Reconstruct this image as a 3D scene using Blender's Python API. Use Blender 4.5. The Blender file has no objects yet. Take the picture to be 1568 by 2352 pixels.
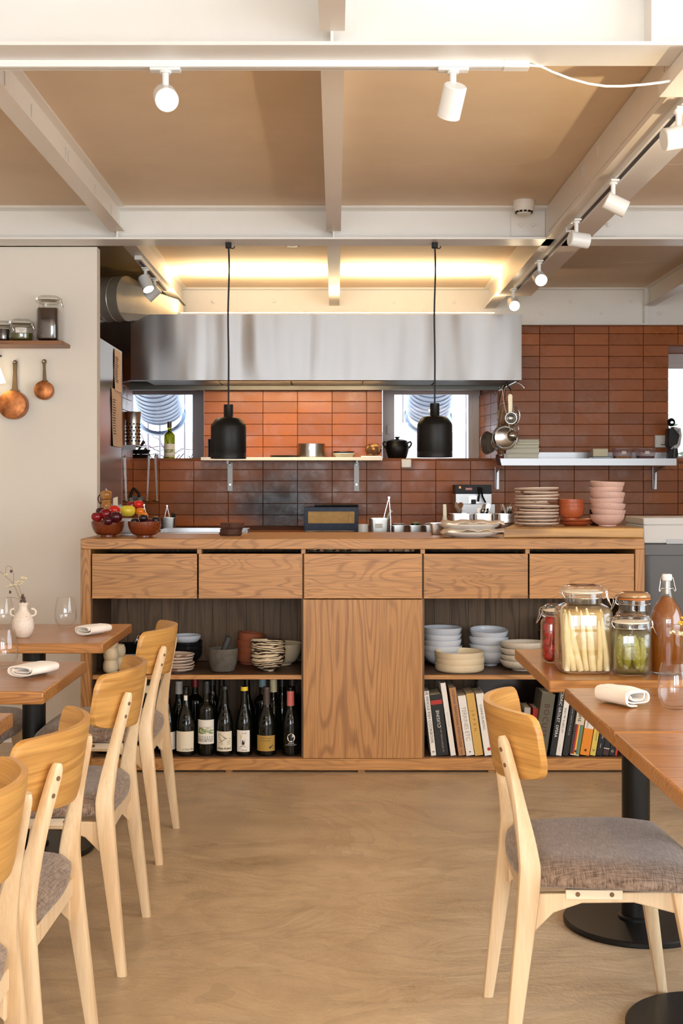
import bpy, bmesh, math, random
from mathutils import Vector, Matrix, noise as mnoise
random.seed(7)
sc = bpy.context.scene
COL = sc.collection
# ------------------------------------------------------------------ camera
F, CX, CY, EYE = 2950.0, 771.0, 1115.0, 1.254     # focal length in px of the 1568x2352 frame, principal point, eye height
cd = bpy.data.cameras.new('camera'); cam = bpy.data.objects.new('camera', cd); COL.objects.link(cam)
cd.sensor_fit = 'HORIZONTAL'; cd.sensor_width = 36; cd.lens = F / 1568 * 36
cd.shift_x = (784 - CX) / 1568; cd.shift_y = (CY - 1176) / 1568
cd.clip_start = 0.05; cd.clip_end = 100
cam.location = (0, 0, EYE); cam.rotation_euler = (math.pi / 2, 0, 0)
sc.camera = cam
# ------------------------------------------------------------------ world, big lights, exposure
w = bpy.data.worlds.new('world'); sc.world = w; w.use_nodes = True
w.node_tree.nodes['Background'].inputs[0].default_value = (0.80, 0.90, 1.0, 1)
w.node_tree.nodes['Background'].inputs[1].default_value = 3.0

def area(name, loc, rot, sx, sy, power, col, spread=180):
    l = bpy.data.lights.new(name, 'AREA'); l.shape = 'RECTANGLE'; l.size = sx; l.size_y = sy
    l.energy = power; l.color = col; l.spread = math.radians(spread)
    o = bpy.data.objects.new(name, l); COL.objects.link(o); o.location = loc; o.rotation_euler = rot
    return o
# daylight through the street front glazing behind the camera
DAY = (0.89, 0.955, 1.0)
area('daylight_front', (-1.15, -4.62, 1.62), (math.radians(90), 0, 0), 1.5, 1.65, 84, DAY)
area('daylight_front', (0.75, -4.62, 1.62), (math.radians(90), 0, 0), 1.1, 1.65, 60, DAY)
area('daylight_front', (2.15, -4.62, 1.62), (math.radians(90), 0, 0), 0.9, 1.65, 38, DAY)
# daylight through the side windows of the dining room (right wall)
area('daylight_side', (3.02, 1.6, 1.5), (math.radians(90), 0, math.radians(90)), 3.6, 1.6, 34, DAY)
sc.view_settings.view_transform = 'Standard'; sc.view_settings.look = 'None'
sc.view_settings.exposure = 0.5; sc.view_settings.gamma = 1.0; sc.view_settings.use_curve_mapping = False
sc.cycles.max_bounces = 10; sc.cycles.transparent_max_bounces = 24; sc.cycles.transmission_bounces = 10
sc.cycles.diffuse_bounces = 5; sc.cycles.sample_clamp_indirect = 6.0; sc.cycles.caustics_refractive = False
sc.cycles.caustics_reflective = False

# ------------------------------------------------------------------ helpers
def PX(px, Y): return (px - CX) * Y / F
def PZ(py, Y): return EYE - (py - CY) * Y / F
def PY(py, z): return (EYE - z) * F / (py - CY)
def lin(c):
    c = c / 255.0
    return c / 12.92 if c <= 0.04045 else ((c + 0.055) / 1.055) ** 2.4
def rgb(r, g, b): return (lin(r), lin(g), lin(b), 1)

class MB:
    def __init__(s): s.v = []; s.f = []
    def add(s, vs, fs, M=None):
        n = len(s.v)
        s.v += [tuple(M @ Vector(p)) if M else tuple(p) for p in vs]
        s.f += [tuple(n + i for i in f) for f in fs]
        return s
    def box(s, x0, x1, y0, y1, z0, z1, M=None):
        vs = [(x0,y0,z0),(x1,y0,z0),(x1,y1,z0),(x0,y1,z0),(x0,y0,z1),(x1,y0,z1),(x1,y1,z1),(x0,y1,z1)]
        return s.add(vs, [(0,3,2,1),(4,5,6,7),(0,1,5,4),(1,2,6,5),(2,3,7,6),(3,0,4,7)], M)
    def lathe(s, prof, c=(0,0,0), seg=24, M=None, cap=True, wob=0):
        vs = []; fs = []; n = len(prof)
        for (r, z) in prof:
            for k in range(seg):
                a = 2*math.pi*k/seg
                rr = r*(1 + wob*math.sin(2*a+z*40))
                vs.append((c[0]+rr*math.cos(a), c[1]+rr*math.sin(a), c[2]+z))
        for i in range(n-1):
            for k in range(seg):
                k2 = (k+1) % seg
                fs.append((i*seg+k, i*seg+k2, (i+1)*seg+k2, (i+1)*seg+k))
        if cap:
            if prof[0][0] > 1e-5: fs.append(tuple(reversed(range(seg))))
            if prof[-1][0] > 1e-5: fs.append(tuple((n-1)*seg+k for k in range(seg)))
        return s.add(vs, fs, M)
    def cyl(s, a, b, r0, r1=None, seg=12, caps=True):
        a = Vector(a); b = Vector(b); r1 = r0 if r1 is None else r1
        d = b-a; q = d.to_track_quat('Z', 'Y').to_matrix().to_4x4()
        return s.lathe([(r0, 0), (r1, d.length)], seg=seg, M=Matrix.Translation(a) @ q, cap=caps)
    def tube(s, pts, r, seg=8, closed=False):
        P = [Vector(p) for p in pts]; n = len(P); vs = []; fs = []
        rr = r if isinstance(r, (list, tuple)) else [r]*n
        up = Vector((0.123, 0.345, 0.93)).normalized(); prev = None
        for i in range(n):
            t = (P[(i+1) % n]-P[i-1]) if closed else (P[min(i+1, n-1)]-P[max(i-1, 0)])
            t.normalize()
            x = (prev - t*prev.dot(t)) if prev is not None else t.cross(up)
            if x.length < 1e-6: x = t.cross(Vector((1, 0, 0)))
            x.normalize(); y = t.cross(x); prev = x
            for k in range(seg):
                a = 2*math.pi*k/seg
                vs.append(P[i] + (x*math.cos(a) + y*math.sin(a))*rr[i])
        m = n if closed else n-1
        for i in range(m):
            j = (i+1) % n
            for k in range(seg):
                k2 = (k+1) % seg
                fs.append((i*seg+k, i*seg+k2, j*seg+k2, j*seg+k))
        if not closed:
            fs.append(tuple(reversed(range(seg)))); fs.append(tuple((n-1)*seg+k for k in range(seg)))
        return s.add(vs, fs)
    def prism(s, poly, a0, a1, axis='Y', M=None):
        # poly: list of 2d points in the plane across axis
        n = len(poly)
        def p3(p, a):
            return {'Y': (p[0], a, p[1]), 'X': (a, p[0], p[1]), 'Z': (p[0], p[1], a)}[axis]
        vs = [p3(p, a0) for p in poly] + [p3(p, a1) for p in poly]
        fs = [tuple(range(n)), tuple(reversed(range(n, 2*n)))]
        fs += [(i, n+i, n+(i+1) % n, (i+1) % n) for i in range(n)]
        return s.add(vs, fs, M)
    def rings(s, R, caps=True, closed=False):
        n = len(R[0]); vs = [p for r in R for p in r]; fs = []
        for i in range(len(R)-1):
            for k in range(n):
                k2 = (k+1) % n
                fs.append((i*n+k, i*n+k2, (i+1)*n+k2, (i+1)*n+k))
        if caps:
            fs.append(tuple(reversed(range(n)))); fs.append(tuple((len(R)-1)*n+k for k in range(n)))
        return s.add(vs, fs)
    def sphere(s, c, r, seg=16, ri=10, sc=(1,1,1), M=None):
        prof = [(max(1e-6, r*math.sin(math.pi*i/ri)), -r*math.cos(math.pi*i/ri)) for i in range(ri+1)]
        T = Matrix.Translation(c) @ (M or Matrix()) @ Matrix.Diagonal((*sc, 1))
        return s.lathe(prof, seg=seg, M=T, cap=False)
    def mesh(s, name, m, smooth=True, ang=38):
        me = bpy.data.meshes.new(name); me.from_pydata(s.v, [], s.f)
        bm = bmesh.new(); bm.from_mesh(me)
        bmesh.ops.remove_doubles(bm, verts=bm.verts, dist=1e-6)
        bmesh.ops.recalc_face_normals(bm, faces=bm.faces); bm.to_mesh(me); bm.free()
        if smooth:
            for p in me.polygons: p.use_smooth = True
            me.set_sharp_from_angle(angle=math.radians(ang))
        if m: me.materials.append(m)
        return me

def link(name, me):
    o = bpy.data.objects.new(name, me); COL.objects.link(o); return o
def tag(o, label=None, cat=None, group=None, kind=None):
    if label: o['label'] = label
    if cat: o['category'] = cat
    if group: o['group'] = group
    if kind: o['kind'] = kind
    return o
def attach(o, root):
    """parent a mesh that was built in world coordinates (or in the local ones of an unmoved thing)"""
    o.parent = root
    p = root; t = Vector((0, 0, 0))
    while p is not None:
        if not p.get('_m'): t += p.location
        p = p.parent
    o.matrix_parent_inverse = Matrix.Translation(-t) if (not root.get('_m')) else Matrix()
def thing(name, label, cat, loc=(0,0,0), group=None, kind=None):
    o = bpy.data.objects.new(name, None); COL.objects.link(o); o.location = loc
    o.empty_display_size = 0.05
    return tag(o, label, cat, group, kind)
def part(name, mb, m, root, bev=0, label=None, smooth=True, ang=38, kind=None):
    """child mesh; geometry is given in the frame in which root sits (world for things placed by loc)"""
    o = link(name, mb.mesh(name, m, smooth, ang))
    o.parent = root
    if root.type == 'EMPTY': o.matrix_parent_inverse = Matrix.Translation(-root.location)
    if bev: bevel(o, bev)
    return tag(o, label, kind=kind)
def solo(name, mb, m, label, cat, group=None, kind=None, bev=0, smooth=True, ang=38, loc=None):
    o = link(name, mb.mesh(name, m, smooth, ang))
    if bev: bevel(o, bev)
    if loc: o.location = loc
    return tag(o, label, cat, group, kind)
def bevel(o, wd, seg=2):
    b = o.modifiers.new('bevel', 'BEVEL'); b.width = wd; b.segments = seg; b.limit_method = 'ANGLE'
    b.angle_limit = math.radians(40)
def copy_tree(o, parent=None):
    c = o.copy(); COL.objects.link(c)
    if parent is not None: c.parent = parent
    for ch in list(o.children): copy_tree(ch, c)
    return c
def struct(name, mb, m, label=None, bev=0, smooth=False):
    o = link(name, mb.mesh(name, m, smooth))
    if bev: bevel(o, bev)
    return tag(o, label, kind='structure')

# ------------------------------------------------------------------ materials
def newmat(name):
    m = bpy.data.materials.new(name); m.use_nodes = True
    nt = m.node_tree; b = nt.nodes['Principled BSDF']
    return m, nt, b
def N(nt, t, **kw):
    n = nt.nodes.new(t)
    for k, v in kw.items():
        if k.startswith('i_'):
            key = k[2:]; key = int(key) if key.isdigit() else key.replace('_', ' ')
            n.inputs[key].default_value = v
        else: setattr(n, k, v)
    return n
def plain(name, c, rough=0.5, metal=0.0, spec=0.5, emit=None, es=0, var=0.0, vs=8, bump=0, bs=60, coat=0, sheen=0):
    m, nt, b = newmat(name)
    b.inputs['Base Color'].default_value = c; b.inputs['Roughness'].default_value = rough
    b.inputs['Metallic'].default_value = metal; b.inputs['Specular IOR Level'].default_value = spec
    b.inputs['Coat Weight'].default_value = coat; b.inputs['Sheen Weight'].default_value = sheen
    if emit: b.inputs['Emission Color'].default_value = emit; b.inputs['Emission Strength'].default_value = es
    if var or bump:
        tc = N(nt, 'ShaderNodeTexCoord')
    if var:
        no = N(nt, 'ShaderNodeTexNoise', i_Scale=vs, i_Detail=5.0, i_Roughness=0.6)
        nt.links.new(tc.outputs['Object'], no.inputs['Vector'])
        rp = N(nt, 'ShaderNodeMapRange'); rp.inputs[1].default_value = 0.3; rp.inputs[2].default_value = 0.7
        rp.inputs[3].default_value = 1-var; rp.inputs[4].default_value = 1+var
        nt.links.new(no.outputs['Fac'], rp.inputs[0])
        mx = N(nt, 'ShaderNodeVectorMath', operation='SCALE'); mx.inputs[0].default_value = c[:3]
        nt.links.new(rp.outputs[0], mx.inputs['Scale']); nt.links.new(mx.outputs[0], b.inputs['Base Color'])
    if bump:
        n2 = N(nt, 'ShaderNodeTexNoise', i_Scale=bs, i_Detail=4.0)
        nt.links.new(tc.outputs['Object'], n2.inputs['Vector'])
        bp = N(nt, 'ShaderNodeBump', i_Strength=bump, i_Distance=0.002)
        nt.links.new(n2.outputs['Fac'], bp.inputs['Height']); nt.links.new(bp.outputs[0], b.inputs['Normal'])
    return m
def wood(name, c1, c2, axis='X', along=0.7, across=7.0, ring=26, rough=0.42, mix=0.7, fibre=0.25, seed=0.0, knots=0.35, fs=220.0, fvec=None, rvec=None):
    """growth-ring contours stretched along one axis plus fine fibres"""
    m, nt, b = newmat(name); L = nt.links.new
    tc = N(nt, 'ShaderNodeTexCoord'); oi = N(nt, 'ShaderNodeObjectInfo')
    rm = N(nt, 'ShaderNodeMath', operation='MULTIPLY'); rm.inputs[1].default_value = 37.0; L(oi.outputs['Random'], rm.inputs[0])
    rm2 = N(nt, 'ShaderNodeMath', operation='ADD'); rm2.inputs[1].default_value = seed; L(rm.outputs[0], rm2.inputs[0])
    ad = N(nt, 'ShaderNodeVectorMath', operation='ADD'); L(tc.outputs['Object'], ad.inputs[0]); L(rm2.outputs[0], ad.inputs[1])
    ax = 'XYZ'.index(axis)
    mp = N(nt, 'ShaderNodeMapping'); s = [across]*3; s[ax] = along; mp.inputs['Scale'].default_value = rvec or s; L(ad.outputs[0], mp.inputs[0])
    n1 = N(nt, 'ShaderNodeTexNoise', i_Scale=1.0, i_Detail=2.0, i_Roughness=0.45, i_Distortion=knots); L(mp.outputs[0], n1.inputs[0])
    mu = N(nt, 'ShaderNodeMath', operation='MULTIPLY'); mu.inputs[1].default_value = ring*3.0; L(n1.outputs['Fac'], mu.inputs[0])
    si = N(nt, 'ShaderNodeMath', operation='SINE'); L(mu.outputs[0], si.inputs[0])
    mr = N(nt, 'ShaderNodeMapRange'); mr.inputs[1].default_value = 0.1; mr.inputs[2].default_value = 1.0; L(si.outputs[0], mr.inputs[0])
    n3 = N(nt, 'ShaderNodeTexNoise', i_Scale=0.6, i_Detail=1.0); L(mp.outputs[0], n3.inputs[0])
    m3 = N(nt, 'ShaderNodeMath', operation='MULTIPLY'); L(mr.outputs[0], m3.inputs[0]); L(n3.outputs['Fac'], m3.inputs[1])
    m4 = N(nt, 'ShaderNodeMath', operation='MULTIPLY'); m4.inputs[1].default_value = mix*1.5; L(m3.outputs[0], m4.inputs[0])
    mp2 = N(nt, 'ShaderNodeMapping'); s = [fs]*3; s[ax] = 5.0; mp2.inputs['Scale'].default_value = fvec or s; L(ad.outputs[0], mp2.inputs[0])
    n2 = N(nt, 'ShaderNodeTexNoise', i_Scale=1.0, i_Detail=3.0); L(mp2.outputs[0], n2.inputs[0])
    m5 = N(nt, 'ShaderNodeMapRange'); m5.inputs[1].default_value = 0.3; m5.inputs[2].default_value = 0.7
    m5.inputs[3].default_value = 1-fibre; m5.inputs[4].default_value = 1+fibre*0.6; L(n2.outputs['Fac'], m5.inputs[0])
    cm = N(nt, 'ShaderNodeMix', data_type='RGBA'); cm.inputs[6].default_value = c1; cm.inputs[7].default_value = c2; L(m4.outputs[0], cm.inputs[0])
    sv = N(nt, 'ShaderNodeVectorMath', operation='SCALE'); L(cm.outputs[2], sv.inputs[0]); L(m5.outputs[0], sv.inputs['Scale'])
    hv = N(nt, 'ShaderNodeMapRange'); hv.inputs[3].default_value = 0.92; hv.inputs[4].default_value = 1.08; L(oi.outputs['Random'], hv.inputs[0])
    sv2 = N(nt, 'ShaderNodeVectorMath', operation='SCALE'); L(sv.outputs[0], sv2.inputs[0]); L(hv.outputs[0], sv2.inputs['Scale'])
    L(sv2.outputs[0], b.inputs['Base Color']); b.inputs['Roughness'].default_value = rough
    bp = N(nt, 'ShaderNodeBump', i_Strength=0.15, i_Distance=0.001); L(n2.outputs['Fac'], bp.inputs['Height']); L(bp.outputs[0], b.inputs['Normal'])
    return m
def steel(name, c=(0.62, 0.61, 0.6, 1), rough=0.28, axis=2, sc_=240, bump=0.12, aniso=0.0):
    m, nt, b = newmat(name); L = nt.links.new
    b.inputs['Base Color'].default_value = c; b.inputs['Metallic'].default_value = 1; b.inputs['Roughness'].default_value = rough
    tc = N(nt, 'ShaderNodeTexCoord'); mp = N(nt, 'ShaderNodeMapping'); s = [3.0]*3; s[axis] = sc_; mp.inputs['Scale'].default_value = s
    L(tc.outputs['Object'], mp.inputs[0]); n = N(nt, 'ShaderNodeTexNoise', i_Scale=1.0, i_Detail=3.0); L(mp.outputs[0], n.inputs[0])
    bp = N(nt, 'ShaderNodeBump', i_Strength=bump, i_Distance=0.001); L(n.outputs['Fac'], bp.inputs['Height']); L(bp.outputs[0], b.inputs['Normal'])
    n2 = N(nt, 'ShaderNodeTexNoise', i_Scale=2.5, i_Detail=2.0); L(tc.outputs['Object'], n2.inputs[0])
    mr = N(nt, 'ShaderNodeMapRange'); mr.inputs[3].default_value = rough*0.75; mr.inputs[4].default_value = rough*1.3
    L(n2.outputs['Fac'], mr.inputs[0]); L(mr.outputs[0], b.inputs['Roughness'])
    return m
def clear(name, tint=(1,1,1,1), ior=1.45, rough=0.0, milky=0.0, milk=(1,1,1,1), boost=1.0):
    """glass as a Fresnel mix of see-through and mirror, optionally milky inside"""
    m = bpy.data.materials.new(name); m.use_nodes = True; nt = m.node_tree; nt.nodes.clear(); L = nt.links.new
    out = N(nt, 'ShaderNodeOutputMaterial'); tr = N(nt, 'ShaderNodeBsdfTransparent', i_Color=tint)
    gl = N(nt, 'ShaderNodeBsdfGlossy', i_Roughness=rough); lw = N(nt, 'ShaderNodeLayerWeight', i_Blend=0.5)
    p5 = N(nt, 'ShaderNodeMath', operation='POWER'); p5.inputs[1].default_value = 4.5; L(lw.outputs['Facing'], p5.inputs[0])
    f0 = ((ior-1)/(ior+1))**2; fr = N(nt, 'ShaderNodeMath', operation='MULTIPLY_ADD'); fr.inputs[1].default_value = 0.75; fr.inputs[2].default_value = f0; L(p5.outputs[0], fr.inputs[0])
    mx = N(nt, 'ShaderNodeMixShader'); src = tr
    if milky:
        df = N(nt, 'ShaderNodeBsdfDiffuse', i_Color=milk); tl = N(nt, 'ShaderNodeBsdfTranslucent', i_Color=milk)
        a = N(nt, 'ShaderNodeMixShader', i_Fac=0.5); L(df.outputs[0], a.inputs[1]); L(tl.outputs[0], a.inputs[2])
        b2 = N(nt, 'ShaderNodeMixShader', i_Fac=milky); L(tr.outputs[0], b2.inputs[1]); L(a.outputs[0], b2.inputs[2]); src = b2
    mm = N(nt, 'ShaderNodeMath', operation='MULTIPLY', use_clamp=True); mm.inputs[1].default_value = boost; L(fr.outputs[0], mm.inputs[0])
    L(mm.outputs[0], mx.inputs[0]); L(src.outputs[0], mx.inputs[1]); L(gl.outputs[0], mx.inputs[2]); L(mx.outputs[0], out.inputs[0])
    return m
def speckle(name, c1, c2, scale=180, thr=0.62, rough=0.35, var=0.1):
    m, nt, b = newmat(name); L = nt.links.new
    tc = N(nt, 'ShaderNodeTexCoord'); n = N(nt, 'ShaderNodeTexNoise', i_Scale=scale, i_Detail=1.0); L(tc.outputs['Object'], n.inputs[0])
    n2 = N(nt, 'ShaderNodeTexNoise', i_Scale=14.0, i_Detail=3.0); L(tc.outputs['Object'], n2.inputs[0])
    r = N(nt, 'ShaderNodeMapRange'); r.inputs[1].default_value = thr; r.inputs[2].default_value = thr+0.06; L(n.outputs['Fac'], r.inputs[0])
    mx = N(nt, 'ShaderNodeMix', data_type='RGBA'); mx.inputs[6].default_value = c1; mx.inputs[7].default_value = c2; L(r.outputs[0], mx.inputs[0])
    mr = N(nt, 'ShaderNodeMapRange'); mr.inputs[3].default_value = 1-var; mr.inputs[4].default_value = 1+var; L(n2.outputs['Fac'], mr.inputs[0])
    sv = N(nt, 'ShaderNodeVectorMath', operation='SCALE'); L(mx.outputs[2], sv.inputs[0]); L(mr.outputs[0], sv.inputs['Scale'])
    L(sv.outputs[0], b.inputs['Base Color']); b.inputs['Roughness'].default_value = rough
    return m

M = {}
M['wood_x'] = wood('oiled_ash_horizontal', rgb(188,134,76), rgb(120,70,30), 'X', 1.1, 8, 58, seed=3, mix=.6)
M['wood_z'] = wood('oiled_ash_vertical', rgb(186,132,74), rgb(120,70,30), 'Z', 0.8, 9, 50, seed=11, mix=.6)
M['wood_y'] = wood('oiled_ash_depth', rgb(196,142,92), rgb(142,88,48), 'Y', 0.8, 9, 9, seed=5)
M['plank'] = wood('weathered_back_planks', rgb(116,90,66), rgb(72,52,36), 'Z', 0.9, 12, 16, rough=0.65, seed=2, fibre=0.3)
M['table'] = wood('oiled_table_top', rgb(178,122,66), rgb(128,78,36), 'X', 1.1, 8, 50, rough=0.28, seed=9)
M['board'] = wood('chopping_board', rgb(206,158,92), rgb(120,78,40), 'X', 1.2, 12, 6, seed=4)
M['chair_light'] = wood('pale_ash', rgb(228,202,166), rgb(206,170,126), 'Z', 1.2, 14, 7, rough=0.4, mix=0.6, fibre=0.08, seed=1)
M['chair_back'] = wood('oak_veneer', rgb(200,150,82), rgb(160,108,48), 'Y', 0.5, 30, 14, rough=0.35, mix=0.55, fibre=0.16, seed=6, knots=0.1, fvec=(10,6,190), rvec=(1.2,1.0,16))
M['shelf_wood'] = wood('wall_shelf_wood', rgb(150,100,60), rgb(104,64,36), 'X', 0.8, 14, 7, seed=8)
M['white_paint'] = plain('white_steel_paint', rgb(238,236,232), 0.38, var=0.015)
M['joist_paint'] = plain('pale_joist_paint', rgb(236,228,218), 0.35)
M['wall_paint'] = plain('cream_wall_paint', rgb(236,228,216), 0.75, var=0.02, vs=3, bump=0.05)
M['ceil'] = plain('beige_ceiling_board', rgb(233,211,184), 0.62, var=0.05, vs=2.5, bump=0.12, bs=140)
M['white_plastic'] = plain('white_plastic', rgb(240,238,234), 0.32)
M['white_lamp'] = plain('white_lamp_enamel', rgb(240,240,238), 0.3)
M['black'] = plain('matt_black_metal', rgb(13,13,13), 0.45, spec=0.35)
M['black_base'] = plain('black_powder_coat', rgb(12,12,12), 0.38, spec=0.35)
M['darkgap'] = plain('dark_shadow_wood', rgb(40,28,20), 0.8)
M['steel'] = steel('brushed_steel')
M['steel_hood'] = steel('brushed_hood_steel', (0.37, 0.36, 0.355, 1), 0.30, 2, 360, 0.05)
def _aniso(m):
    nt = m.node_tree; b = nt.nodes['Principled BSDF']; L = nt.links.new
    for l in list(b.inputs['Roughness'].links): nt.links.remove(l)
    b.inputs['Roughness'].default_value = 0.34; b.inputs['Anisotropic'].default_value = 0.88
    cv = N(nt, 'ShaderNodeCombineXYZ'); cv.inputs[0].default_value = 0.0; cv.inputs[2].default_value = 1.0; L(cv.outputs[0], b.inputs['Tangent'])
    tc = N(nt, 'ShaderNodeTexCoord'); mp = N(nt, 'ShaderNodeMapping'); mp.inputs['Scale'].default_value = (4.5, 1, 0.9); L(tc.outputs['Object'], mp.inputs[0])
    n = N(nt, 'ShaderNodeTexNoise', i_Scale=1.0, i_Detail=1.0); L(mp.outputs[0], n.inputs[0])
    bp = N(nt, 'ShaderNodeBump', i_Strength=0.8, i_Distance=0.02); L(n.outputs['Fac'], bp.inputs['Height']); L(bp.outputs[0], b.inputs['Normal'])
_aniso(M['steel_hood'])
M['steel_panel'] = steel('fridge_side_steel', (0.5, 0.5, 0.5, 1), 0.16, 2, 200, 0.05)
M['steel_sm'] = plain('polished_steel', (0.68, 0.67, 0.65, 1), 0.18, 1.0)
M['galv'] = plain('galvanised_steel', (0.72, 0.68, 0.58, 1), 0.36, 0.55, var=0.12, vs=5)
M['duct_blue'] = plain('weathered_duct_steel', (0.42, 0.50, 0.62, 1), 0.35, 0.9, var=0.15)
M['alu'] = plain('grey_window_aluminium', rgb(168,168,172), 0.45)
M['alu_light'] = plain('light_window_aluminium', rgb(212,210,210), 0.45)
M['glass'] = clear('window_glass')
M['glass_thin'] = clear('drinking_glass', (1, 1, 1, 1), 1.5, boost=1.0)
M['jar_glass'] = clear('jar_glass', (0.975, 0.98, 0.97, 1), 1.5, boost=1.6)
M['lit'] = plain('lamp_lens_lit', rgb(255,240,210), 0.3, emit=(1.0, 0.80, 0.52, 1), es=30)
M['lit_soft'] = plain('warm_tube_diffuser', rgb(255,240,210), 0.3, emit=(1.0, 0.78, 0.46, 1), es=3)
M['unlit'] = plain('lamp_lens_dark', rgb(190,180,165), 0.3)
# ------------------------------------------------------------------ floor, ceiling, walls
def floor_mat():
    m, nt, b = newmat('polished_microcement'); L = nt.links.new
    tc = N(nt, 'ShaderNodeTexCoord'); mp = N(nt, 'ShaderNodeMapping'); mp.inputs['Scale'].default_value = (1.0, 1.6, 1); mp.inputs['Rotation'].default_value = (0, 0, 0.25)
    L(tc.outputs['Object'], mp.inputs[0])
    n1 = N(nt, 'ShaderNodeTexNoise', i_Scale=1.3, i_Detail=8.0, i_Roughness=0.62, i_Distortion=1.6); L(mp.outputs[0], n1.inputs[0])
    n2 = N(nt, 'ShaderNodeTexNoise', i_Scale=70.0, i_Detail=4.0); L(tc.outputs['Object'], n2.inputs[0])
    cr = N(nt, 'ShaderNodeValToRGB'); e = cr.color_ramp.elements
    e[0].position = 0.3; e[0].color = rgb(178,154,124); e[1].position = 0.72; e[1].color = rgb(212,190,160)
    x = e.new(0.5); x.color = rgb(196,173,142); L(n1.outputs['Fac'], cr.inputs[0])
    n5 = N(nt, 'ShaderNodeTexNoise', i_Scale=0.9, i_Detail=4.0, i_Roughness=0.5, i_Distortion=1.2); L(mp.outputs[0], n5.inputs[0])
    f1 = N(nt, 'ShaderNodeMath', operation='MULTIPLY'); f1.inputs[1].default_value = 11.0; L(n5.outputs['Fac'], f1.inputs[0])
    f2 = N(nt, 'ShaderNodeMath', operation='FRACT'); L(f1.outputs[0], f2.inputs[0])
    f3 = N(nt, 'ShaderNodeMapRange'); f3.inputs[1].default_value = 0.0; f3.inputs[2].default_value = 0.55; f3.inputs[3].default_value = 0.86; f3.inputs[4].default_value = 1.0; L(f2.outputs[0], f3.inputs[0])
    f4 = N(nt, 'ShaderNodeVectorMath', operation='SCALE'); L(cr.outputs[0], f4.inputs[0]); L(f3.outputs[0], f4.inputs['Scale']); L(f4.outputs[0], b.inputs['Base Color'])
    ro = N(nt, 'ShaderNodeMapRange'); ro.inputs[1].default_value = 0.3; ro.inputs[2].default_value = 0.7; ro.inputs[3].default_value = 0.26; ro.inputs[4].default_value = 0.46
    L(n1.outputs['Fac'], ro.inputs[0]); L(ro.outputs[0], b.inputs['Roughness'])
    n4 = N(nt, 'ShaderNodeTexNoise', i_Scale=2.2, i_Detail=10.0, i_Roughness=0.6, i_Distortion=3.0); L(mp.outputs[0], n4.inputs[0])
    b1 = N(nt, 'ShaderNodeBump', i_Strength=0.3, i_Distance=0.004); L(n2.outputs['Fac'], b1.inputs['Height'])
    b2 = N(nt, 'ShaderNodeBump', i_Strength=0.28, i_Distance=0.02); L(n4.outputs['Fac'], b2.inputs['Height']); L(b1.outputs[0], b2.inputs['Normal'])
    L(b2.outputs[0], b.inputs['Normal'])
    return m
M['floor'] = floor_mat()
struct('floor', MB().box(-2.6, 3.3, -4.8, 9.4, -0.08, 0), M['floor'], 'beige polished cement floor with trowel swirls')

YB = 8.72                                            # grout plane of the tiled kitchen wall
ZO0, ZO1 = PZ(1052.5, 8.7), 1.99                     # opening of the two kitchen windows
W1 = (-1.9, -0.894); W2 = (0.3156, 1.103); W3 = (2.253, 3.1)
Z3 = 2.198
ceil = struct('ceiling', MB().box(-2.6, 3.3, -4.8, 9.4, 2.60, 2.72), M['ceil'], 'beige boarded ceiling between white steel beams')
JX = (-1.035, -0.01)
cx_edges = [-2.6, -1.035, -0.01, 1.1, 2.1, 3.3]
for y0, y1 in ((-4.8, 0.8), (0.8, 3.48), (3.48, 5.31), (5.31, 6.16), (6.16, 7.64), (7.64, 8.7)):
    for a, b_ in zip(cx_edges[:-1], cx_edges[1:]):
        part('ceiling_panel', MB().box(a+0.002, b_-0.002, y0+0.002, y1-0.002, 2.58+0.001*random.random(), 2.60), M['ceil'], ceil)

# tiled wall with three deep window openings
M['grout'] = plain('dark_grout', rgb(136,82,54), 0.8)
M['plaster_out'] = plain('outer_plaster', rgb(214,210,205), 0.8)
wb = MB()
wb.box(-2.6, W1[0], YB, 9.3, 0, 2.6); wb.box(W1[0], 3.3, YB, 9.0, 0, ZO0-0.022); wb.box(W1[0], 3.3, 9.0, 9.3, 0, 1.32)
wb.box(W1[0], W3[0], YB, 9.3, ZO1, 2.6); wb.box(W1[1], W2[0], YB, 9.3, ZO0-.03, ZO1)
wb.prism([(W2[1], YB), (W3[0], YB), (W3[0]+0.03, 9.3), (1.030, 9.3)], ZO0-.03, ZO1, 'Z')
wb.box(W3[0], 3.3, YB, 9.3, Z3, 2.6); wb.box(3.1, 3.3, YB, 9.3, 1.3, Z3)
wall = struct('wall_back', wb, M['grout'], 'kitchen back wall covered with terracotta tiles')

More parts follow.
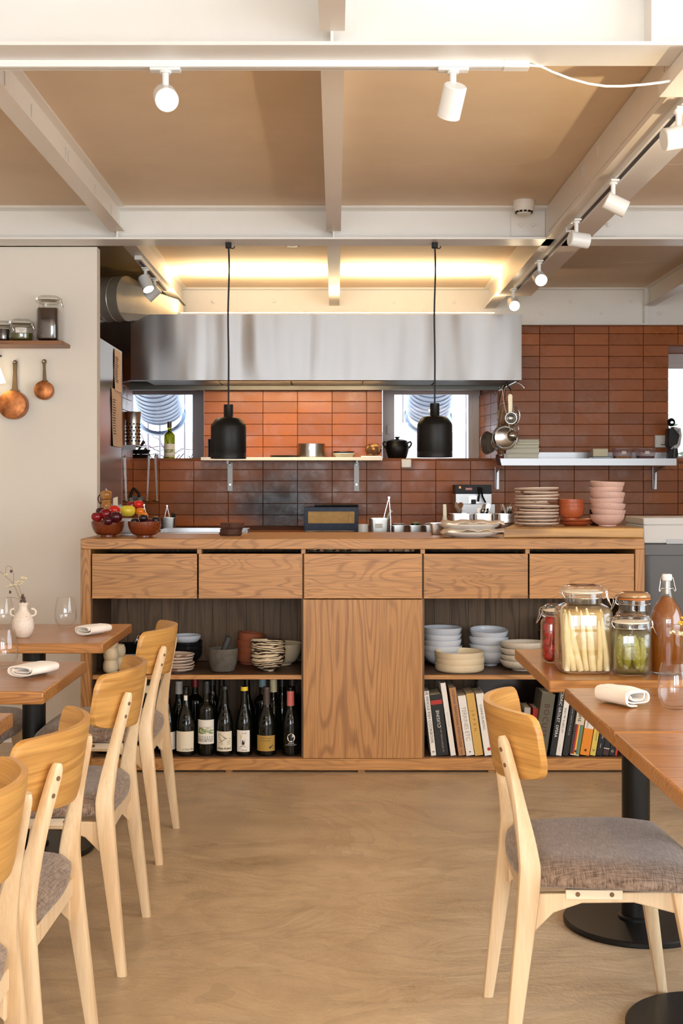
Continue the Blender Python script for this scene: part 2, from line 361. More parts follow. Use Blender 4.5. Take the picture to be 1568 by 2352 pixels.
def tile_mat():
    m, nt, b = newmat('terracotta_tile'); L = nt.links.new
    tc = N(nt, 'ShaderNodeTexCoord'); oi = N(nt, 'ShaderNodeObjectInfo')
    cr = N(nt, 'ShaderNodeValToRGB'); e = cr.color_ramp.elements
    e[0].color = rgb(152,84,35); e[1].color = rgb(174,98,42); x = e.new(0.5); x.color = rgb(163,90,38)
    L(oi.outputs['Random'], cr.inputs[0])
    geo = N(nt, 'ShaderNodeNewGeometry')
    n1 = N(nt, 'ShaderNodeTexNoise', i_Scale=9.0, i_Detail=6.0, i_Roughness=0.65); L(geo.outputs['Position'], n1.inputs[0])
    mr = N(nt, 'ShaderNodeMapRange'); mr.inputs[3].default_value = 0.86; mr.inputs[4].default_value = 1.14; L(n1.outputs['Fac'], mr.inputs[0])
    sv = N(nt, 'ShaderNodeVectorMath', operation='SCALE'); L(cr.outputs[0], sv.inputs[0]); L(mr.outputs[0], sv.inputs['Scale'])
    # shadow and dark reflection below the shelf painted into the tile colour, irregular edge
    sub = N(nt, 'ShaderNodeVectorMath', operation='SUBTRACT'); sub.inputs[1].default_value = (PX(655, 8.7), 8.7, PZ(1175, 8.7)); L(geo.outputs['Position'], sub.inputs[0])
    scl = N(nt, 'ShaderNodeVectorMath', operation='MULTIPLY'); scl.inputs[1].default_value = (2.6, 0, 2.7); L(sub.outputs[0], scl.inputs[0])
    ln = N(nt, 'ShaderNodeVectorMath', operation='LENGTH'); L(scl.outputs[0], ln.inputs[0])
    n2 = N(nt, 'ShaderNodeTexNoise', i_Scale=5.0, i_Detail=3.0); L(geo.outputs['Position'], n2.inputs[0])
    sm = N(nt, 'ShaderNodeMath', operation='MULTIPLY_ADD'); sm.inputs[1].default_value = 0.9; sm.inputs[2].default_value = -0.45; L(n2.outputs['Fac'], sm.inputs[0])
    ad = N(nt, 'ShaderNodeMath', operation='ADD'); L(ln.outputs['Value'], ad.inputs[0]); L(sm.outputs[0], ad.inputs[1])
    k = N(nt, 'ShaderNodeMapRange'); k.interpolation_type = 'SMOOTHSTEP'
    k.inputs[1].default_value = 0.2; k.inputs[2].default_value = 1.15; k.inputs[3].default_value = 0.93; k.inputs[4].default_value = 0.0; L(ad.outputs[0], k.inputs[0])
    mx = N(nt, 'ShaderNodeMix', data_type='RGBA'); mx.inputs[7].default_value = rgb(48,40,42); L(k.outputs[0], mx.inputs[0]); L(sv.outputs[0], mx.inputs[6])
    L(mx.outputs[2], b.inputs['Base Color'])
    r = N(nt, 'ShaderNodeMapRange'); r.inputs[1].default_value = 0.35; r.inputs[2].default_value = 0.65; r.inputs[3].default_value = 0.22; r.inputs[4].default_value = 0.40
    L(n1.outputs['Fac'], r.inputs[0]); L(r.outputs[0], b.inputs['Roughness'])
    b.inputs['Specular IOR Level'].default_value = 0.3
    n3 = N(nt, 'ShaderNodeTexNoise', i_Scale=30.0, i_Detail=3.0); L(geo.outputs['Position'], n3.inputs[0])
    bp = N(nt, 'ShaderNodeBump', i_Strength=0.25, i_Distance=0.004); L(n3.outputs['Fac'], bp.inputs['Height']); L(bp.outputs[0], b.inputs['Normal'])
    return m
M['tile'] = tile_mat()
PITX, PITZ, GR = 0.2342, 26.0/339.1, 0.0026
X0T, Z0T = PX(683, 8.7), PZ(1078.5, 8.7)
tcache = {}
def tile_mesh(wd, ht):
    key = (round(wd, 4), round(ht, 4))
    if key not in tcache:
        c = 0.0015
        mb = MB(); a, h = wd/2, ht/2
        R = [[(-a,0.02,-h),(a,0.02,-h),(a,0.02,h),(-a,0.02,h)], [(-a,c,-h),(a,c,-h),(a,c,h),(-a,c,h)], [(-a+c,0,-h+c),(a-c,0,-h+c),(a-c,0,h-c),(-a+c,0,h-c)]]
        mb.rings(R)
        tcache[key] = mb.mesh('tile', M['tile'], smooth=False)
    return tcache[key]
def put_tile(root, wd, ht, Mx):
    o = link('tile', tile_mesh(wd, ht)); o.parent = root
    o.matrix_parent_inverse = root.matrix_world.inverted() if root.type == 'EMPTY' else Matrix()
    o.matrix_basis = Mx @ Matrix.Rotation(random.uniform(-.004, .004), 4, 'X') @ Matrix.Rotation(random.uniform(-.002, .002), 4, 'Z')
for r in range(-5, 18):
    z1 = Z0T + (r+1)*PITZ; z0 = z1 - PITZ
    z1 = min(z1, 2.335)
    if z1 - z0 < 0.015 or z1 < 0.86: continue
    for c in range(-6, 15):
        xa, xb = X0T + c*PITX, X0T + (c+1)*PITX
        xa = max(xa, -1.374); xb = min(xb, 3.1)
        if xb - xa < 0.01: continue
        zc = (z0+z1)/2
        if zc > 1.97 and xa < 1.0: continue                      # behind the extractor hood
        segs = [(xa, xb)]
        holes = []
        if ZO0 < zc < ZO1: holes += [W1, W2]
        if ZO0 < zc < Z3-0.01: holes += [W3]
        for h0, h1 in holes:
            ns = []
            for s0, s1 in segs:
                if s1 <= h0 or s0 >= h1: ns.append((s0, s1)); continue
                if s0 < h0: ns.append((s0, h0))
                if s1 > h1: ns.append((h1, s1))
            segs = ns
        for s0, s1 in segs:
            if s1-s0 < 0.012: continue
            put_tile(wall, s1-s0-GR, z1-z0-GR, Matrix.Translation(((s0+s1)/2, 8.70+random.uniform(0, .0015), zc)))
# reveal tiles on the splayed right jamb of window 2
ang = math.atan2(9.25-8.72, 1.034-1.103)
for i in range(3):
    for r in range(6):
        t = (i+0.5)/3
        p = Vector((1.103+(1.032-1.103)*t, 8.71+0.53*t, ZO0+(r+0.5)*PITZ))
        put_tile(wall, 0.175-GR, PITZ-GR, Matrix.Translation(p) @ Matrix.Rotation(ang, 4, 'Z') @ Matrix.Translation((0, -0.012, 0)) @ Matrix.Rotation(math.pi, 4, 'Z') @ Matrix.Rotation(math.pi, 4, 'Z'))
# side wall of the kitchen
ws = struct('wall_left', MB().box(-1.5, -1.395, 6.4, YB, 0, 2.05), M['grout'], 'kitchen side wall covered with terracotta tiles')
for i in range(7):
    for r in range(-5, 9):
        zc = Z0T + (r+0.5)*PITZ; yc = 8.70 - (i+0.5)*PITX
        if zc < 0.86: continue
        put_tile(ws, PITX-GR, PITZ-GR, Matrix.Translation((-1.374, yc, zc)) @ Matrix.Rotation(math.radians(90), 4, 'Z'))

# dining room walls
wl = struct('wall_partition', MB().box(-2.6, -1.167, 6.28, 6.36, 0, 2.42), M['wall_paint'], 'cream painted partition wall with a wall shelf and copper pans')
struct('wall_west', MB().box(-2.7, -2.6, -4.8, 9.4, 0, 2.72), M['wall_paint'], 'cream painted side wall of the dining room')
struct('wall_east', MB().box(3.3, 3.4, -4.8, 0, 0, 2.72).box(3.3, 3.4, 3.4, 9.4, 0, 2.72).box(3.3, 3.4, 0, 3.4, 0, 0.6).box(3.3, 3.4, 0, 3.4, 2.35, 2.72), M['wall_paint'], 'cream painted side wall with a wide window')
struct('wall_front', MB().box(-2.6, -2.1, -4.9, -4.8, 0, 2.72).box(2.7, 3.3, -4.9, -4.8, 0, 2.72).box(-2.1, 2.7, -4.9, -4.8, 2.45, 2.72).box(-2.1, 2.7, -4.9, -4.8, 0, 0.35), M['wall_paint'], 'front wall of the dining room with its street glazing')
fw = MB()
for i in range(7): fw.box(-2.1+i*0.79, -2.1+i*0.79+0.07, -4.56, -4.50, 0.35, 2.45)
fw.box(-2.1, 2.7, -4.56, -4.50, 0.35, 0.45).box(-2.1, 2.7, -4.56, -4.50, 2.38, 2.45)
struct('window_4', fw, M['alu_light'], 'white frames of the street front glazing')
struct('baseboard_partition', MB().box(-2.6, -1.167, 6.268, 6.28, 0, 0.05), M['white_paint'], 'cream baseboard of the partition wall')

# ------------------------------------------------------------------ steel beams and joists
def ibeam(axis, a0, a1, c, z0, z1, wd, tf=0.01, tw=0.008):
    mb = MB(); h = wd/2
    def bx(u0, u1, z0, z1):
        return mb.box(a0, a1, u0, u1, z0, z1) if axis == 'X' else mb.box(u0, u1, a0, a1, z0, z1)
    bx(c-h, c+h, z0, z0+tf); bx(c-h, c+h, z1-tf, z1); bx(c-tw/2, c+tw/2, z0+tf, z1-tf)
    return mb
t1 = struct('trim_1', ibeam('X', -2.6, 3.3, 3.485, 2.42, 2.58, 0.17), M['white_paint'], 'white steel cross beam nearest the dining tables, carrying the spotlight track')
t2 = struct('trim_2', ibeam('X', -2.6, 3.3, 6.165, 2.42, 2.58, 0.17), M['white_paint'], 'white steel cross beam above the serving counter, carrying the black pendants')
t3m = MB().box(-2.6, 3.3, 8.66, 8.72, 2.335, 2.58).box(-2.6, 3.3, 8.60, 8.66, 2.570, 2.58).box(-2.6, 3.3, 8.60, 8.66, 2.330, 2.340)
t3 = struct('trim_3', t3m, M['white_paint'], 'white bolted steel channel along the top of the tiled wall')
def bolt(px, py, Y, root, r=0.011):
    x, z = PX(px, Y), PZ(py, Y)
    mb = MB().cyl((x, Y, z), (x, Y-0.004, z), r*1.5, seg=16).lathe([(r, 0), (r, 0.010), (r*0.8, 0.012)], seg=6, M=Matrix.Translation((x, Y-0.004, z)) @ Matrix.Rotation(math.pi/2, 4, 'X'))
    part('bolt', mb, M['white_paint'], root)
for px, py in ((491,693),(629,693),(905,694),(1042,694),(1310,692),(1449,693),(565,716),(700,716),(838,716),(975,716),(1243,720),(1380,720),(1514,720)):
    bolt(px, py, 8.658, t3)
part('stiffener', MB().box(PX(1477,8.64), PX(1485,8.64), 8.605, 8.66, 2.34, 2.57), M['white_paint'], t3)
xs = 0.8415
part('stiffener', MB().box(xs-0.006, xs+0.006, 3.402, 3.482, 2.43, 2.57), M['white_paint'], t1)
for x in JX: part('stiffener', MB().box(x-0.004, x+0.004, 3.402, 3.482, 2.43, 2.57), M['white_paint'], t1)
for x in JX: part('stiffener', MB().box(x-0.004, x+0.004, 6.082, 6.162, 2.43, 2.57), M['white_paint'], t2)
for px in (1173, 1358):
    p = part('bracket_plate', MB().box(PX(px, 6.155), PX(px+ (78 if px == 1173 else 57), 6.155), 6.150, 6.162, PZ(543, 6.155), PZ(493, 6.155)), M['white_paint'], t2)
for px in (1195, 1223, 1396): bolt(px, 518, 6.150, t2, 0.010)
n = 4
for x in (-1.035, -0.01, 2.1):
    for y0, y1 in ((0.4, 3.40), (3.57, 6.08), (6.25, 8.60)):
        mb = ibeam('Y', y0, y1, x, 2.457, 2.58, 0.068, 0.007, 0.005)
        o = struct('trim_%d' % n, mb, M['joist_paint'], 'white ceiling joist %s, %s' % (
            {-1.035: 'above the cream partition side', -0.01: 'in the room middle', 2.1: 'above the grey bin side'}[x],
            {0.4: 'before the first cross beam', 3.57: 'between the two cross beams', 6.25: 'over the kitchen'}[y0]))
        n += 1
        if y0 == 3.57 and x == -1.035:
            for i, yy in enumerate((4.0, 4.35, 4.9, 4.95, 5.5, 5.9)):
                part('staple', MB().box(x+0.004, x+0.006, yy, yy+0.004, 2.50, 2.545), M['alu_light'], o)
gm = MB().box(1.003, 1.19, 3.57, 7.90, 2.43, 2.58).box(0.995, 1.20, 3.57, 7.90, 2.42, 2.43)
gird = struct('trim_%d' % n, gm, M['joist_paint'], 'broad white girder running to the kitchen, carrying a row of spotlights'); n += 1
rag = [(3.6, 2.578)]; rnd = random.Random(5)
for i in range(60): rag.append((3.6+i*0.07, 2.560+rnd.uniform(-.003, .003)))
part('edge_board', MB().prism([(3.6, 2.45)] + [(3.6+i*0.05, 2.572+rnd.uniform(-.003, .003)) for i in range(50)] + [(6.05, 2.45)], 0.999, 1.003, 'X'), M['joist_paint'], gird)
for yy in (3.9, 4.55, 4.9, 5.2): part('staple', MB().box(0.996, 0.999, yy, yy+0.004, 2.51, 2.55), M['alu_light'], gird)
struct('trim_%d' % n, ibeam('Y', 7.90, 8.60, 1.03, 2.44, 2.58, 0.075, 0.008, 0.006), M['joist_paint'], 'narrow white joist end between the broad girder and the bolted channel'); n += 1

# ------------------------------------------------------------------ windows
def window(name, x0, x1, z0, z1, Y, fr, m, label, sash=None):
    mb = MB()
    mb.box(x0, x0+fr, Y, Y+0.06, z0, z1).box(x1-fr, x1, Y, Y+0.06, z0, z1).box(x0+fr, x1-fr, Y, Y+0.06, z0, z0+fr).box(x0+fr, x1-fr, Y, Y+0.06, z1-fr, z1)
    o = struct(name, mb, m, label)
    s = fr*0.5
    q = MB(); a, b_, c, d = x0+fr, x1-fr, z0+fr, z1-fr
    q.box(a, a+s, Y+0.012, Y+0.05, c, d).box(b_-s, b_, Y+0.012, Y+0.05, c, d).box(a+s, b_-s, Y+0.012, Y+0.05, c, c+s).box(a+s, b_-s, Y+0.012, Y+0.05, d-s, d)
    part('window_frame', q, m, o)
    part('pane', MB().box(a+s, b_-s, Y+0.028, Y+0.032, c+s, d-s), M['glass'], o)
    return o
window('window_1', -1.9, PX(468, 9.22), 1.32, ZO1, 9.22, 0.055, M['alu'], 'kitchen window behind the olive green bottle')
wn2 = window('window_2', PX(879, 9.22), 1.036, 1.32, ZO1, 9.22, 0.055, M['alu_light'], 'kitchen window behind the black casserole')
part('window_handle', MB().box(PX(888, 9.2), PX(898, 9.2), 9.185, 9.22, PZ(998, 9.2), PZ(976, 9.2)), M['alu_light'], wn2, bev=0.004)
window('window_3', W3[0], 3.1, 1.36, 2.199, 9.22, 0.07, M['alu_light'], 'bright kitchen window at the end of the tiled wall')
# window ledges
struct('trim_%d' % n, MB().box(W1[0], W1[1], 8.70, 9.0, ZO0-0.02, ZO0), M['grout'], 'ledge of the window behind the green bottle'); n += 1
struct('trim_%d' % n, MB().box(W2[0], 1.06, 8.70, 9.0, ZO0-0.02, ZO0), M['grout'], 'ledge of the window behind the black casserole'); n += 1
struct('trim_%d' % n, MB().box(W3[0], 3.2, 8.70, 9.22, 1.40, 1.42), M['grout'], 'ledge of the window above the grey bin'); n += 1

# ------------------------------------------------------------------ outside the kitchen windows
M['bar'] = plain('white_window_bar', rgb(205,215,235), 0.5)
for px in (305, 340, 367, 424):
    solo('window_bar', MB().cyl((PX(px, 10.05), 10.05, 0.3), (PX(px, 10.05), 10.05, 2.5), 0.007), M['bar'], 'pale security bar outside the window behind the green bottle', 'bar', 'bars outside the first kitchen window')
for px in (1070, 925):
    solo('window_bar', MB().cyl((PX(px, 10.05), 10.05, 0.3), (PX(px, 10.05), 10.05, 2.5), 0.007), M['bar'], 'pale security bar outside the window behind the black casserole', 'bar', 'bars outside the second kitchen window')
struct('wall_outside', MB().box(-4.5, 6.0, 12.0, 12.1, 0, 1.75), plain('pale_garden_wall', rgb(222,224,228), 0.8, var=0.05), 'pale garden wall outside the kitchen windows')
struct('ground_outside', MB().box(-5, 7, 9.4, 14, -0.1, 0.3), M['plaster_out'], 'pale ground outside the kitchen')
def duct(px, Y, r, label, sx):
    """ribbed duct leaving the hood through the wall and sinking away outside"""
    t = thing('ventilation_duct', label, 'duct', (PX(px, Y), Y, 1.9))
    d = Vector((sx*0.10, 0.72, -0.62)).normalized(); q = d.to_track_quat('Z', 'Y').to_matrix().to_4x4()
    p0 = Vector((PX(px, Y), Y, PZ(857, Y)))
    for i in range(9):
        c = p0 + d*(0.050*i)+Vector((0, 0.0, 0.0008*i*i))
        part('duct_segment', MB().lathe([(0.001, 0), (r*0.985, 0), (r*0.985, 0.038), (r+0.004, 0.041), (r+0.004, 0.047), (r*0.985, 0.050), (0.001, 0.050)], seg=44, M=Matrix.Translation(c) @ q, cap=False), M['duct_blue'], t)
    e = p0+d*0.40
    part('outlet_flange', MB().lathe([(r+0.012, 0), (r+0.014, 0.01), (r+0.012, 0.02), (r*0.9, 0.02), (r*0.9, 0)], seg=44, M=Matrix.Translation(e+d*0.06) @ q, cap=False), M['duct_blue'], t)
    part('wall_sleeve', MB().cyl(p0+Vector((0, -0.25, 0.22)), p0+Vector((0, 0.05, -0.0)), r*0.9, seg=36), M['duct_blue'], t)
duct(353, 9.52, 0.176, 'blue grey ribbed air duct outside the window behind the green bottle', 0.2)
duct(992, 9.52, 0.172, 'blue grey ribbed air duct outside the window behind the black casserole', -0.1)
M['twig'] = plain('bare_twig', rgb(120,100,100), 0.8)
rt = random.Random(3)
bs_ = thing('bare_shrub', 'bare leafless shrub outside the window behind the green bottle', 'shrub', (-1.45, 10.2, 0.3))
part('stem', MB().tube([(-1.45, 10.2, 0.3), (-1.44, 10.2, 0.9), (-1.42, 10.2, 1.5)], [0.03, 0.022, 0.012], 8), M['twig'], bs_)
for i in range(26):
    z = rt.uniform(1.1, 1.55); x = -1.44+rt.uniform(-.02, .25)
    a = rt.uniform(-0.5, 3.6); L_ = rt.uniform(0.25, 0.6); pts = [(-1.44, 10.2, max(0.9, z-.25))]
    for k in range(6):
        pts.append((x+math.cos(a)*L_*k/5, 10.2+rt.uniform(-.06, .06), z+abs(math.sin(a))*L_*.6*k/5+0.02*math.sin(k*2+i)))
    part('twig', MB().tube(pts, [0.0045*(1-k/9) for k in range(7)], 5), M['twig'], bs_)
M['leafy'] = plain('grey_green_leaves', rgb(120,140,120), 0.8, var=0.3, vs=20)
lf = MB()
for i in range(260):
    c = Vector((rt.uniform(2.4, 3.6), rt.uniform(10.4, 11.0), rt.uniform(0.3, 1.60+0.2*math.sin(i)))); s = rt.uniform(.02, .05)
    R = Matrix.Rotation(rt.uniform(0, 6.28), 4, 'Z') @ Matrix.Rotation(rt.uniform(0, 3), 4, 'X')
    lf.add([(-s, 0, 0), (0, s*.5, 0.004), (s, 0, 0), (0, -s*.5, 0.004)], [(0, 1, 2, 3)], Matrix.Translation(c) @ R)
solo('shrub', lf, M['leafy'], 'grey green garden shrub outside the window above the grey bin', 'shrub', kind='stuff')
M['filter'] = steel('dull_filter_steel', (0.12, 0.115, 0.10, 1), 0.45, 0, 200, 0.3)
# ------------------------------------------------------------------ extractor hood and round duct
hx0, hx1, hy = PX(300, 7.84), PX(1197.5, 7.84), 7.84
hz0, hz1 = PZ(873, 7.84), PZ(722, 7.84)
hood = thing('extractor_hood', 'long brushed steel extractor hood over the cooking line', 'hood', (0, 7.84, hz0))
yL = 8.33; xL = PX(226, yL)
t = 0.004
hm = MB()
hm.prism([(hx0, hy), (hx1, hy), (hx1, hy+t), (hx0, hy+t)], hz0, hz1, 'Z')
part('front_panel', hm, M['steel_hood'], hood, smooth=False)
part('side_panel', MB().prism([(xL, yL), (hx0, hy), (hx0, hy+t), (xL, yL+t)], hz0, hz1, 'Z'), M['steel_hood'], hood, smooth=False)
part('side_panel', MB().box(hx1-t, hx1, hy+t, 8.60, hz0, hz1), M['steel_hood'], hood, smooth=False)
part('top_panel', MB().prism([(xL, yL+t), (hx0, hy+t), (hx1-t, hy+t), (hx1-t, 8.60), (xL, 8.60)], hz1-0.006, hz1-0.002, 'Z'), M['steel_hood'], hood, smooth=False)
part('gutter', MB().prism([(xL+.01, yL+0.02), (hx0, hy+t), (hx1-t, hy+t), (hx1-t, hy+0.10), (hx0, hy+0.10)], hz0+0.001, hz0+0.006, 'Z'), M['filter'], hood, smooth=False)
for i in range(5):
    a = hx0+0.05+i*0.46; fb = MB().box(a, a+0.45, 8.02, 8.08, hz0+0.02, hz0+0.03).box(a, a+0.45, 8.50, 8.54, hz0+0.02, hz0+0.03)
    for k in range(10): fb.box(a, a+0.45, 8.10+k*0.04, 8.125+k*0.04, hz0+0.02, hz0+0.03)
    part('grease_filter', fb, M['filter'], hood)
part('back_lip', MB().box(xL, hx1-t, 8.56, 8.60, PZ(896, 8.58), hz0+0.05), M['filter'], hood)
part('light_tube', MB().cyl((-0.85, 8.12, hz0+0.035), (0.30, 8.12, hz0+0.035), 0.012), M['lit_soft'], hood)
# tube light inside the hood and the uplight tube lying on its top
area('hood_light', (-0.25, 8.14, hz0+0.015), (math.radians(42), 0, 0), 1.1, 0.05, 7.5, (1.0, 0.72, 0.40), 150)
up = thing('uplight_tube', 'long warm uplight tube lying on top of the steel hood', 'lamp', (0, 8.0, hz1))
part('housing', MB().box(-0.98, 1.0, 7.93, 7.99, hz1-0.002, hz1+0.02), M['white_lamp'], up)
part('diffuser', MB().box(-0.96, 0.98, 7.94, 7.98, hz1+0.02, hz1+0.026), M['lit_soft'], up)
area('uplight', (0.01, 7.96, hz1+0.03), (math.radians(180+8), 0, 0), 1.9, 0.03, 13, (1.0, 0.78, 0.45), 115)
area('uplight_soft', (0.01, 7.96, hz1+0.03), (math.radians(180), 0, 0), 1.9, 0.03, 13, (1.0, 0.76, 0.45), 180)
# round duct left, feeding the hood
dz = PZ(686, 7.8); dr = 0.135
dd = thing('round_duct', 'ribbed round steel duct feeding the hood beside the cream partition', 'duct', (-1.6, 7.8, dz))
prof = []
for i in range(12):
    z = i*0.068; prof += [(dr, z), (dr, z+0.058), (dr+0.003, z+0.061), (dr+0.003, z+0.064)]
dM = Matrix.Translation((-2.015, 8.1, dz)) @ Vector((0.83, -0.34, 0)).normalized().to_track_quat('Z', 'Y').to_matrix().to_4x4()
part('spiral_pipe', MB().lathe(prof, seg=40, M=dM), M['galv'], dd, ang=20)
e = dM @ Vector((0, 0, 24*0.034))
cone = []
for s in range(9):
    f = s/8; ring = []
    for k in range(24):
        a = 2*math.pi*k/24; c, si = math.cos(a), math.sin(a)
        p1 = dM @ Vector((dr*c, dr*si, 24*0.034))
        m_ = max(abs(c), abs(si)); sq = Vector((-0.98, 8.12+0.14*c/m_, hz1+0.055+0.055*si/m_))
        ring.append(p1.lerp(sq, f))
    cone.append(ring)
part('transition', MB().rings(cone), M['galv'], dd, ang=15)
part('rod', MB().cyl((PX(329, 7.7), 7.9, hz1), (PX(329, 7.7), 7.9, 2.58), 0.010), M['steel_sm'], dd)
# steel ceiling lining over the corner
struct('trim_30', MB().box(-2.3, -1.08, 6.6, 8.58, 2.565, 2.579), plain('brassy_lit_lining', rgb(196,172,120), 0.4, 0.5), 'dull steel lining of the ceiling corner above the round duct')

# ------------------------------------------------------------------ refrigerator flank with order slips
fr = thing('refrigerator', 'tall stainless refrigerator flank beside the cream partition', 'refrigerator', (-1.30, 6.85, 0))
part('side_panel', MB().box(-1.365, -1.215, 6.42, 7.30, 0.0, 2.014), M['steel_panel'], fr)
part('edge_strip', MB().box(-1.222, -1.213, 7.296, 7.302, 0.9, 1.9), M['alu'], fr)
M['slip'] = plain('pinkish_order_slip', rgb(232,205,182), 0.8)
M['ink'] = plain('dark_print', rgb(40,36,34), 0.7)
def slip(py0, py1, y0, y1, lab, skew):
    z0 = PZ(py1, (y0+y1)/2); z1 = PZ(py0, (y0+y1)/2)
    R = []
    for i in range(7):
        f = i/6; off = -1.2125+0.0015*math.sin(i*1.3)+0.003*(f)
        z = z1+(z0-z1)*f; R.append([(off, y0+skew*f, z), (off, y1+skew*f, z), (off+0.001, y1+skew*f, z), (off+0.001, y0+skew*f, z)])
    o = solo('order_slip', MB().rings(R), M['slip'], lab, 'paper', 'order slips taped to the refrigerator')
    pm = MB()
    for i in range(14):
        f = 0.2+i*0.045; z = z1+(z0-z1)*f; x = -1.2105+0.0015*math.sin(6*f*1.3)+0.003*f
        pm.box(x-0.0003, x+0.0008, y0+skew*f+0.02, y0+skew*f+0.02+rt.uniform(.05, .10), z, z+0.004)
    part('print', pm, M['ink'], o, smooth=False)
slip(805, 900, 7.03, 7.25, 'upper pale order slip taped to the steel refrigerator flank', 0.0)
slip(895, 1026, 6.94, 7.25, 'long lower order slip taped to the steel refrigerator flank', 0.03)

# ------------------------------------------------------------------ serving counter
T0, T1, D0, D1 = 1.022, 0.976, 5.60, 6.385        # top height, underside, front, back
cxl, cxr = PX(185, 5.6), PX(1480, 5.6)
ct = thing('serving_counter', 'long oiled ash serving counter with five drawers and open shelves', 'counter', ((cxl+cxr)/2, 6.0, 0))
part('countertop', MB().box(cxl, cxr, D0, D1, T1, T0), M['wood_x'], ct, bev=0.003)
u = lambda px: PX(px, 5.6)
v = lambda py: PZ(py, 5.6)
ZB = v(1770)
part('side_panel', MB().box(u(185), u(208), D0, D1, ZB, T1), M['wood_z'], ct, bev=0.002)
part('side_panel', MB().box(u(1458), u(1480), D0, D1, ZB, T1), M['wood_z'], ct, bev=0.002)
part('bottom_shelf', MB().box(u(208), u(1458), D0+0.004, 6.10, ZB, v(1743)), M['wood_x'], ct, bev=0.002)
DRX = [(210,453),(455,695),(697,970),(972,1213),(1215,1457)]
for i, (a, b_) in enumerate(DRX):
    part('drawer', MB().box(u(a+0.8), u(b_-0.8), D0+0.002, D0+0.022, v(1375), v(1272)), M['wood_x'], ct, bev=0.0015)
    part('drawer_box', MB().box(u(a+6), u(b_-6), D0+0.03, 6.0, v(1370), v(1278)), M['darkgap'], ct)
for px in (457, 696, 971, 1212):
    part('divider', MB().box(u(px-5), u(px+5), D0+0.012, D0+0.10, v(1272), T1), M['wood_z'], ct)
for px in (454, 696, 971, 1214):
    if px in (696, 971): part('divider', MB().box(u(px-4), u(px+4), D0+0.024, 6.10, v(1743), T1), M['plank'], ct)
part('door', MB().box(u(696), u(970), D0, D0+0.022, v(1742), v(1377)), wood('bookmatched_door', rgb(188,134,76), rgb(120,70,30), 'Z', 0.45, 5.5, 46, seed=21, knots=0.25, mix=.6), ct, bev=0.0015)
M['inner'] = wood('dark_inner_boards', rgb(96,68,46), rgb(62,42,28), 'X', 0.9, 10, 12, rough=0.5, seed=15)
for a, b_ in ((209, 692), (975, 1457)):
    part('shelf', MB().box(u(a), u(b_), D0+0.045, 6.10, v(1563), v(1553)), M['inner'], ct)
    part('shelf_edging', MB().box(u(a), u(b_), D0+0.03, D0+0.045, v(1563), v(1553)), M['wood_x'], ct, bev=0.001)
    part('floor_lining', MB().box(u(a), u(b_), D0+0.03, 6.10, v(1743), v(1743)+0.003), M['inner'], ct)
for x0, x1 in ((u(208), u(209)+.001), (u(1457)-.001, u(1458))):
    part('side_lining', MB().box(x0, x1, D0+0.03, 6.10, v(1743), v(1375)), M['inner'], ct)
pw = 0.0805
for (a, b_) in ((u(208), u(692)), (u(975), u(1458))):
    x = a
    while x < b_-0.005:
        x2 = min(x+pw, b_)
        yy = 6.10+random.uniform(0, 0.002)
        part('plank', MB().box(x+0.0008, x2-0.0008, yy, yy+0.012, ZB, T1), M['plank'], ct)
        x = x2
for px in (525, 830, 1130):
    part('foot', MB().box(u(px-8), u(px+8), D0+0.02, D0+0.06, 0, ZB), M['wood_z'], ct)
part('plinth', MB().box(u(200), u(1466), 5.75, 6.30, 0, ZB), M['darkgap'], ct)
# visible grain of the door: two cathedral figures are in the material

# ------------------------------------------------------------------ kitchen worktops
M['cold_steel'] = steel('worktop_steel', (0.36, 0.36, 0.36, 1), 0.3, 0, 150, 0.1)
wt = thing('prep_table', 'steel preparation table behind the serving counter', 'table', (0.2, 6.9, 0))
part('table_top', MB().box(-1.16, 1.4, 6.50, 7.20, 0.86, 0.90), M['cold_steel'], wt, bev=0.003)
for x in (-1.12, 1.37):
    for y in (6.54, 7.16): part('leg', MB().cyl((x, y, 0), (x, y, 0.86), 0.02), M['steel_sm'], wt)
wc = thing('cooking_line', 'long steel worktop against the terracotta wall', 'worktop', (0.4, 8.3, 0))
part('worktop', MB().box(-1.37, 3.0, 7.90, 8.69, 0.84, 0.88), M['cold_steel'], wc, bev=0.003)
part('base_cabinet', MB().box(-1.36, 2.98, 7.95, 8.68, 0.08, 0.84), M['cold_steel'], wc)
WT, WC = 0.90, 0.88

# ------------------------------------------------------------------ wall shelves in the kitchen
M['white_shelf'] = plain('white_shelf_board', rgb(236,234,228), 0.4)
s1 = thing('wall_shelf', 'white wall shelf between the two kitchen windows', 'shelf', (-0.3, 8.6, PZ(1050, 8.45)))
zs = PZ(1050, 8.45); SH1 = zs
part('board', MB().box(PX(461, 8.45), PX(878, 8.45), 8.45, 8.695, PZ(1057.5, 8.45), zs), M['white_shelf'], s1, bev=0.001)
for px in (526, 819):
    x = PX(px, 8.6); b_ = part('bracket', MB().box(x-0.017, x+0.017, 8.68, 8.69, PZ(1128, 8.68), zs-0.03).box(x-0.006, x+0.006, 8.48, 8.69, zs-0.045, zs-0.022), M['white_shelf'], s1)
    for py in (1066, 1085 if 0 else 1113): part('screw', MB().cyl((x, 8.68, PZ(py, 8.68)), (x, 8.676, PZ(py, 8.68)), 0.006), M['steel_sm'], b_)
s2 = thing('wall_shelf', 'long stainless wall shelf right of the hanging pans', 'shelf', (1.6, 8.5, 1.42))
SH2 = PZ(1053, 8.35)
M['shelf_steel'] = plain('satin_shelf_steel', (0.42, 0.43, 0.45, 1), 0.34, 0.85)
part('board', MB().box(PX(1149, 8.35), PX(1553, 8.35), 8.35, 8.695, SH2-0.004, SH2), M['shelf_steel'], s2)
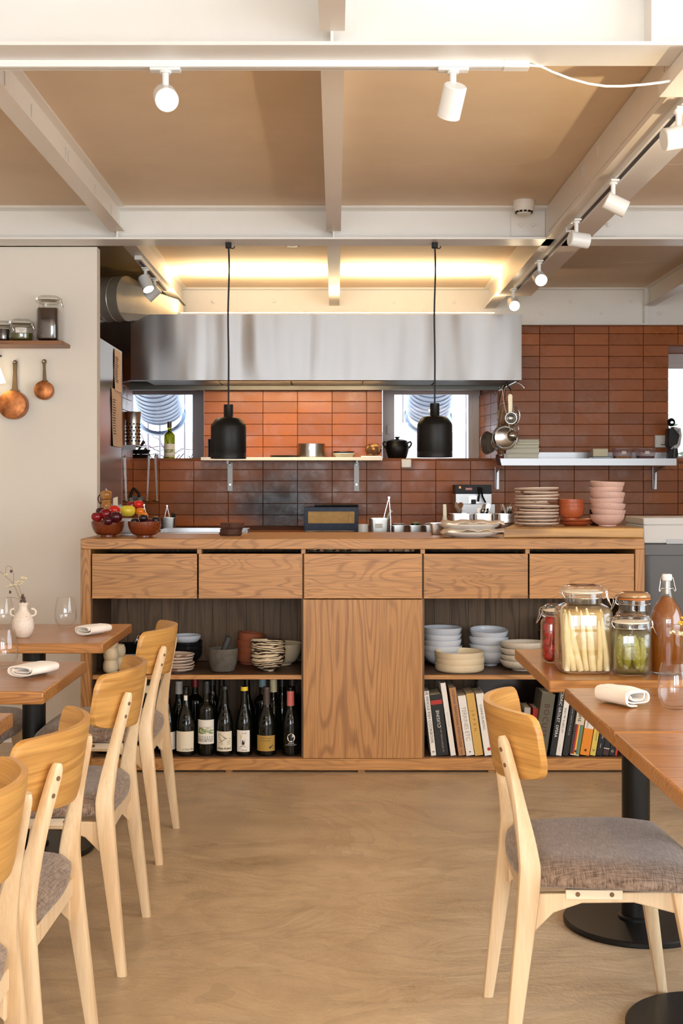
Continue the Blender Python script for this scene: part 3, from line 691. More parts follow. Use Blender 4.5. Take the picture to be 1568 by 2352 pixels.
part('front_lip', MB().box(PX(1149, 8.35), PX(1553, 8.35), 8.350, 8.354, PZ(1069, 8.35), SH2-0.004), M['shelf_steel'], s2)
part('upstand', MB().box(PX(1160, 8.69), PX(1536, 8.69), 8.688, 8.695, SH2, PZ(1039, 8.69)), M['shelf_steel'], s2)
for px, sgn in ((1153, 1), (1527, 1)):
    x = PX(px, 8.4)
    part('bracket', MB().prism([(8.36, SH2-0.05), (8.69, SH2-0.05), (8.69, PZ(1124, 8.5)), (8.66, PZ(1124, 8.5)), (8.63, SH2-0.09)], x-0.012, x-0.006, 'X').box(x-0.014, x+0.014, 8.675, 8.69, PZ(1124, 8.5), SH2-0.05), M['shelf_steel'], s2)
s3 = thing('side_shelf', 'small steel side shelf carrying a perforated utensil holder', 'shelf', (-1.33, 8.45, 1.5))
SH3 = PZ(1023, 8.35)
part('board', MB().box(-1.366, -1.285, 8.25, 8.68, SH3-0.004, SH3), M['shelf_steel'], s3)
part('front_lip', MB().box(-1.366, -1.285, 8.25, 8.254, SH3-0.03, SH3-0.004), M['shelf_steel'], s3)

# ------------------------------------------------------------------ pendants
def pendant(px, py_top, py_mid, label):
    Y = 6.165; x = PX(px, Y)
    zt, zb = PZ(py_top, Y), PZ(py_top+124, Y)
    t = thing('pendant_lamp', label, 'lamp', (x, Y, 2.42), 'black pendants above the serving counter')
    s = 478.5
    r, rn = 40.7/s, 10.8/s; zn = PZ(py_top+29, Y); zsd = PZ(py_top+48, Y)
    prof = [(0.0005, zt-zb+0.0), (rn, zt-zb), (rn, zn-zb+0.003), (rn+0.002, zn-zb), (r*0.62, zn-zb-0.003), (r*0.72, zn-zb-0.008), (r*0.97, zsd-zb+0.004), (r, zsd-zb-0.008),
            (r, 0.030), (r*0.992, 0.0285), (r*0.992, 0.027), (r, 0.0255), (r, 0.0), (r-0.003, 0.0), (r-0.003, zsd-zb-0.008), (r*0.6, zn-zb-0.010), (0.0005, zn-zb-0.012)]
    part('lamp_shade', MB().lathe(prof, (x, Y, zb), 48, cap=False), M['black'], t)
    pts = [(x+0.004*math.sin(i*0.7)*(1-i/14), Y, 2.415+(zt-2.415)*i/14) for i in range(15)]
    part('cord', MB().tube(pts, 0.0042, 8), M['black'], t)
    part('ceiling_clip', MB().box(x-0.014, x+0.014, Y-0.014, Y+0.014, 2.392, 2.4198), M['black'], t, bev=0.003)
    part('cord_loop', MB().tube([(x, Y, 2.405), (x+0.012, Y, 2.392), (x+0.025, Y, 2.392), (x+0.030, Y, 2.402)], 0.003, 6), M['black'], t)
    part('bulb', MB().sphere((x, Y, zb+0.09), 0.03), M['unlit'], t)
pendant(524.5, 929.5, 0, 'black pendant lamp above the counter, in front of the white wall shelf')
pendant(998, 926.5, 0, 'black pendant lamp above the counter, beside the black casserole')

# ------------------------------------------------------------------ spotlights and tracks
def spot(label, at, d, lit, group, L_=0.10, r=0.032, power=0, drop=0.055, yrot=0, glow=True):
    """at = point on the underside of the track, d = aiming direction"""
    x, y, z = at; d = Vector(d).normalized()
    t = thing('spotlight', label, 'spotlight', at, group)
    part('adapter', MB().box(x-0.016, x+0.016, y-0.042, y+0.042, z-0.008, z) if yrot else MB().box(x-0.042, x+0.042, y-0.016, y+0.016, z-0.008, z), M['white_lamp'], t, bev=0.002)
    part('stem', MB().cyl((x, y, z-0.008), (x, y, z-drop), 0.009, seg=14).cyl((x, y, z-0.008), (x, y, z-0.014), 0.016, seg=14), M['white_lamp'], t)
    c = Vector((x, y, z-drop-r*0.72)) + d*0.012
    q = d.to_track_quat('Z', 'Y').to_matrix().to_4x4(); Mx = Matrix.Translation(c) @ q
    h = L_/2
    part('lamp_body', MB().lathe([(0.0005, -h), (r-0.003, -h), (r, -h+0.003), (r, h), (r-0.003, h), (r-0.004, h-0.010), (0.0005, h-0.012)], seg=32, M=Mx, cap=False), M['white_lamp'], t)
    part('lens', MB().lathe([(0.0005, h-0.008), (r-0.0045, h-0.008), (r-0.0045, h-0.006), (0.0005, h-0.004)], seg=24, M=Mx, cap=False), M['lit'] if lit else M['unlit'], t)
    if power:
        l = bpy.data.lights.new('spot_beam', 'SPOT'); l.energy = power; l.color = (1.0, 0.76, 0.48); l.spot_size = math.radians(75); l.spot_blend = 0.8; l.shadow_soft_size = 0.03
        o = bpy.data.objects.new('spot_beam', l); COL.objects.link(o)
        o.matrix_world = Matrix.Translation(c+d*(h+0.005)) @ d.to_track_quat('-Z', 'Y').to_matrix().to_4x4()
    return t
# track under the first cross beam
yt = 3.537
tr = thing('light_track', 'white spotlight track along the first cross beam', 'track', (-0.6, yt, 2.40))
part('rail', MB().box(-2.4, PX(1155, yt), yt-0.017, yt+0.017, 2.402, 2.4198), M['white_lamp'], tr)
part('slot', MB().box(-2.4, PX(1155, yt), yt-0.004, yt+0.004, 2.4013, 2.4022), M['unlit'], tr)
part('end_feed', MB().box(PX(1155, yt), PX(1214, yt), yt-0.019, yt+0.019, 2.400, 2.4198), M['white_lamp'], tr, bev=0.002)
GA = 'spotlights on the track of the first cross beam'
spot('lit white spotlight on the first beam track, glowing towards the tables', (PX(380, yt), yt, 2.402), (0.17, -0.88, -0.38), True, GA, L_=0.115, power=26)
spot('white spotlight on the first beam track, turned away and showing its round back', (PX(1040, yt), yt, 2.402), (-0.16, 0.55, -0.75), True, GA, L_=0.09, power=24)
ya, yb = 3.60, 3.75
cab = [(PX(1214, yt)+0.002, yt, 2.411)]
for px, py in ((1240,152),(1270,166),(1310,181),(1350,192),(1390,198),(1430,198),(1480,194),(1520,189),(1546,184)):
    cab.append((PX(px, 3.57), 3.57, PZ(py, 3.57)))
solo('power_cable', MB().tube(cab, 0.0036, 8), M['white_lamp'], 'white cable sagging from the track end to the girder', 'cable')
solo('power_box', MB().box(PX(1519, 3.66), PX(1519, 3.66)+0.30, 3.40, 3.70, PZ(219, 3.68), 2.419), M['joist_paint'], 'boxed white feed housing at the near end of the girder', 'box', bev=0.003)
# track under the girder
tg = thing('light_track', 'white spotlight track with a dark slot under the broad girder', 'track', (1.055, 5.6, 2.40))
M['slot'] = plain('dark_track_slot', rgb(58,52,48), 0.5)
for y0, y1 in ((3.72, 5.76), (5.79, 7.5)):
    part('rail', MB().box(1.055-0.018, 1.055+0.018, y0, y1, 2.398, 2.4198), M['white_lamp'], tg)
    part('slot', MB().box(1.055-0.008, 1.055+0.008, y0+0.02, y1-0.02, 2.3968, 2.3982), M['slot'], tg)
GB = 'spotlights on the girder track'
zt_ = 2.396
spot('large white spotlight nearest on the girder track, cut by the picture edge', (1.04, 3.90, zt_), (1.0, 0.12, 0.20), False, GB, L_=0.12, r=0.034, drop=0.06, yrot=1)
spot('second spotlight on the girder track, its lit face turned to the tiled wall', (1.04, 4.82, zt_), (0.85, -0.05, -0.42), True, GB, L_=0.085, drop=0.06, yrot=1, power=9)
spot('third spotlight on the girder track, lying level over the cross beam', (1.035, 5.53, zt_), (0.97, 0.22, -0.10), False, GB, L_=0.085, drop=0.06, yrot=1)
spot('glowing fourth spotlight on the girder track, facing the dining room', (1.035, 6.54, zt_), (0.06, -0.9, -0.42), True, GB, L_=0.08, drop=0.06, yrot=1, power=10)
spot('glowing last spotlight on the girder track, just above the hood corner', (1.03, 7.46, zt_), (0.02, -0.9, -0.45), True, GB, L_=0.08, drop=0.06, yrot=1, power=8)
# spotlights of the dining room, on a second track behind the viewer
t2_ = thing('light_track', 'white spotlight track over the foremost tables, outside the picture', 'track', (0.2, 0.9, 2.40))
part('rail', MB().box(-2.2, 2.4, 0.883, 0.917, 2.402, 2.4198), M['white_lamp'], t2_)
part('hanger', MB().cyl((-2.0, 0.9, 2.4198), (-2.0, 0.9, 2.58), 0.006).cyl((2.2, 0.9, 2.4198), (2.2, 0.9, 2.58), 0.006), M['white_lamp'], t2_)
GD = 'spotlights over the foremost tables'
spot('warm spotlight over the aisle chairs, outside the picture', (-0.9, 0.9, 2.402), (0.05, 0.62, -0.75), True, GD, L_=0.1, power=24)
spot('warm spotlight over the aisle floor, outside the picture', (0.2, 0.9, 2.402), (0.0, 0.60, -0.78), True, GD, L_=0.1, power=30)
spot('warm spotlight over the jar tables, outside the picture', (1.3, 0.9, 2.402), (-0.10, 0.62, -0.75), True, GD, L_=0.1, power=24)
# kitchen track at the left
tk = thing('light_track', 'short spotlight track under the kitchen joist beside the round duct', 'track', (-1.035, 7.2, 2.44))
part('rail', MB().box(-1.053, -1.017, 6.72, 7.85, 2.436, 2.4568), M['white_lamp'], tk)
part('slot', MB().box(-1.043, -1.027, 6.78, 7.80, 2.4348, 2.4362), M['slot'], tk)
GC = 'spotlights on the short kitchen track'
spot('white spotlight on the short kitchen track, tilted down to the counter', (-1.035, 6.98, 2.434), (0.35, -0.35, -0.75), True, GC, L_=0.085, drop=0.05, yrot=1, power=9)
spot('white spotlight on the short kitchen track, tilted towards the duct', (-1.035, 7.33, 2.434), (-0.62, 0.1, -0.55), False, GC, L_=0.085, drop=0.05, yrot=1)

# smoke detectors
def detector(px, Y, r, label):
    x = PX(px, Y)
    t = thing('smoke_detector', label, 'smoke detector', (x, Y, 2.58))
    part('base', MB().lathe([(r, 0.002), (r, -0.028), (r*0.97, -0.032)], (x, Y, 2.578), 40), M['white_plastic'], t)
    part('sensor_head', MB().lathe([(r*0.93, -0.032), (r*0.90, -0.044), (r*0.6, -0.060), (0.001, -0.061)], (x, Y, 2.578), 40, cap=False), M['white_plastic'], t)
    vm = MB()
    for k in range(12):
        a = 2*math.pi*k/12
        vm.box(-0.007, 0.007, -0.003, 0.003, -0.004, 0.004, Matrix.Translation((x+r*0.77*math.cos(a), Y+r*0.77*math.sin(a), 2.578-0.052)) @ Matrix.Rotation(a+math.pi/2, 4, 'Z'))
    part('vent_slots', vm, M['black'], t)
detector(1203, 5.98, 0.049, 'white smoke detector on the ceiling beside the broad girder')
detector(671, 6.80, 0.046, 'white smoke detector on the kitchen ceiling above the hood')

# made-up floor lamp, unseen, added to wash the ceiling panel beside the girder
fl_ = thing('added_floor_lamp', 'slim black floor lamp beyond the jar tables, unseen, added to warm the ceiling', 'lamp', (1.72, 3.25, 0))
part('base', MB().lathe([(0.001, 0), (0.13, 0), (0.13, 0.015), (0.02, 0.025), (0.001, 0.025)], (1.72, 3.25, 0.0005), 32, cap=False), M['black'], fl_)
part('pole', MB().cyl((1.72, 3.25, 0.02), (1.72, 3.25, 1.42), 0.011), M['black'], fl_)
part('lamp_shade', MB().lathe([(0.012, 1.40), (0.05, 1.42), (0.10, 1.48), (0.098, 1.482), (0.045, 1.428), (0.001, 1.425)], (1.72, 3.25, 0), 32, cap=False), M['black'], fl_)
part('bulb', MB().sphere((1.72, 3.25, 1.455), 0.022), M['lit'], fl_)
l = bpy.data.lights.new('added_uplighter', 'SPOT'); l.energy = 48; l.color = (1.0, 0.78, 0.46); l.spot_size = math.radians(62); l.spot_blend = 0.9; l.shadow_soft_size = 0.03  # light of the added lamp, aimed up to warm the ceiling
o = bpy.data.objects.new('added_uplighter', l); COL.objects.link(o)
dv = (Vector((0.52, 4.25, 2.58))-Vector((1.72, 3.25, 1.49))).normalized()
o.matrix_world = Matrix.Translation((1.72, 3.25, 1.49)) @ dv.to_track_quat('-Z', 'Y').to_matrix().to_4x4()
# ------------------------------------------------------------------ tables
TZ = 0.745
def table(label, x0, x1, y0, y1, base_r=0.205):
    t = thing('dining_table', label, 'table', ((x0+x1)/2, (y0+y1)/2, 0), 'square tables on black pedestals')
    cx_, cy_ = (x0+x1)/2, (y0+y1)/2
    part('table_top', MB().box(x0, x1, y0, y1, TZ-0.032, TZ), M['table'], t, bev=0.004)
    part('column', MB().cyl((cx_, cy_, 0.02), (cx_, cy_, TZ-0.036), 0.0395, seg=36), M['black_base'], t)
    part('top_plate', MB().box(cx_-0.12, cx_+0.12, cy_-0.12, cy_+0.12, TZ-0.036, TZ-0.0325), M['black_base'], t)
    part('base_disc', MB().lathe([(base_r-0.002, 0), (base_r, 0.003), (base_r, 0.013), (base_r-0.004, 0.017), (0.05, 0.019), (0.05, 0.026), (0.044, 0.03), (0.001, 0.03)], (cx_, cy_, 0), 64, cap=False), M['black_base'], t, ang=25)
    return t
table('wooden table in the row of four chairs, nearest the serving counter', -1.33, -0.749, 4.131, 4.722)
table('wooden table in the row of four chairs, with a napkin and one big glass', -1.31, -0.721, 3.168, 3.717)
table('wooden table in the row of four chairs, cut off by the picture edge', -1.31, -0.722, 2.25, 2.877)
table('wooden table carrying the preserving jars', 0.556, 1.16, 3.352, 3.998)
table('wooden table with a napkin and glass beside the single grey-seated chair', 0.574, 1.17, 2.655, 3.229)
table('foremost wooden table, pushed against the one with napkin and glass', 0.574, 1.17, 2.07, 2.645)

# ------------------------------------------------------------------ chairs (local frame: sitter faces +X)
def fabric_mat():
    m, nt, b = newmat('grey_brown_woven_fabric'); L = nt.links.new
    tc = N(nt, 'ShaderNodeTexCoord'); f = []
    for s in ((30, 420, 60), (420, 30, 60)):
        mp = N(nt, 'ShaderNodeMapping'); mp.inputs['Scale'].default_value = s; L(tc.outputs['Object'], mp.inputs[0])
        n = N(nt, 'ShaderNodeTexNoise', i_Scale=1.0, i_Detail=2.0); L(mp.outputs[0], n.inputs[0]); f.append(n)
    a = N(nt, 'ShaderNodeMath', operation='ADD'); L(f[0].outputs['Fac'], a.inputs[0]); L(f[1].outputs['Fac'], a.inputs[1])
    cr = N(nt, 'ShaderNodeValToRGB'); e = cr.color_ramp.elements; e[0].position = 0.38; e[0].color = rgb(92,72,60); e[1].position = 0.64; e[1].color = rgb(160,138,120)
    h = N(nt, 'ShaderNodeMath', operation='MULTIPLY'); h.inputs[1].default_value = 0.5; L(a.outputs[0], h.inputs[0]); L(h.outputs[0], cr.inputs[0])
    L(cr.outputs[0], b.inputs['Base Color']); b.inputs['Roughness'].default_value = 0.9; b.inputs['Sheen Weight'].default_value = 0.3
    bp = N(nt, 'ShaderNodeBump', i_Strength=0.3, i_Distance=0.001); L(a.outputs[0], bp.inputs['Height']); L(bp.outputs[0], b.inputs['Normal'])
    return m
M['fabric'] = fabric_mat()
M['bracket_wood'] = plain('pale_bracket_wood', rgb(238,220,192), 0.45)
M['hole'] = plain('dark_screw_hole', rgb(120,90,62), 0.7)
def rrect(c, ux, uy, a, b_, r, n=3):
    pts = []
    for (sx, sy, a0) in ((1, 1, 0), (-1, 1, 90), (-1, -1, 180), (1, -1, 270)):
        for k in range(n):
            t = math.radians(a0+90*k/(n-1))
            pts.append(Vector(c)+ux*(sx*(a-r)+r*math.cos(t))+uy*(sy*(b_-r)+r*math.sin(t)))
    return pts
def spline(ctrl, n):
    """Catmull-Rom through tuples of any length"""
    out = []; m = len(ctrl)
    for i in range(m-1):
        p = [ctrl[max(i-1, 0)], ctrl[i], ctrl[i+1], ctrl[min(i+2, m-1)]]
        for k in range(n):
            t = k/n; o = []
            for j in range(len(ctrl[0])):
                a, b_, c, d = (q[j] for q in p)
                o.append(0.5*(2*b_+(c-a)*t+(2*a-5*b_+4*c-d)*t*t+(3*b_-a-3*c+d)*t**3))
            out.append(tuple(o))
    out.append(tuple(ctrl[-1])); return out
def leg_mb(ctrl, r=0.008):
    # ctrl rows: x, y, z, half width in x, half width in y
    R = []; P = spline(ctrl, 5)
    for i, p in enumerate(P):
        q0 = P[max(i-1, 0)]; q1 = P[min(i+1, len(P)-1)]
        t = (Vector(q1[:3])-Vector(q0[:3])).normalized()
        if i == 0 or (i == len(P)-1 and False): t = Vector((0, 0, 1))
        ux = Vector((0, 1, 0)).cross(t).normalized(); uy = t.cross(ux)
        if len(p) > 5:
            Rz = Matrix.Rotation(math.radians(p[5]), 3, t); ux = Rz @ ux; uy = Rz @ uy
        R.append(rrect(p[:3], ux, uy, p[3], p[4], min(r, p[3]*0.9, p[4]*0.9)))
    return MB().rings(R)
def make_chair(label):
    t = thing('dining_chair', label, 'chair', (0, 0, 0), 'oak chairs with grey-brown seats')
    for s in (1, -1):
        c = [(0.000, .226*s, 0, .013, .012, 0), (.024, .216*s, .2, .0185, .013, 0), (.047, .202*s, .40, .0235, .0135, 0), (.046, .192*s, .47, .0215, .0135, -6*s),
             (.026, .170*s, .58, .0135, .0145, -22*s), (.004, .149*s, .675, .0105, .0145, -31*s), (-.002, .144*s, .700, .0095, .0125, -31*s), (-.004, .142*s, .711, .007, .0075, -31*s)]
        lg = part('leg', leg_mb(c), M['chair_light'], t)
        for z, x, y in ((.684, .0020, .1470), (.652, .0100, .1550)):
            nv_ = Vector((-.857, s*.515, -.10)); cc = Vector((x, y*s, z))
            part('screw_hole', MB().cyl(cc+nv_*.0085, cc+nv_*.0116, 0.0050, seg=14), M['hole'], lg)
    for s in (1, -1):
        c = [(.430, .245*s, 0, .012, .012), (.395, .220*s, .22, .017, .015), (.365, .196*s, .415, .021, .018)]
        part('leg', leg_mb(c), M['chair_light'], t)
    # curved backrest
    nu, nv = 36, 10; front = []; back = []
    def outline(uu):
        a = abs(uu); k = max(0, (a-0.80)/0.20)
        zt_ = .768-.003*a*a-.030*(1-math.sqrt(max(0, 1-k*k)))-0.004*k
        zb_ = .603+.036*a**1.6+.022*(1-math.sqrt(max(0, 1-k*k)))
        return zb_, zt_
    def bx(y, z): return -.033+.16*(.767-z)+.088*(abs(y)/.215)**2.1
    rows = []
    for i in range(nu+1):
        uu = -1+2*i/nu; y = .215*math.sin(uu*1.35)/math.sin(1.35)*1.0; zb_, zt_ = outline(uu); rows.append((y, zb_, zt_))
    th = .014; R = []
    for (y, zb_, zt_) in rows:
        ring = []
        for j in range(nv+1):
            f = j/nv; z = zb_+(zt_-zb_)*f; ring.append((bx(y, z), y, z))
        e = .004
        ring[0] = (bx(y, zb_)+e*.5, y, zb_+e*.3); ring[-1] = (bx(y, zt_)+e*.5, y, zt_-e*.3)
        for j in range(nv, -1, -1):
            f = j/nv; z = zb_+(zt_-zb_)*f; ring.append((bx(y, z)+th, y*0.985, z))
        R.append(ring)
    part('backrest', MB().rings(R), M['chair_back'], t, ang=50)
    # seat cushion
    nx, ny = 20, 20; top = []; vs = []; fs = []
    def plan(ux, uy):
        # squircle mapping of the unit square onto a rounded trapezoid
        e = 0.42
        x = ux*math.sqrt(1-e*uy*uy/2*1.0); y = uy*math.sqrt(1-e*ux*ux/2*1.0)
        X_ = .232+.208*x; hw = .200+.030*min(1, max(0, (X_-.02)/.3)); 
        return X_, y*hw*1.09
    def hgt(ux, uy):
        d = max(abs(ux), abs(uy)); edge = max(0, (d-0.62)/0.38)
        h = .452+.006*(1-ux*ux)*(uy*uy)-.004*(1-uy*uy)
        return h-.030*edge**2.4-.012*max(0, ux-0.2)**2
    G = {}
    for i in range(nx+1):
        for j in range(ny+1):
            ux, uy = -1+2*i/nx, -1+2*j/ny; X_, Y_ = plan(ux, uy)
            G[i, j] = len(vs); vs.append((X_, Y_, hgt(ux, uy)))
    for i in range(nx):
        for j in range(ny): fs.append((G[i, j], G[i+1, j], G[i+1, j+1], G[i, j+1]))
    border = [(i, 0) for i in range(nx)] + [(nx, j) for j in range(ny)] + [(i, ny) for i in range(nx, 0, -1)] + [(0, j) for j in range(ny, 0, -1)]
    prev = [G[b_] for b_ in border]
    for dz, sh in ((-.007, 1.006), (-.016, 1.0), (-.022, .975)):
        cur = []
        for k, b_ in enumerate(border):
            x, y, z = vs[G[b_]]; cur.append(len(vs)); vs.append((.232+(x-.232)*sh, y*sh, z+dz))
        nb = len(border)
        for k in range(nb): fs.append((prev[(k+1) % nb], prev[k], cur[k], cur[(k+1) % nb]))
        prev = cur
    fs.append(tuple(prev))
    part('seat', MB().add(vs, fs), M['fabric'], t, ang=60)
    # rails under the seat
    for s in (1, -1):
        poly = [(.045, .385), (.36, .392), (.36, .345), (.27, .368), (.16, .366), (.10, .345), (.045, .290)]
        Mx = Matrix.Translation((0, .188*s, 0))
        part('side_rail', MB().prism(poly, -.010, .010, 'Y', Mx), M['chair_light'], t, bev=.003)
        blk = part('bracket', MB().box(.125, .245, .194*s-.009, .194*s+.009, .376, .396), M['bracket_wood'], t, bev=.001)
        for x in (.150, .222): part('screw_hole', MB().cyl((x, (.203)*s, .387), (x, (.2045)*s, .387), .005, seg=12), M['hole'], blk)
    part('front_rail', MB().box(.355, .375, -.18, .18, .350, .392), M['chair_light'], t, bev=.003)
    part('rear_rail', MB().box(.040, .060, -.19, .19, .345, .385), M['chair_light'], t, bev=.003)
    return t
ch0 = make_chair('chair with its back to the aisle, nearest the serving counter')
def place(o, x, y, rz): o.location = (x, y, 0); o.rotation_euler = (0, 0, math.radians(rz)); return o
place(ch0, -0.584, 4.478, 180)
for lab, x, y, rz in (
    ('second chair of the aisle row counted from the serving counter', -0.549, 3.513, 180.5),
    ('third chair of the aisle row counted from the serving counter', -0.545, 2.655, 179),
    ('foremost chair of the aisle row, cut off by the picture corner', -0.548, 2.125, 180),
    ('single chair facing the tables with the preserving jars', 0.368, 2.930, -1.5),
    ('chair on the wall side of the counter-most table, only its seat corner showing', -1.545, 4.50, 0)):
    c = copy_tree(ch0); c['label'] = lab; place(c, x, y, rz)

# ------------------------------------------------------------------ tableware on the dining tables
def wine_glass(label, x, y, h=.108, r=.039, z=TZ):
    t = thing('drinking_glass', label, 'glass', (x, y, z), 'stemless wine glasses')
    o = [(.001, .0), (r*.50, .0), (r*.62, .002), (r*.80, .011), (r*.95, .027), (r*1.0, .045), (r*.97, .065), (r*.86, .09), (r*.76, h)]
    i_ = [(a-.0011, b_) for a, b_ in reversed(o[4:])] + [(r*.76-.002, .0145), (r*.5, .007), (.001, .006)]
    part('bowl', MB().lathe(o+i_, (x, y, z+.0004), 40, cap=False), M['glass_thin'], t, ang=60)
    return t
def gy(py, z=TZ): return PY(py, z)
def glass_at(px, py, label, h=.108, r=.039):
    Y = gy(py); wine_glass(label, PX(px, Y), Y, h, r)
glass_at(150.5, 1441, 'clear stemless glass standing alone beside the folded napkin, by the counter side table')
glass_at(6, 1443, 'clear stemless glass behind the little white vase')
glass_at(8, 1534, 'big clear stemless glass on the second table of the aisle row', r=.0405)
glass_at(1549, 1628, 'clear stemless glass next to the rolled napkin, near the jars', h=.105)

M['napkin'] = plain('white_cotton_napkin', rgb(244,236,226), 0.85, bump=0.15, bs=300, sheen=0.3)
def napkin(label, x, y, ang_, L_=.115, w_=.072, h_=.024, seed=0):
    t = thing('napkin', label, 'napkin', (x, y, TZ), 'folded white cloth napkins')
    rn = random.Random(seed); n = 46; R = []
    turns = 2.3
    cross = []
    for k in range(n):
        f = k/(n-1); a = -math.pi/2+f*turns*2*math.pi; s = 1-0.62*f
        cy = 0 if f < .3 else (f-.3)*.006
        ca, sa = math.cos(a), math.sin(a); ca = math.copysign(abs(ca)**.6, ca); sa = math.copysign(abs(sa)**.75, sa)
        cross.append((w_/2*(1-.45*f)*ca, h_/2+h_/2*s*sa*.95+cy+.0015*math.sin(9*f+seed)*f))
    th = .0030
    for i in range(9):
        f = i/8; e = 1-.03*math.cos(f*math.pi*2)
        ox = .003*math.sin(f*5+seed); ring = []
        for j, (u_, v_) in enumerate(cross): ring.append((L_*(f-.5)+.004*math.sin(j*.5+seed)*(1 if i in (0, 8) else 0), u_*e+ox, v_*e+.0012))
        for j in range(n-1, -1, -1):
            u_, v_ = cross[j]; c0 = h_/2; d = math.hypot(u_, (v_-c0)*2.6)+1e-5
            ring.append((L_*(f-.5)+.004*math.sin(j*.5+seed)*(1 if i in (0, 8) else 0), (u_-th*u_/d*1.6)*e+ox, (v_-th*(v_-c0)*2.6/d)*e+.0012))
        R.append(ring)
    mb = MB(); tmp = MB().rings(R, caps=False)
    Mx = Matrix.Translation((x, y, TZ+.0006)) @ Matrix.Rotation(math.radians(ang_), 4, 'Z')
    # caps as strips
    m_ = len(R[0]); base = 0
    for side in (0, 8):
        for j in range(n-1):
            tmp.f.append((side*m_+j, side*m_+j+1, side*m_+m_-2-j, side*m_+m_-1-j))
    mb.add(tmp.v, tmp.f, Mx)
    part('folded_cloth', mb, M['napkin'], t, ang=60)
napkin('folded white napkin on the table nearest the counter', PX(212, 4.35), 4.38, 62, L_=.105, w_=.078, h_=.036, seed=1)
napkin('folded white napkin on the second table of the aisle row', PX(79, 3.43), 3.44, 66, L_=.112, w_=.092, h_=.034, seed=2)
napkin('rolled white napkin showing its spiral end, on the table beside the jars', PX(1432, 2.97), 2.985, 118, L_=.105, w_=.082, h_=.044, seed=3)

M['vase'] = speckle('speckled_white_glaze', rgb(232,218,204), rgb(170,130,110), 260, .66, .4)
vy = gy(1464); vx = PX(53, vy)
va = thing('bud_vase', 'small speckled white vase with two ring handles', 'vase', (vx, vy, TZ))
r_ = .0365
part('vase_body', MB().lathe([(.001, 0), (.020, 0), (.022, .003), (.030, .012), (r_, .028), (r_*1.0, .045), (r_*.93, .060), (r_*.70, .078), (r_*.42, .092), (r_*.38, .106), (r_*.50, .112), (r_*.50, .1165), (r_*.38, .1165), (r_*.30, .106), (r_*.3, .095), (.001, .085)], (vx, vy, TZ+.0004), 36, cap=False), M['vase'], va, ang=60)
for s in (1, -1):
    pts = [(vx+s*(.030+.013*math.sin(a)), vy, TZ+.084+.012*math.cos(a)*(1.0) - .004*s*0) for a in [i*math.pi*1.15/9-0.15 for i in range(10)]]
    part('handle', MB().tube(pts, .0035, 8), M['vase'], va)
M['stem'] = plain('dry_brown_stem', rgb(150,125,90), .7)
M['petal'] = plain('cream_dried_petals', rgb(238,226,190), .7)
M['petal_y'] = plain('yellow_petals', rgb(236,196,70), .6)
M['seed'] = plain('dark_seed_heads', rgb(92,76,66), .8)
def blossom(mb, c, r, n=5, sd=0):
    for k in range(n):
        a = 6.28*k/n+sd
        d = Vector((math.cos(a), math.sin(a)*.8, .5*math.sin(k*2.1+sd))).normalized()
        mb.sphere(Vector(c)+d*r*.7, r*.55, 8, 5, (1, 1, .7))
fl = thing('dried_flowers', 'sparse dried flowers with thin curling stems in the white vase', 'flowers', (vx, vy, TZ+.1))
P3 = lambda px, py, dy=0.0: (PX(px, vy), vy+dy, PZ(py, vy))
base = P3(50, 1388)
sm = MB()
for pts in ([P3(33,1346),P3(38,1360),P3(46,1378),base], [P3(30,1340),P3(31,1320),P3(28,1306),P3(20,1300),P3(14,1304),P3(13,1318),P3(15,1322)],
            [P3(-4,1314,.02),P3(10,1323,.01),P3(28,1338),P3(33,1346)], [P3(36,1348),P3(44,1368),P3(50,1382)], [P3(42,1345),P3(48,1362),P3(53,1384)],
            [P3(44,1376),P3(30,1372),P3(14,1373)], [P3(33,1346),P3(22,1348),P3(17,1348)], [P3(40,1346),P3(50,1336),P3(54,1327)], [base, P3(50,1400)]):
    sm.tube(spline(pts, 4), .0008, 5)
part('stem', sm, M['stem'], fl)
pb = MB()
for i, (px, py) in enumerate(((17,1348),(24,1345),(33,1343),(40,1336),(46,1341),(52,1327),(57,1329),(13,1320),(48,1336))): blossom(pb, P3(px, py, .003*(-1)**i), .006, 5, i)
part('blossoms', pb, M['petal'], fl)
sb = MB()
for i, (px, py) in enumerate(((50,1372),(53,1378),(48,1381),(56,1374),(52,1368),(57,1381),(23,1360),(26,1312))): sb.sphere(P3(px, py, .002*(-1)**i), .0045, 8, 5, (1, 1, 1.3))
part('seed_heads', sb, M['seed'], fl)
# yellow posy entering at the picture edge
fy = 3.3; P4 = lambda px, py: (PX(px, fy), fy, PZ(py, fy))
fv = thing('posy_vase', 'small white vase with a yellow posy, mostly outside the picture edge', 'vase', (PX(1612, fy), fy+.07, TZ))
part('vase_body', MB().lathe([(.001, 0), (.022, 0), (.034, .02), (.034, .05), (.016, .08), (.014, .10), (.018, .105), (.001, .1)], (PX(1625, fy), fy+.08, TZ), 28, cap=False), M['vase'], fv)
yf = thing('yellow_flowers', 'yellow and cream flowers reaching in front of the amber bottle', 'flowers', (PX(1612, fy), fy+.07, TZ+.1))
part('stem', MB().tube(spline([(PX(1625, fy), fy+.08, TZ+.09), P4(1598,1470), P4(1570,1443), P4(1556,1434), P4(1543,1438), P4(1541,1447)], 4), .0009, 5), M['stem'], yf)
pb = MB(); blossom(pb, P4(1543,1452), .007, 5, 1); blossom(pb, P4(1563,1456), .009, 6, 2); part('blossoms', pb, M['petal'], yf)
pb = MB(); blossom(pb, P4(1565,1431), .008, 6, 3); blossom(pb, P4(1570,1418), .007, 5, 4); part('yellow_blossoms', pb, M['petal_y'], yf)

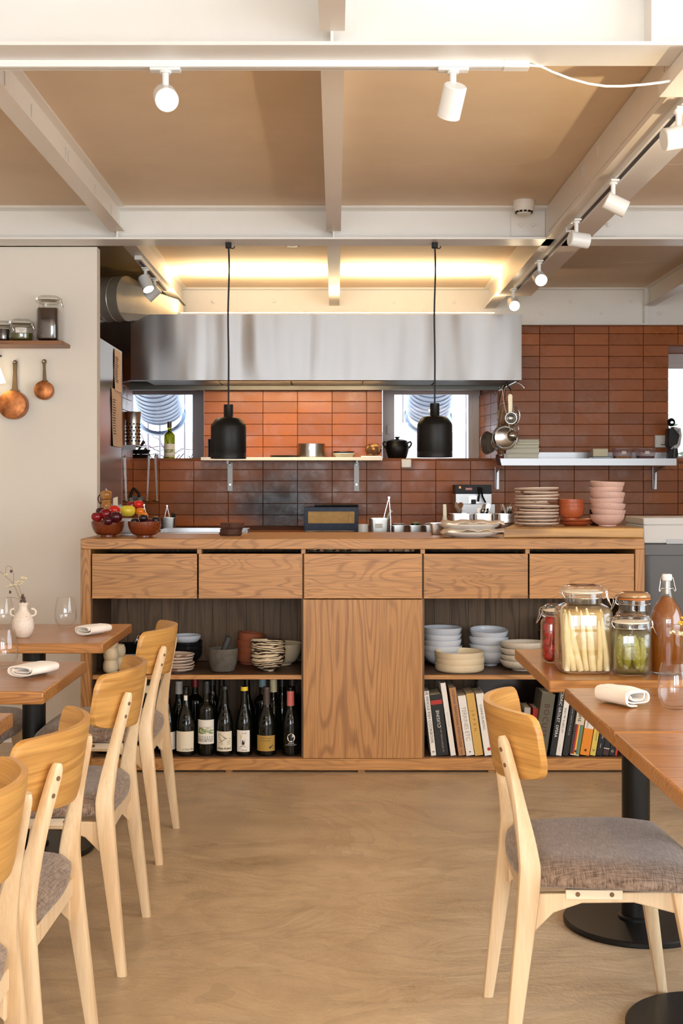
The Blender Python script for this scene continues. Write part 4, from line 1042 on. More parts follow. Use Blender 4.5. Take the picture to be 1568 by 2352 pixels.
# ------------------------------------------------------------------ preserving jars
def sq_ring(c, r, z, k, n=40):
    """ring between a circle (k=0) and a rounded square (k=1)"""
    out = []
    for i in range(n):
        a = 2*math.pi*i/n; e = 2+4*k
        q = (abs(math.cos(a))**e+abs(math.sin(a))**e)**(-1/e)
        out.append((c[0]+r*q*math.cos(a), c[1]+r*q*math.sin(a), c[2]+z))
    return out
def jar_shell(c, r, h, rn, hn, k, off=0.0, n=40):
    """body height h up to the shoulder, neck radius rn up to hn"""
    P = [(r*.80-off, 0+off*1.5, k), (r*.95-off, .006+off, k), (r-off, .016+off, k), (r-off, h*.86, k), (r*.97-off, h*.92, k), (r*.85-off, h*.98-off*.3, k*.6), (rn-off, h+.004-off*.3, 0), (rn-off, hn, 0)]
    return P
def jar(name, label, cat, x, y, z, r, h, rn, H_, k, gasket, lid_mat=None, group=None, clamp_ang=-15, fill=None):
    """clip-top preserving jar; H_ total height; fill = (material, fraction)"""
    c = (x, y, z+.0005); t = thing(name, label, cat, (x, y, z), group)
    hn = H_-.022
    P = jar_shell(c, r, h, rn, hn, k); Q = jar_shell(c, r, h, rn, hn, k, .003)
    rings = [sq_ring(c, p[0], p[1], p[2]) for p in P] + [sq_ring(c, p[0], p[1], p[2]) for p in reversed(Q)]
    part('jar_body', MB().rings(rings), M['jar_glass'], t, ang=50)
    if fill:
        m_, f, off = fill
        S = [q for q in jar_shell(c, r, h, rn, hn, k, .0045) if q[1] <= f*H_]
        last = S[-1]; S.append((last[0], f*H_, last[2])); 
        part('liquid', MB().rings([sq_ring(c, p[0], p[1], p[2]) for p in S]), m_, t, ang=50)
    part('gasket', MB().lathe([(rn+.001, 0), (rn+.005, .001), (rn+.005, .004), (rn+.001, .005)], (x, y, c[2]+hn+.0005), 36), gasket, t)
    part('lid', MB().lathe([(rn+.003, .0), (rn+.005, .003), (rn+.004, .009), (rn-.001, .013), (rn-.006, .016), (rn-.014, .0145), (.001, .0135)], (x, y, c[2]+hn+.0058), 36, cap=False), lid_mat or M['jar_glass'], t, ang=60)
    part('band', MB().tube([(x+(rn+.003)*math.cos(a), y+(rn+.003)*math.sin(a), c[2]+hn-.012) for a in [i*math.pi/16 for i in range(32)]], .0013, 6, True), M['steel_sm'], t)
    for s, nm in ((1, 'clamp'), (-1, 'hinge')):
        A = math.radians(clamp_ang) if s == 1 else math.radians(180-clamp_ang*.3)
        u_ = Vector((math.cos(A), math.sin(A), 0)); w_ = Vector((-math.sin(A), math.cos(A), 0)); o = Vector((x, y, c[2]+hn))
        mb = MB()
        for q in (1, -1):
            W = w_*(.012*q)
            if s == 1: pts = [o+u_*(rn+.002)+W+Vector((0, 0, .012)), o+u_*(rn+.012)+W+Vector((0, 0, .008)), o+u_*(rn+.014)+W+Vector((0, 0, -.008)), o+u_*(rn+.006)+W+Vector((0, 0, -.014))]
            else: pts = [o+u_*(rn-.002)+W+Vector((0, 0, .014)), o+u_*(rn+.008)+W+Vector((0, 0, .012)), o+u_*(rn+.012)+W, o+u_*(rn+.004)+W+Vector((0, 0, -.012))]
            mb.tube(spline([tuple(p) for p in pts], 3), .0012, 6)
        if s == 1:
            pts = [o+u_*(rn+.013)+w_*.009+Vector((0, 0, -.002)), o+u_*(rn+.020)+w_*.007+Vector((0, 0, -.020)), o+u_*(rn+.027)+Vector((0, 0, -.034)), o+u_*(rn+.020)-w_*.007+Vector((0, 0, -.020)), o+u_*(rn+.013)-w_*.009+Vector((0, 0, -.002))]
            mb.tube(spline([tuple(p) for p in pts], 3), .0013, 6)
            mb.tube([tuple(o+u_*(rn+.012)+w_*.013+Vector((0, 0, .004))), tuple(o+u_*(rn+.012)-w_*.013+Vector((0, 0, .004)))], .0013, 6)
        part(nm, mb, M['steel_sm'], t)
    return t
M['gasket_w'] = plain('pale_rubber', rgb(236,226,206), .5); M['gasket_o'] = plain('orange_rubber', rgb(214,120,50), .5)
M['brine'] = clear('cloudy_yellow_brine', (1.0,0.975,0.90,1), 1.1, milky=.16, milk=rgb(255,236,184), boost=.3)
M['asp'] = plain('white_asparagus', rgb(255,244,214), .5, var=.05, vs=20)
jy = gy(1541); jx = PX(1338.5, jy)
J1 = jar('preserving_jar', 'big clip-top jar packed with white asparagus', 'jar', jx, jy, TZ, .0735, .183, .050, .236, .75, M['gasket_w'], clamp_ang=-20, fill=(M['brine'], .73, 0))
M['brine_core'] = clear('dense_yellow_brine', (1.0,0.95,0.80,1), 1.02, milky=.72, milk=rgb(255,228,160), boost=.1)
part('brine_core', MB().rings([sq_ring((jx, jy, TZ+.0005), .050, z_, .6) for z_ in (.010, .165)]), M['brine_core'], J1)
ra = random.Random(11); i = 0
spears = []
for (bx_, by_) in [(-.054+.0180*a, -.056+.005*(a % 2)) for a in range(7)] + [(-.055+.022*a, -.030) for a in range(6)] + [(-.05+.024*a, -.005) for a in range(5)] + [(-.04+.026*a, .025) for a in range(4)]:
    r0 = ra.uniform(.0072, .0092); Ls = ra.uniform(.135, .170)
    tx = max(-.055, min(.055, bx_-.022+ra.uniform(-.012, .014))) if bx_ < .02 else min(.056, bx_+ra.uniform(-.012, .008))
    b0 = Vector((jx+bx_, jy+by_, TZ+.008)); e0 = Vector((jx+tx, jy+by_*.92+ra.uniform(-.003, .006), TZ+.008+Ls))
    pts = [b0.lerp(e0, k/8)+Vector((.0015*math.sin(k*.8+i), 0, 0)) for k in range(9)]
    rr = [r0, r0, r0*.98, r0*.95, r0*.92, r0*.86, r0*.78, r0*.62, r0*.22]
    o = solo('asparagus_spear', MB().tube(pts, rr, 10), M['asp'], 'white asparagus spear standing in the big clip-top jar', 'asparagus', 'white asparagus spears in the jar'); i += 1
M['cherry_liq'] = clear('red_syrup', (0.95,0.45,0.38,1), 1.1, milky=.20, milk=rgb(190,36,32), boost=.3)
M['cherry'] = plain('red_pickled_fruit', rgb(214,52,34), .25)
ry = 3.70; rx = PX(1275, ry)
jar('preserving_jar', 'slim clip-top jar of round red fruit behind the asparagus', 'jar', rx, ry, TZ, .041, .128, .030, .168, .4, M['gasket_w'], clamp_ang=190, fill=(M['cherry_liq'], .76, 0))
k = 0
for lv in range(6):
    for q in range(4):
        a = q*math.pi/2+lv*.7+.4
        solo('red_fruit', MB().sphere((rx+.0215*math.cos(a), ry+.0215*math.sin(a), TZ+.018+lv*.0205), .0135, 14, 9), M['cherry'], 'round red pickled fruit in the slim clip-top jar', 'fruit', 'red fruit in the slim jar')
M['pickle_liq'] = clear('green_brine', (0.94,0.95,0.82,1), 1.1, milky=.16, milk=rgb(190,190,120), boost=.3)
def pickle_mat():
    m = speckle('gherkin_skin', rgb(160,152,56), rgb(206,204,110), 120, .58, .35, .25); return m
M['pickle'] = pickle_mat()
py_ = gy(1549); pxx = PX(1448, py_)
jar('preserving_jar', 'squat clip-top jar of green gherkins beside the asparagus', 'jar', pxx, py_, TZ, .050, .124, .043, .160, .6, M['gasket_w'], clamp_ang=-12, fill=(M['pickle_liq'], .72, 0))
for q in range(8):
    a = q*math.pi/4+.25; rr0 = .030; tl = Matrix.Rotation(ra.uniform(-.12, .12), 4, 'Y') @ Matrix.Rotation(ra.uniform(-.1, .1), 4, 'X')
    solo('gherkin', MB().sphere((pxx+rr0*math.cos(a), py_+rr0*math.sin(a), TZ+.056+ra.uniform(-.003, .008)), .0116, 14, 12, (1, 1, 4.0), tl), M['pickle'], 'green gherkin in the squat clip-top jar', 'gherkin', 'gherkins in the squat jar')
M['dark_liq'] = plain('dark_brown_preserve', rgb(42,26,18), .15)
M['copper_lid'] = plain('amber_glass_lid', rgb(190,150,110), .08, .4)
jar('preserving_jar', 'dark clip-top jar with an orange rubber ring behind the gherkins', 'jar', PX(1455, 3.72), 3.72, TZ, .050, .148, .043, .200, .3, M['gasket_o'], lid_mat=M['copper_lid'], clamp_ang=185, fill=(M['dark_liq'], .82, 0))
# swing-top bottle
M['amber'] = clear('amber_kombucha', (0.50,0.26,0.08,1), 1.1, milky=.75, milk=rgb(196,120,44), boost=.3)
by = gy(1549)+.02; bx_ = PX(1531, by)
bt = thing('swing_top_bottle', 'swing-top bottle of cloudy amber drink beside the gherkin jar', 'bottle', (bx_, by, TZ))
R0 = .0445
bp = [(.001, .0), (R0*.85, .0), (R0, .006), (R0, .140), (R0*.97, .155), (R0*.84, .174), (R0*.62, .190), (R0*.42, .203), (.0155, .212), (.0125, .226), (.0118, .250)]
part('bottle_body', MB().lathe(bp+[(a-.0022, b_) for a, b_ in reversed(bp[2:])]+[(.001, .004)], (bx_, by, TZ+.0005), 40, cap=False), M['jar_glass'], bt, ang=60)
lq = [(.001, .005)] + [(a-.0032, max(b_, .005)) for a, b_ in bp[1:8]] + [(.0142, .2065), (.001, .2065)]
part('liquid', MB().lathe(lq, (bx_, by, TZ+.0005), 40, cap=False), M['amber'], bt, ang=60)
part('stopper', MB().lathe([(.004, .215), (.004, .249), (.0125, .252), (.0135, .256), (.0135, .266), (.0115, .269), (.001, .269)], (bx_, by, TZ), 24, cap=False), M['white_plastic'], bt)
wm = MB()
for s in (1, -1):
    wm.tube(spline([(bx_+s*.0135, by, TZ+.260), (bx_+s*.0165, by, TZ+.259), (bx_+s*.020, by-.004, TZ+.240), (bx_+s*.0225, by-.006, TZ+.226), (bx_+s*.0200, by-.006, TZ+.222), (bx_+s*.0165, by-.004, TZ+.230), (bx_+s*.0125, by, TZ+.230)], 3), .0010, 6)
wm.tube([(bx_+.0130*math.cos(a), by+.0130*math.sin(a), TZ+.230) for a in [i*math.pi/10 for i in range(20)]], .001, 6, True)
part('wire_bail', wm, M['steel_sm'], bt)

# ------------------------------------------------------------------ partition wall: shelf, jars, copper pans, lamp
sx1 = -1.298
ws1 = thing('wall_shelf', 'narrow wooden shelf on the cream wall above the copper pans', 'shelf', (-1.8, 6.19, 1.93))
zsh = 1.254+333*6.09/2950
part('board', MB().box(-2.3, sx1, 6.09, 6.28, zsh-.018, zsh), M['shelf_wood'], ws1, bev=.001)
M['dark_fill'] = speckle('dark_berries_with_seeds', rgb(46,24,18), rgb(150,80,44), 150, .66, .3)
M['green_fill'] = plain('olive_preserve', rgb(92,88,34), .3, var=.2)
jY = 6.17
jar('storage_jar', 'tall square clip-top jar of dark berries on the wall shelf', 'jar', PX(112, jY), jY, zsh, .0535, .170, .047, .222, .6, M['gasket_w'], clamp_ang=-10, fill=(M['dark_fill'], .72, 0))
J5 = jar('storage_jar', 'round labelled clip-top jar, half full of olive green preserve, on the wall shelf', 'jar', PX(49, jY), jY, zsh, .057, .082, .044, .110, .05, M['gasket_w'], clamp_ang=-10, fill=(M['green_fill'], .38, 0))
jar('storage_jar', 'dark round clip-top jar at the cut end of the wall shelf', 'jar', PX(8, 6.20), 6.20, zsh, .040, .080, .034, .105, .05, M['gasket_w'], clamp_ang=-10, fill=(M['dark_fill'], .60, 0))
M['paper'] = plain('cream_paper_label', rgb(236,226,204), .75); M['paper_w'] = plain('white_paper_label', rgb(240,236,228), .7)
def arc_label(root, name, c, r, z0, z1, a0, a1, m, n=14):
    """label wrapped on the front of a round body; angles in degrees from straight towards the camera"""
    R = []
    for i in range(n+1):
        a = math.radians(-90+a0+(a1-a0)*i/n); co, si = math.cos(a), math.sin(a)
        R.append([(c[0]+r*co, c[1]+r*si, c[2]+z0), (c[0]+r*co, c[1]+r*si, c[2]+z1), (c[0]+(r-.0006)*co, c[1]+(r-.0006)*si, c[2]+z1), (c[0]+(r-.0006)*co, c[1]+(r-.0006)*si, c[2]+z0)])
    return part(name, MB().rings(R), m, root)
def arc_lines(root, name, c, r, lines, m):
    """print as thin raised strips: (a0, a1, z0, z1)"""
    mb = MB()
    for (a0, a1, z0, z1) in lines:
        n = max(1, int(abs(a1-a0)/8)); R = []
        for i in range(n+1):
            a = math.radians(-90+a0+(a1-a0)*i/n); co, si = math.cos(a), math.sin(a)
            R.append([(c[0]+r*co, c[1]+r*si, c[2]+z0), (c[0]+r*co, c[1]+r*si, c[2]+z1), (c[0]+(r-.0004)*co, c[1]+(r-.0004)*si, c[2]+z1), (c[0]+(r-.0004)*co, c[1]+(r-.0004)*si, c[2]+z0)])
        mb.rings(R)
    return part(name, mb, m, root, smooth=False)
def arc_poly(root, name, c, r, polys, m):
    """flat print wrapped on a round body; polys of (angle, z)"""
    mb = MB()
    for poly in polys:
        vs = []
        for (a, z) in poly:
            a = math.radians(-90+a); vs.append((c[0]+r*math.cos(a), c[1]+r*math.sin(a), c[2]+z))
        mb.add(vs, [tuple(range(len(vs)))])
    return part(name, mb, m, root, smooth=False)
cJ = (PX(49, jY), jY, zsh)
arc_label(J5, 'label', cJ, .0585, .040, .064, -14, 38, M['paper_w'])
arc_lines(J5, 'handwriting', cJ, .0591, [(-8, 2, .057, .0585), (4, 16, .0575, .059), (18, 32, .0565, .058), (2, 24, .051, .0525), (6, 20, .045, .0462)], M['ink'])
def copper_mat():
    return plain('aged_copper', (0.46, 0.17, 0.06, 1), .42, .85, var=.5, vs=26)
M['copper'] = copper_mat(); M['copper_dark'] = plain('tarnished_brass', (0.16, 0.10, 0.05, 1), .42, .8)
def copper_pan(label, px, py, rpx, htop_px, htop_py):
    Yw = 6.28; Y = 6.245; x, z = PX(px, Y-.04), PZ(py, Y-.04); r = rpx/470.0
    t = thing('copper_pan', label, 'pan', (x, Yw, z), 'copper pans hanging on the cream wall')
    dpt = r*.95
    Mx = Matrix.Translation((x, Yw-.006-dpt, z)) @ Matrix.Rotation(-math.pi/2, 4, 'X')
    part('pan_body', MB().lathe([(.001, 0), (r*.90, 0), (r*.985, .003), (r, .009), (r*1.0, dpt), (r*.97, dpt), (r*.96, .01), (.001, .008)], M=Mx, seg=48, cap=False), M['copper'], t)
    hx, hz = PX(htop_px, Y), PZ(htop_py, Y); n = 10
    d = Vector((hx-x, 0, hz-z)); b0 = Vector((x, Yw-.012, z))+d.normalized()*(r*.98)
    e0 = Vector((hx, Yw-.012, hz)); u_ = d.normalized(); wv = Vector((u_.z, 0, -u_.x))
    R = []
    for i in range(n+1):
        f = i/n; p = b0.lerp(e0, f); w_ = (.012-.006*f+.004*max(0, f-.7)*3)*r/.06
        if i == 0: w_ *= 2.0
        R.append([tuple(p+wv*w_+Vector((0, -.004, 0))), tuple(p+wv*w_+Vector((0, .003, 0))), tuple(p-wv*w_+Vector((0, .003, 0))), tuple(p-wv*w_+Vector((0, -.004, 0)))])
    part('handle', MB().rings(R), M['copper_dark'], t, bev=.0015)
    part('hanging_ring', MB().tube([tuple(e0+wv*.0085*math.cos(a)+u_*(.010*math.sin(a)+.004)) for a in [i*math.pi/8 for i in range(16)]], .0035, 8, True), M['copper_dark'], t)
    part('wall_hook', MB().cyl((e0.x, Yw, e0.z+.004), (e0.x, Yw-.03, e0.z+.004), .003), M['steel_sm'], t)
copper_pan('small copper pan hanging from the cream wall', 96, 895, 21.5, 99, 832)
copper_pan('larger stained copper pan hanging from the cream wall', 26, 929, 32.5, 32, 834)
M['shade_glow'] = plain('glowing_opal_shade', rgb(255,246,220), .4, emit=(1, .86, .58, 1), es=2.2)
lp = thing('wall_lamp', 'small glowing opal wall lamp cut by the picture edge', 'lamp', (PX(-10, 6.2), 6.28, PZ(860, 6.2)))
lx = PX(-14, 6.15); lz = PZ(879, 6.15)
part('lamp_shade', MB().lathe([(.012, .10), (.016, .105), (.055, .004), (.055, 0), (.052, 0), (.012, .098)], (lx, 6.15, lz), 32), M['shade_glow'], lp)
part('lamp_arm', MB().tube([(lx, 6.15, lz+.10), (lx, 6.15, lz+.14), (lx, 6.28, lz+.14)], .005, 8), M['black'], lp)
# ------------------------------------------------------------------ dishes and stacks
def bowl_prof(r, h, rf, t=.004, flare=.55, foot=.006):
    """thin-walled bowl profile, closed from outer foot to inner centre"""
    o = [(.001, .001), (rf*.9, .0), (rf, .0), (rf, foot)]
    n = 8
    for i in range(1, n+1):
        f = i/n; rr = rf+(r-rf)*(math.sin(f*math.pi/2)**flare if flare < 1 else f**(1/flare))
        o.append((rr, foot+(h-foot)*f**1.25))
    inn = [(r-t*.5, h+t*.3), (r-t, h-.001)]
    for i in range(n-1, 0, -1):
        f = i/n; rr = rf+(r-rf)*(math.sin(f*math.pi/2)**flare if flare < 1 else f**(1/flare))
        inn.append((max(.002, rr-t), foot+(h-foot)*f**1.25+t*.4))
    inn += [(rf*.8, foot+t), (.001, foot+t*.9)]
    return o+inn
def plate_prof(r, h, rf, t=.004):
    return [(.001, .001), (rf, 0), (rf+.003, .003), (r*.93, h*.55), (r, h), (r-.001, h+t*.5), (r-.004, h+t*.3), (r*.90, h*.55+t), (rf, .003+t), (.001, .003+t)]
def dish(name, label, cat, prof, x, y, z, m, group=None, tilt=(0, 0), seg=40, wob=0):
    o = link(name, MB().lathe(prof, (0, 0, 0), seg, cap=False, wob=wob).mesh(name, m, True, 50))
    o.location = (x, y, z+.0004); o.rotation_euler = (tilt[0], tilt[1], random.uniform(0, 6))
    return tag(o, label, cat, group)
ORD = ['lowest', 'second from the bottom', 'third from the bottom', 'fourth from the bottom', 'fifth from the bottom', 'sixth from the bottom', 'seventh from the bottom', 'eighth from the bottom', 'ninth from the bottom', 'tenth from the bottom', 'eleventh from the bottom']
def stack(name, cat, what, where, n, prof, x, y, z, pitch, m, group, jit=.002, tilt=.02, seg=40, mats=None, wob=0, topt=None):
    rs = random.Random(hash(where) % 1000 if False else len(where)*7+n)
    for i in range(n):
        lab = '%s, %s of %s' % (what, 'topmost' if i == n-1 else ORD[i], where)
        tl = (rs.uniform(-tilt, tilt), rs.uniform(-tilt, tilt)) if i else (0, 0)
        if topt and i == n-1: tl = topt
        dish(name, lab, cat, prof, x+(rs.uniform(-jit, jit) if i else 0), y+(rs.uniform(-jit, jit) if i else 0), z+i*pitch+(.0008*i), (mats[i % len(mats)] if mats else m), group, tl, seg, wob)
M['pink_cer'] = speckle('pink_stoneware', rgb(222,184,170), rgb(190,150,136), 200, .66, .4, .04)
M['cream_cer'] = plain('cream_stoneware', rgb(222,204,172), .45, var=.04)
M['white_cer'] = plain('cool_white_porcelain', rgb(214,218,226), .22)
M['greige_cer'] = speckle('speckled_greige_stoneware', rgb(216,206,190), rgb(150,134,116), 160, .68, .4, .05)
M['terra_cer'] = plain('terracotta_glaze', rgb(176,88,50), .35, var=.1, vs=20)
M['terra_raw'] = plain('raw_terracotta', rgb(166,90,58), .7, var=.06)
def rust_mat():
    m = speckle('rust_rimmed_speckled_stoneware', rgb(226,204,186), rgb(160,112,84), 22, .68, .45, .08); return m
M['rust'] = rust_mat()
M['rust2'] = speckle('rust_rimmed_stoneware_dark', rgb(216,190,168), rgb(132,84,56), 16, .56, .5, .14)
M['brown_cer'] = speckle('reddish_brown_lacquer', rgb(124,58,28), rgb(112,50,24), 160, .50, .2, .2)
M['black_cer'] = plain('black_glaze', rgb(28,28,30), .2)
def swirl_mat():
    m, nt, b = newmat('marbled_black_cream_glaze'); L = nt.links.new
    tc = N(nt, 'ShaderNodeTexCoord'); wv = N(nt, 'ShaderNodeTexWave', i_Scale=7.0, i_Distortion=9.0, i_Detail=2.0); wv.bands_direction = 'Z'
    wv.inputs['Detail Scale'].default_value = 1.6
    mp = N(nt, 'ShaderNodeMapping'); mp.inputs['Scale'].default_value = (1, 1, 3.5); mp.inputs['Rotation'].default_value = (.3, .1, 0); L(tc.outputs['Object'], mp.inputs[0]); L(mp.outputs[0], wv.inputs[0])
    cr = N(nt, 'ShaderNodeValToRGB'); e = cr.color_ramp.elements; e[0].position = .32; e[0].color = rgb(54,42,34); e[1].position = .46; e[1].color = rgb(220,200,168); L(wv.outputs['Fac'], cr.inputs[0])
    L(cr.outputs[0], b.inputs['Base Color']); b.inputs['Roughness'].default_value = .2; return m
M['swirl'] = swirl_mat()

CT = T0
# chopping board
bb = solo('chopping_board', MB().add([(PX(1155,5.66),5.66,CT),(PX(1478,5.66),5.66,CT),(PX(1478,5.66)-.01,6.12,CT),(PX(1175,6.12),6.12,CT),(PX(1155,5.66),5.66,CT+.044),(PX(1478,5.66),5.66,CT+.044),(PX(1478,5.66)-.01,6.12,CT+.044),(PX(1175,6.12),6.12,CT+.044)],
    [(0,3,2,1),(4,5,6,7),(0,1,5,4),(1,2,6,5),(2,3,7,6),(3,0,4,7)]), M['board'], 'thick wooden chopping board at the counter end, under the stacked dishes', 'board', bev=.005, loc=(0, 0, .0005))
BT = CT+.045
sy = .187*2950/(1205-1115)
stack('plate', 'plate', 'rough speckled plate', 'the rust-rimmed pile on the board', 11, plate_prof(.101, .011, .062, .010), PX(1233, 5.95), 5.95, BT, .0152, M['rust'], 'rust-rimmed plates on the chopping board', .004, .03, wob=.008, mats=[M['rust'], M['rust2'], M['rust'], M['rust'], M['rust2']])
stack('saucer', 'plate', 'brown terracotta saucer', 'the terracotta dishes on the board', 2, plate_prof(.080, .016, .05, .004), PX(1322, 5.98), 5.98, BT, .012, M['terra_cer'], 'terracotta saucers on the board', .003, .02)
stack('bowl', 'bowl', 'terracotta bowl', 'the short stack beside the pink bowls', 3, bowl_prof(.061, .058, .035, .004, .5), PX(1311, 5.95), 5.95, BT+.0295, .0165, M['terra_cer'], 'small terracotta bowls on the board', .002, .03)
stack('bowl', 'bowl', 'pale pink bowl', 'the tall pink stack on the board', 7, bowl_prof(.078, .052, .040, .004, .85), PX(1394, 5.90), 5.90, BT, .0245, M['pink_cer'], 'pink bowls on the chopping board', .004, .05)
solo('tin', MB().lathe([(.036, 0), (.038, .002), (.038, .075), (.036, .077), (.001, .077)], (PX(1372, 6.06), 6.06, BT+.0005), 28, cap=False), M['black'], 'dark tin standing behind the pink bowls', 'tin')

# folded napkin plates
px0 = PX(1080, 5.72)
for i, (zz, nm) in enumerate(((0, 'lower'), (.034, 'upper'))):
    dish('plate', 'wide white plate, %s of the pair wrapped with linen napkins' % nm, 'plate', plate_prof(.135, .022, .075, .005), px0, 5.76, CT+zz, M['white_cer'] if 0 else plain('white_porcelain', rgb(232,230,226), .25), 'white plates at the counter middle')
    pts = []
    mb = MB(); R = []
    M['linen'] = M.get('linen') or plain('beige_linen', rgb(226,206,186), .85)
    for k in range(13):
        f = k/12; x = px0-.130+.270*f; w_ = .07*(1-.35*f)+.01*math.sin(k*1.3); zt2 = CT+zz+.0295+.010*abs(math.sin(k*.9+i))+.006*math.sin(f*3.1)
        yc = 5.70+.02*math.sin(f*4+i)
        if k == 0 : w_ *= .45
        R.append([(x, yc-w_, zt2-.010 if k in (0, 12) else zt2-.006), (x+.004, yc-w_*.4, zt2+.004), (x, yc+w_*.5, zt2+.003), (x, yc+w_, zt2-.004), (x, yc+w_, zt2-.007), (x, yc, zt2-.004), (x, yc-w_, zt2-.009 if k not in (0, 12) else zt2-.013)])
    solo('linen_napkin', mb.rings(R), M['linen'], 'beige linen napkin draped over the %s white plate' % nm, 'napkin', 'linen napkins on the white plates', ang=60)

# pans of cutlery along the rear of the counter
def gn_pan(name, label, cat, x, y, z, wx, wy, h, m=None, group=None, rim=.008, tap=.86, step=False):
    t = thing(name, label, cat, (x, y, z), group)
    prof = [(tap*.92, 0), (tap, .006/h), (tap*1.03, .5), (1.0, .97), (1.0, 1.0)] if not step else [(tap*.72, 0), (tap*.80, .05), (tap*.84, .48), (1.0, .55), (1.0, 1.0)]
    R = []
    def ring(s, zz, off=0): return rrect((x, y, z+zz), Vector((1, 0, 0)), Vector((0, 1, 0)), wx*s-off, wy*s-off, min(wx, wy)*.35*s, 5)
    for s, f in prof: R.append(ring(s, f*h+.0004))
    R.append([tuple(Vector(p)) for p in rrect((x, y, z+h+.0004), Vector((1, 0, 0)), Vector((0, 1, 0)), wx+rim, wy+rim, min(wx, wy)*.35, 5)])
    R.append([tuple(Vector(p)) for p in rrect((x, y, z+h+.0022), Vector((1, 0, 0)), Vector((0, 1, 0)), wx+rim, wy+rim, min(wx, wy)*.35, 5)])
    for s, f in reversed(prof): R.append(ring(s, f*h+.0024, .0012))
    part('pan_body', MB().rings(R), m or M['steel_sm'], t, ang=45)
    return t
yy = 6.24
cutl = [('fork', 7), ('spoon', 6), ('knife', 9)]
for i, (pcx, kind, n_) in enumerate(((1058, 'spoon', 6), (1110, 'fork', 6), (1163, 'knife', 9))):
    x = PX(pcx, yy)
    nm = ['big spoons', 'forks', 'knives'][i]
    gn_pan('cutlery_pan', 'round-shouldered steel pan holding %s at the back of the counter' % nm, 'pan', x, yy, CT, .049, .049, .094, group='cutlery pans on the counter', step=True)
    rr_ = random.Random(40+i)
    for k in range(n_):
        ax_ = rr_.uniform(-.028, .028); ay = rr_.uniform(-.028, .028); top = rr_.uniform(.115, .155)
        b0 = Vector((x-ax_*.4, yy-ay*.4, CT+.012)); e0 = Vector((x+ax_*1.15, yy+ay, CT+top))
        d = (e0-b0).normalized(); sd = Vector((1, 0, 0)) if k % 2 else Vector((.7, .7, 0)); sd = (sd-d*sd.dot(d)).normalized(); nn = d.cross(sd)
        R = []
        if kind == 'spoon': W = [.0022, .002, .002, .0022, .004, .0085, .0125, .0125, .008, .001]; D = [0, .3, .5, .7, .76, .82, .88, .94, .98, 1]
        elif kind == 'fork': W = [.0022, .002, .002, .0022, .004, .0085, .0100, .0100, .0095, .008]; D = [0, .3, .5, .65, .72, .78, .84, .9, .95, 1]
        else: W = [.003, .003, .003, .003, .0055, .0065, .007, .007, .006, .002]; D = [0, .2, .35, .45, .55, .65, .75, .85, .93, 1]
        for w_, f in zip(W, D):
            p = b0.lerp(e0, f); th_ = .001
            R.append([tuple(p+sd*w_+nn*th_), tuple(p-sd*w_+nn*th_), tuple(p-sd*w_-nn*th_), tuple(p+sd*w_-nn*th_)])
        solo(kind, MB().rings(R), M['steel_sm'], 'steel %s upright in the pan of %s on the counter' % (kind, nm), kind, {'knife': 'knives', 'spoon': 'spoons', 'fork': 'forks'}[kind]+' in the counter pan', ang=50)
gn_pan('steel_pot', 'small steel pot in front of the pastry brush', 'pot', PX(1003, 6.02), 6.02, CT, .033, .033, .055)
M['bristle'] = plain('pale_silicone', rgb(224,220,196), .5)
pbz = thing('pastry_brush', 'pale pastry brush standing behind the napkin plates', 'brush', (PX(1020, 6.1), 6.1, CT))
part('handle', MB().prism([(PX(1021-4,6.1), PZ(1158,6.1)), (PX(1021+3.5,6.1), PZ(1158,6.1)), (PX(1021+4.5,6.1), PZ(1185,6.1)), (PX(1017,6.1), PZ(1185,6.1))], 6.096, 6.104), M['bristle'], pbz, bev=.001)
part('bristles', MB().lathe([(.008, PZ(1185,6.1)-CT), (.011, PZ(1190,6.1)-CT), (.014, PZ(1200,6.1)-CT), (.014, 0.0)], (PX(1021, 6.1), 6.1, CT+.0005), 20), M['bristle'], pbz)

# wood offcuts on the counter
M['bark'] = plain('dark_bark', rgb(84,52,38), .8, var=.4, vs=30, bump=.8, bs=60)
for i, (px, zz, w_, h_) in enumerate(((531, 0, .052, .030), (534, .0312, .056, .027))):
    x = PX(px, 5.95); rr_ = random.Random(i+3); poly = []
    for k in range(14):
        a = 2*math.pi*k/14; q = 1+rr_.uniform(-.14, .14); poly.append((x+w_*q*math.cos(a), 5.95+w_*.8*q*math.sin(a)))
    mb = MB(); R = []
    for zc, s in ((0, .90), (h_*.3, 1.03), (h_*.6, .95), (h_, 1.0)):
        R.append([(x+(p[0]-x)*s+(.004*zc/h_), 5.95+(p[1]-5.95)*s, CT+zz+.0005+zc) for p in poly])
    solo('wood_block', mb.rings(R), M['bark'], 'rough dark slab of wood, %s of the two on the counter' % ('upper' if i else 'lower'), 'wood block', 'two wood slabs on the counter', ang=20)
# sheet tray along the rear edge
tr_ = thing('sheet_tray', 'flat steel sheet tray along the rear edge of the counter', 'tray', (PX(470, 6.3), 6.3, CT))
x0_, x1_ = PX(368, 6.2), PX(568, 6.2)
part('tray_base', MB().box(x0_, x1_, 6.20, 6.35, CT+.0005, CT+.0025), M['cold_steel'], tr_)
part('tray_rim', MB().box(x0_, x1_, 6.345, 6.35, CT+.0025, CT+.022).box(x0_, x0_+.004, 6.20, 6.345, CT+.0025, CT+.020).box(x1_-.004, x1_, 6.20, 6.345, CT+.0025, CT+.020), M['shelf_steel'], tr_)

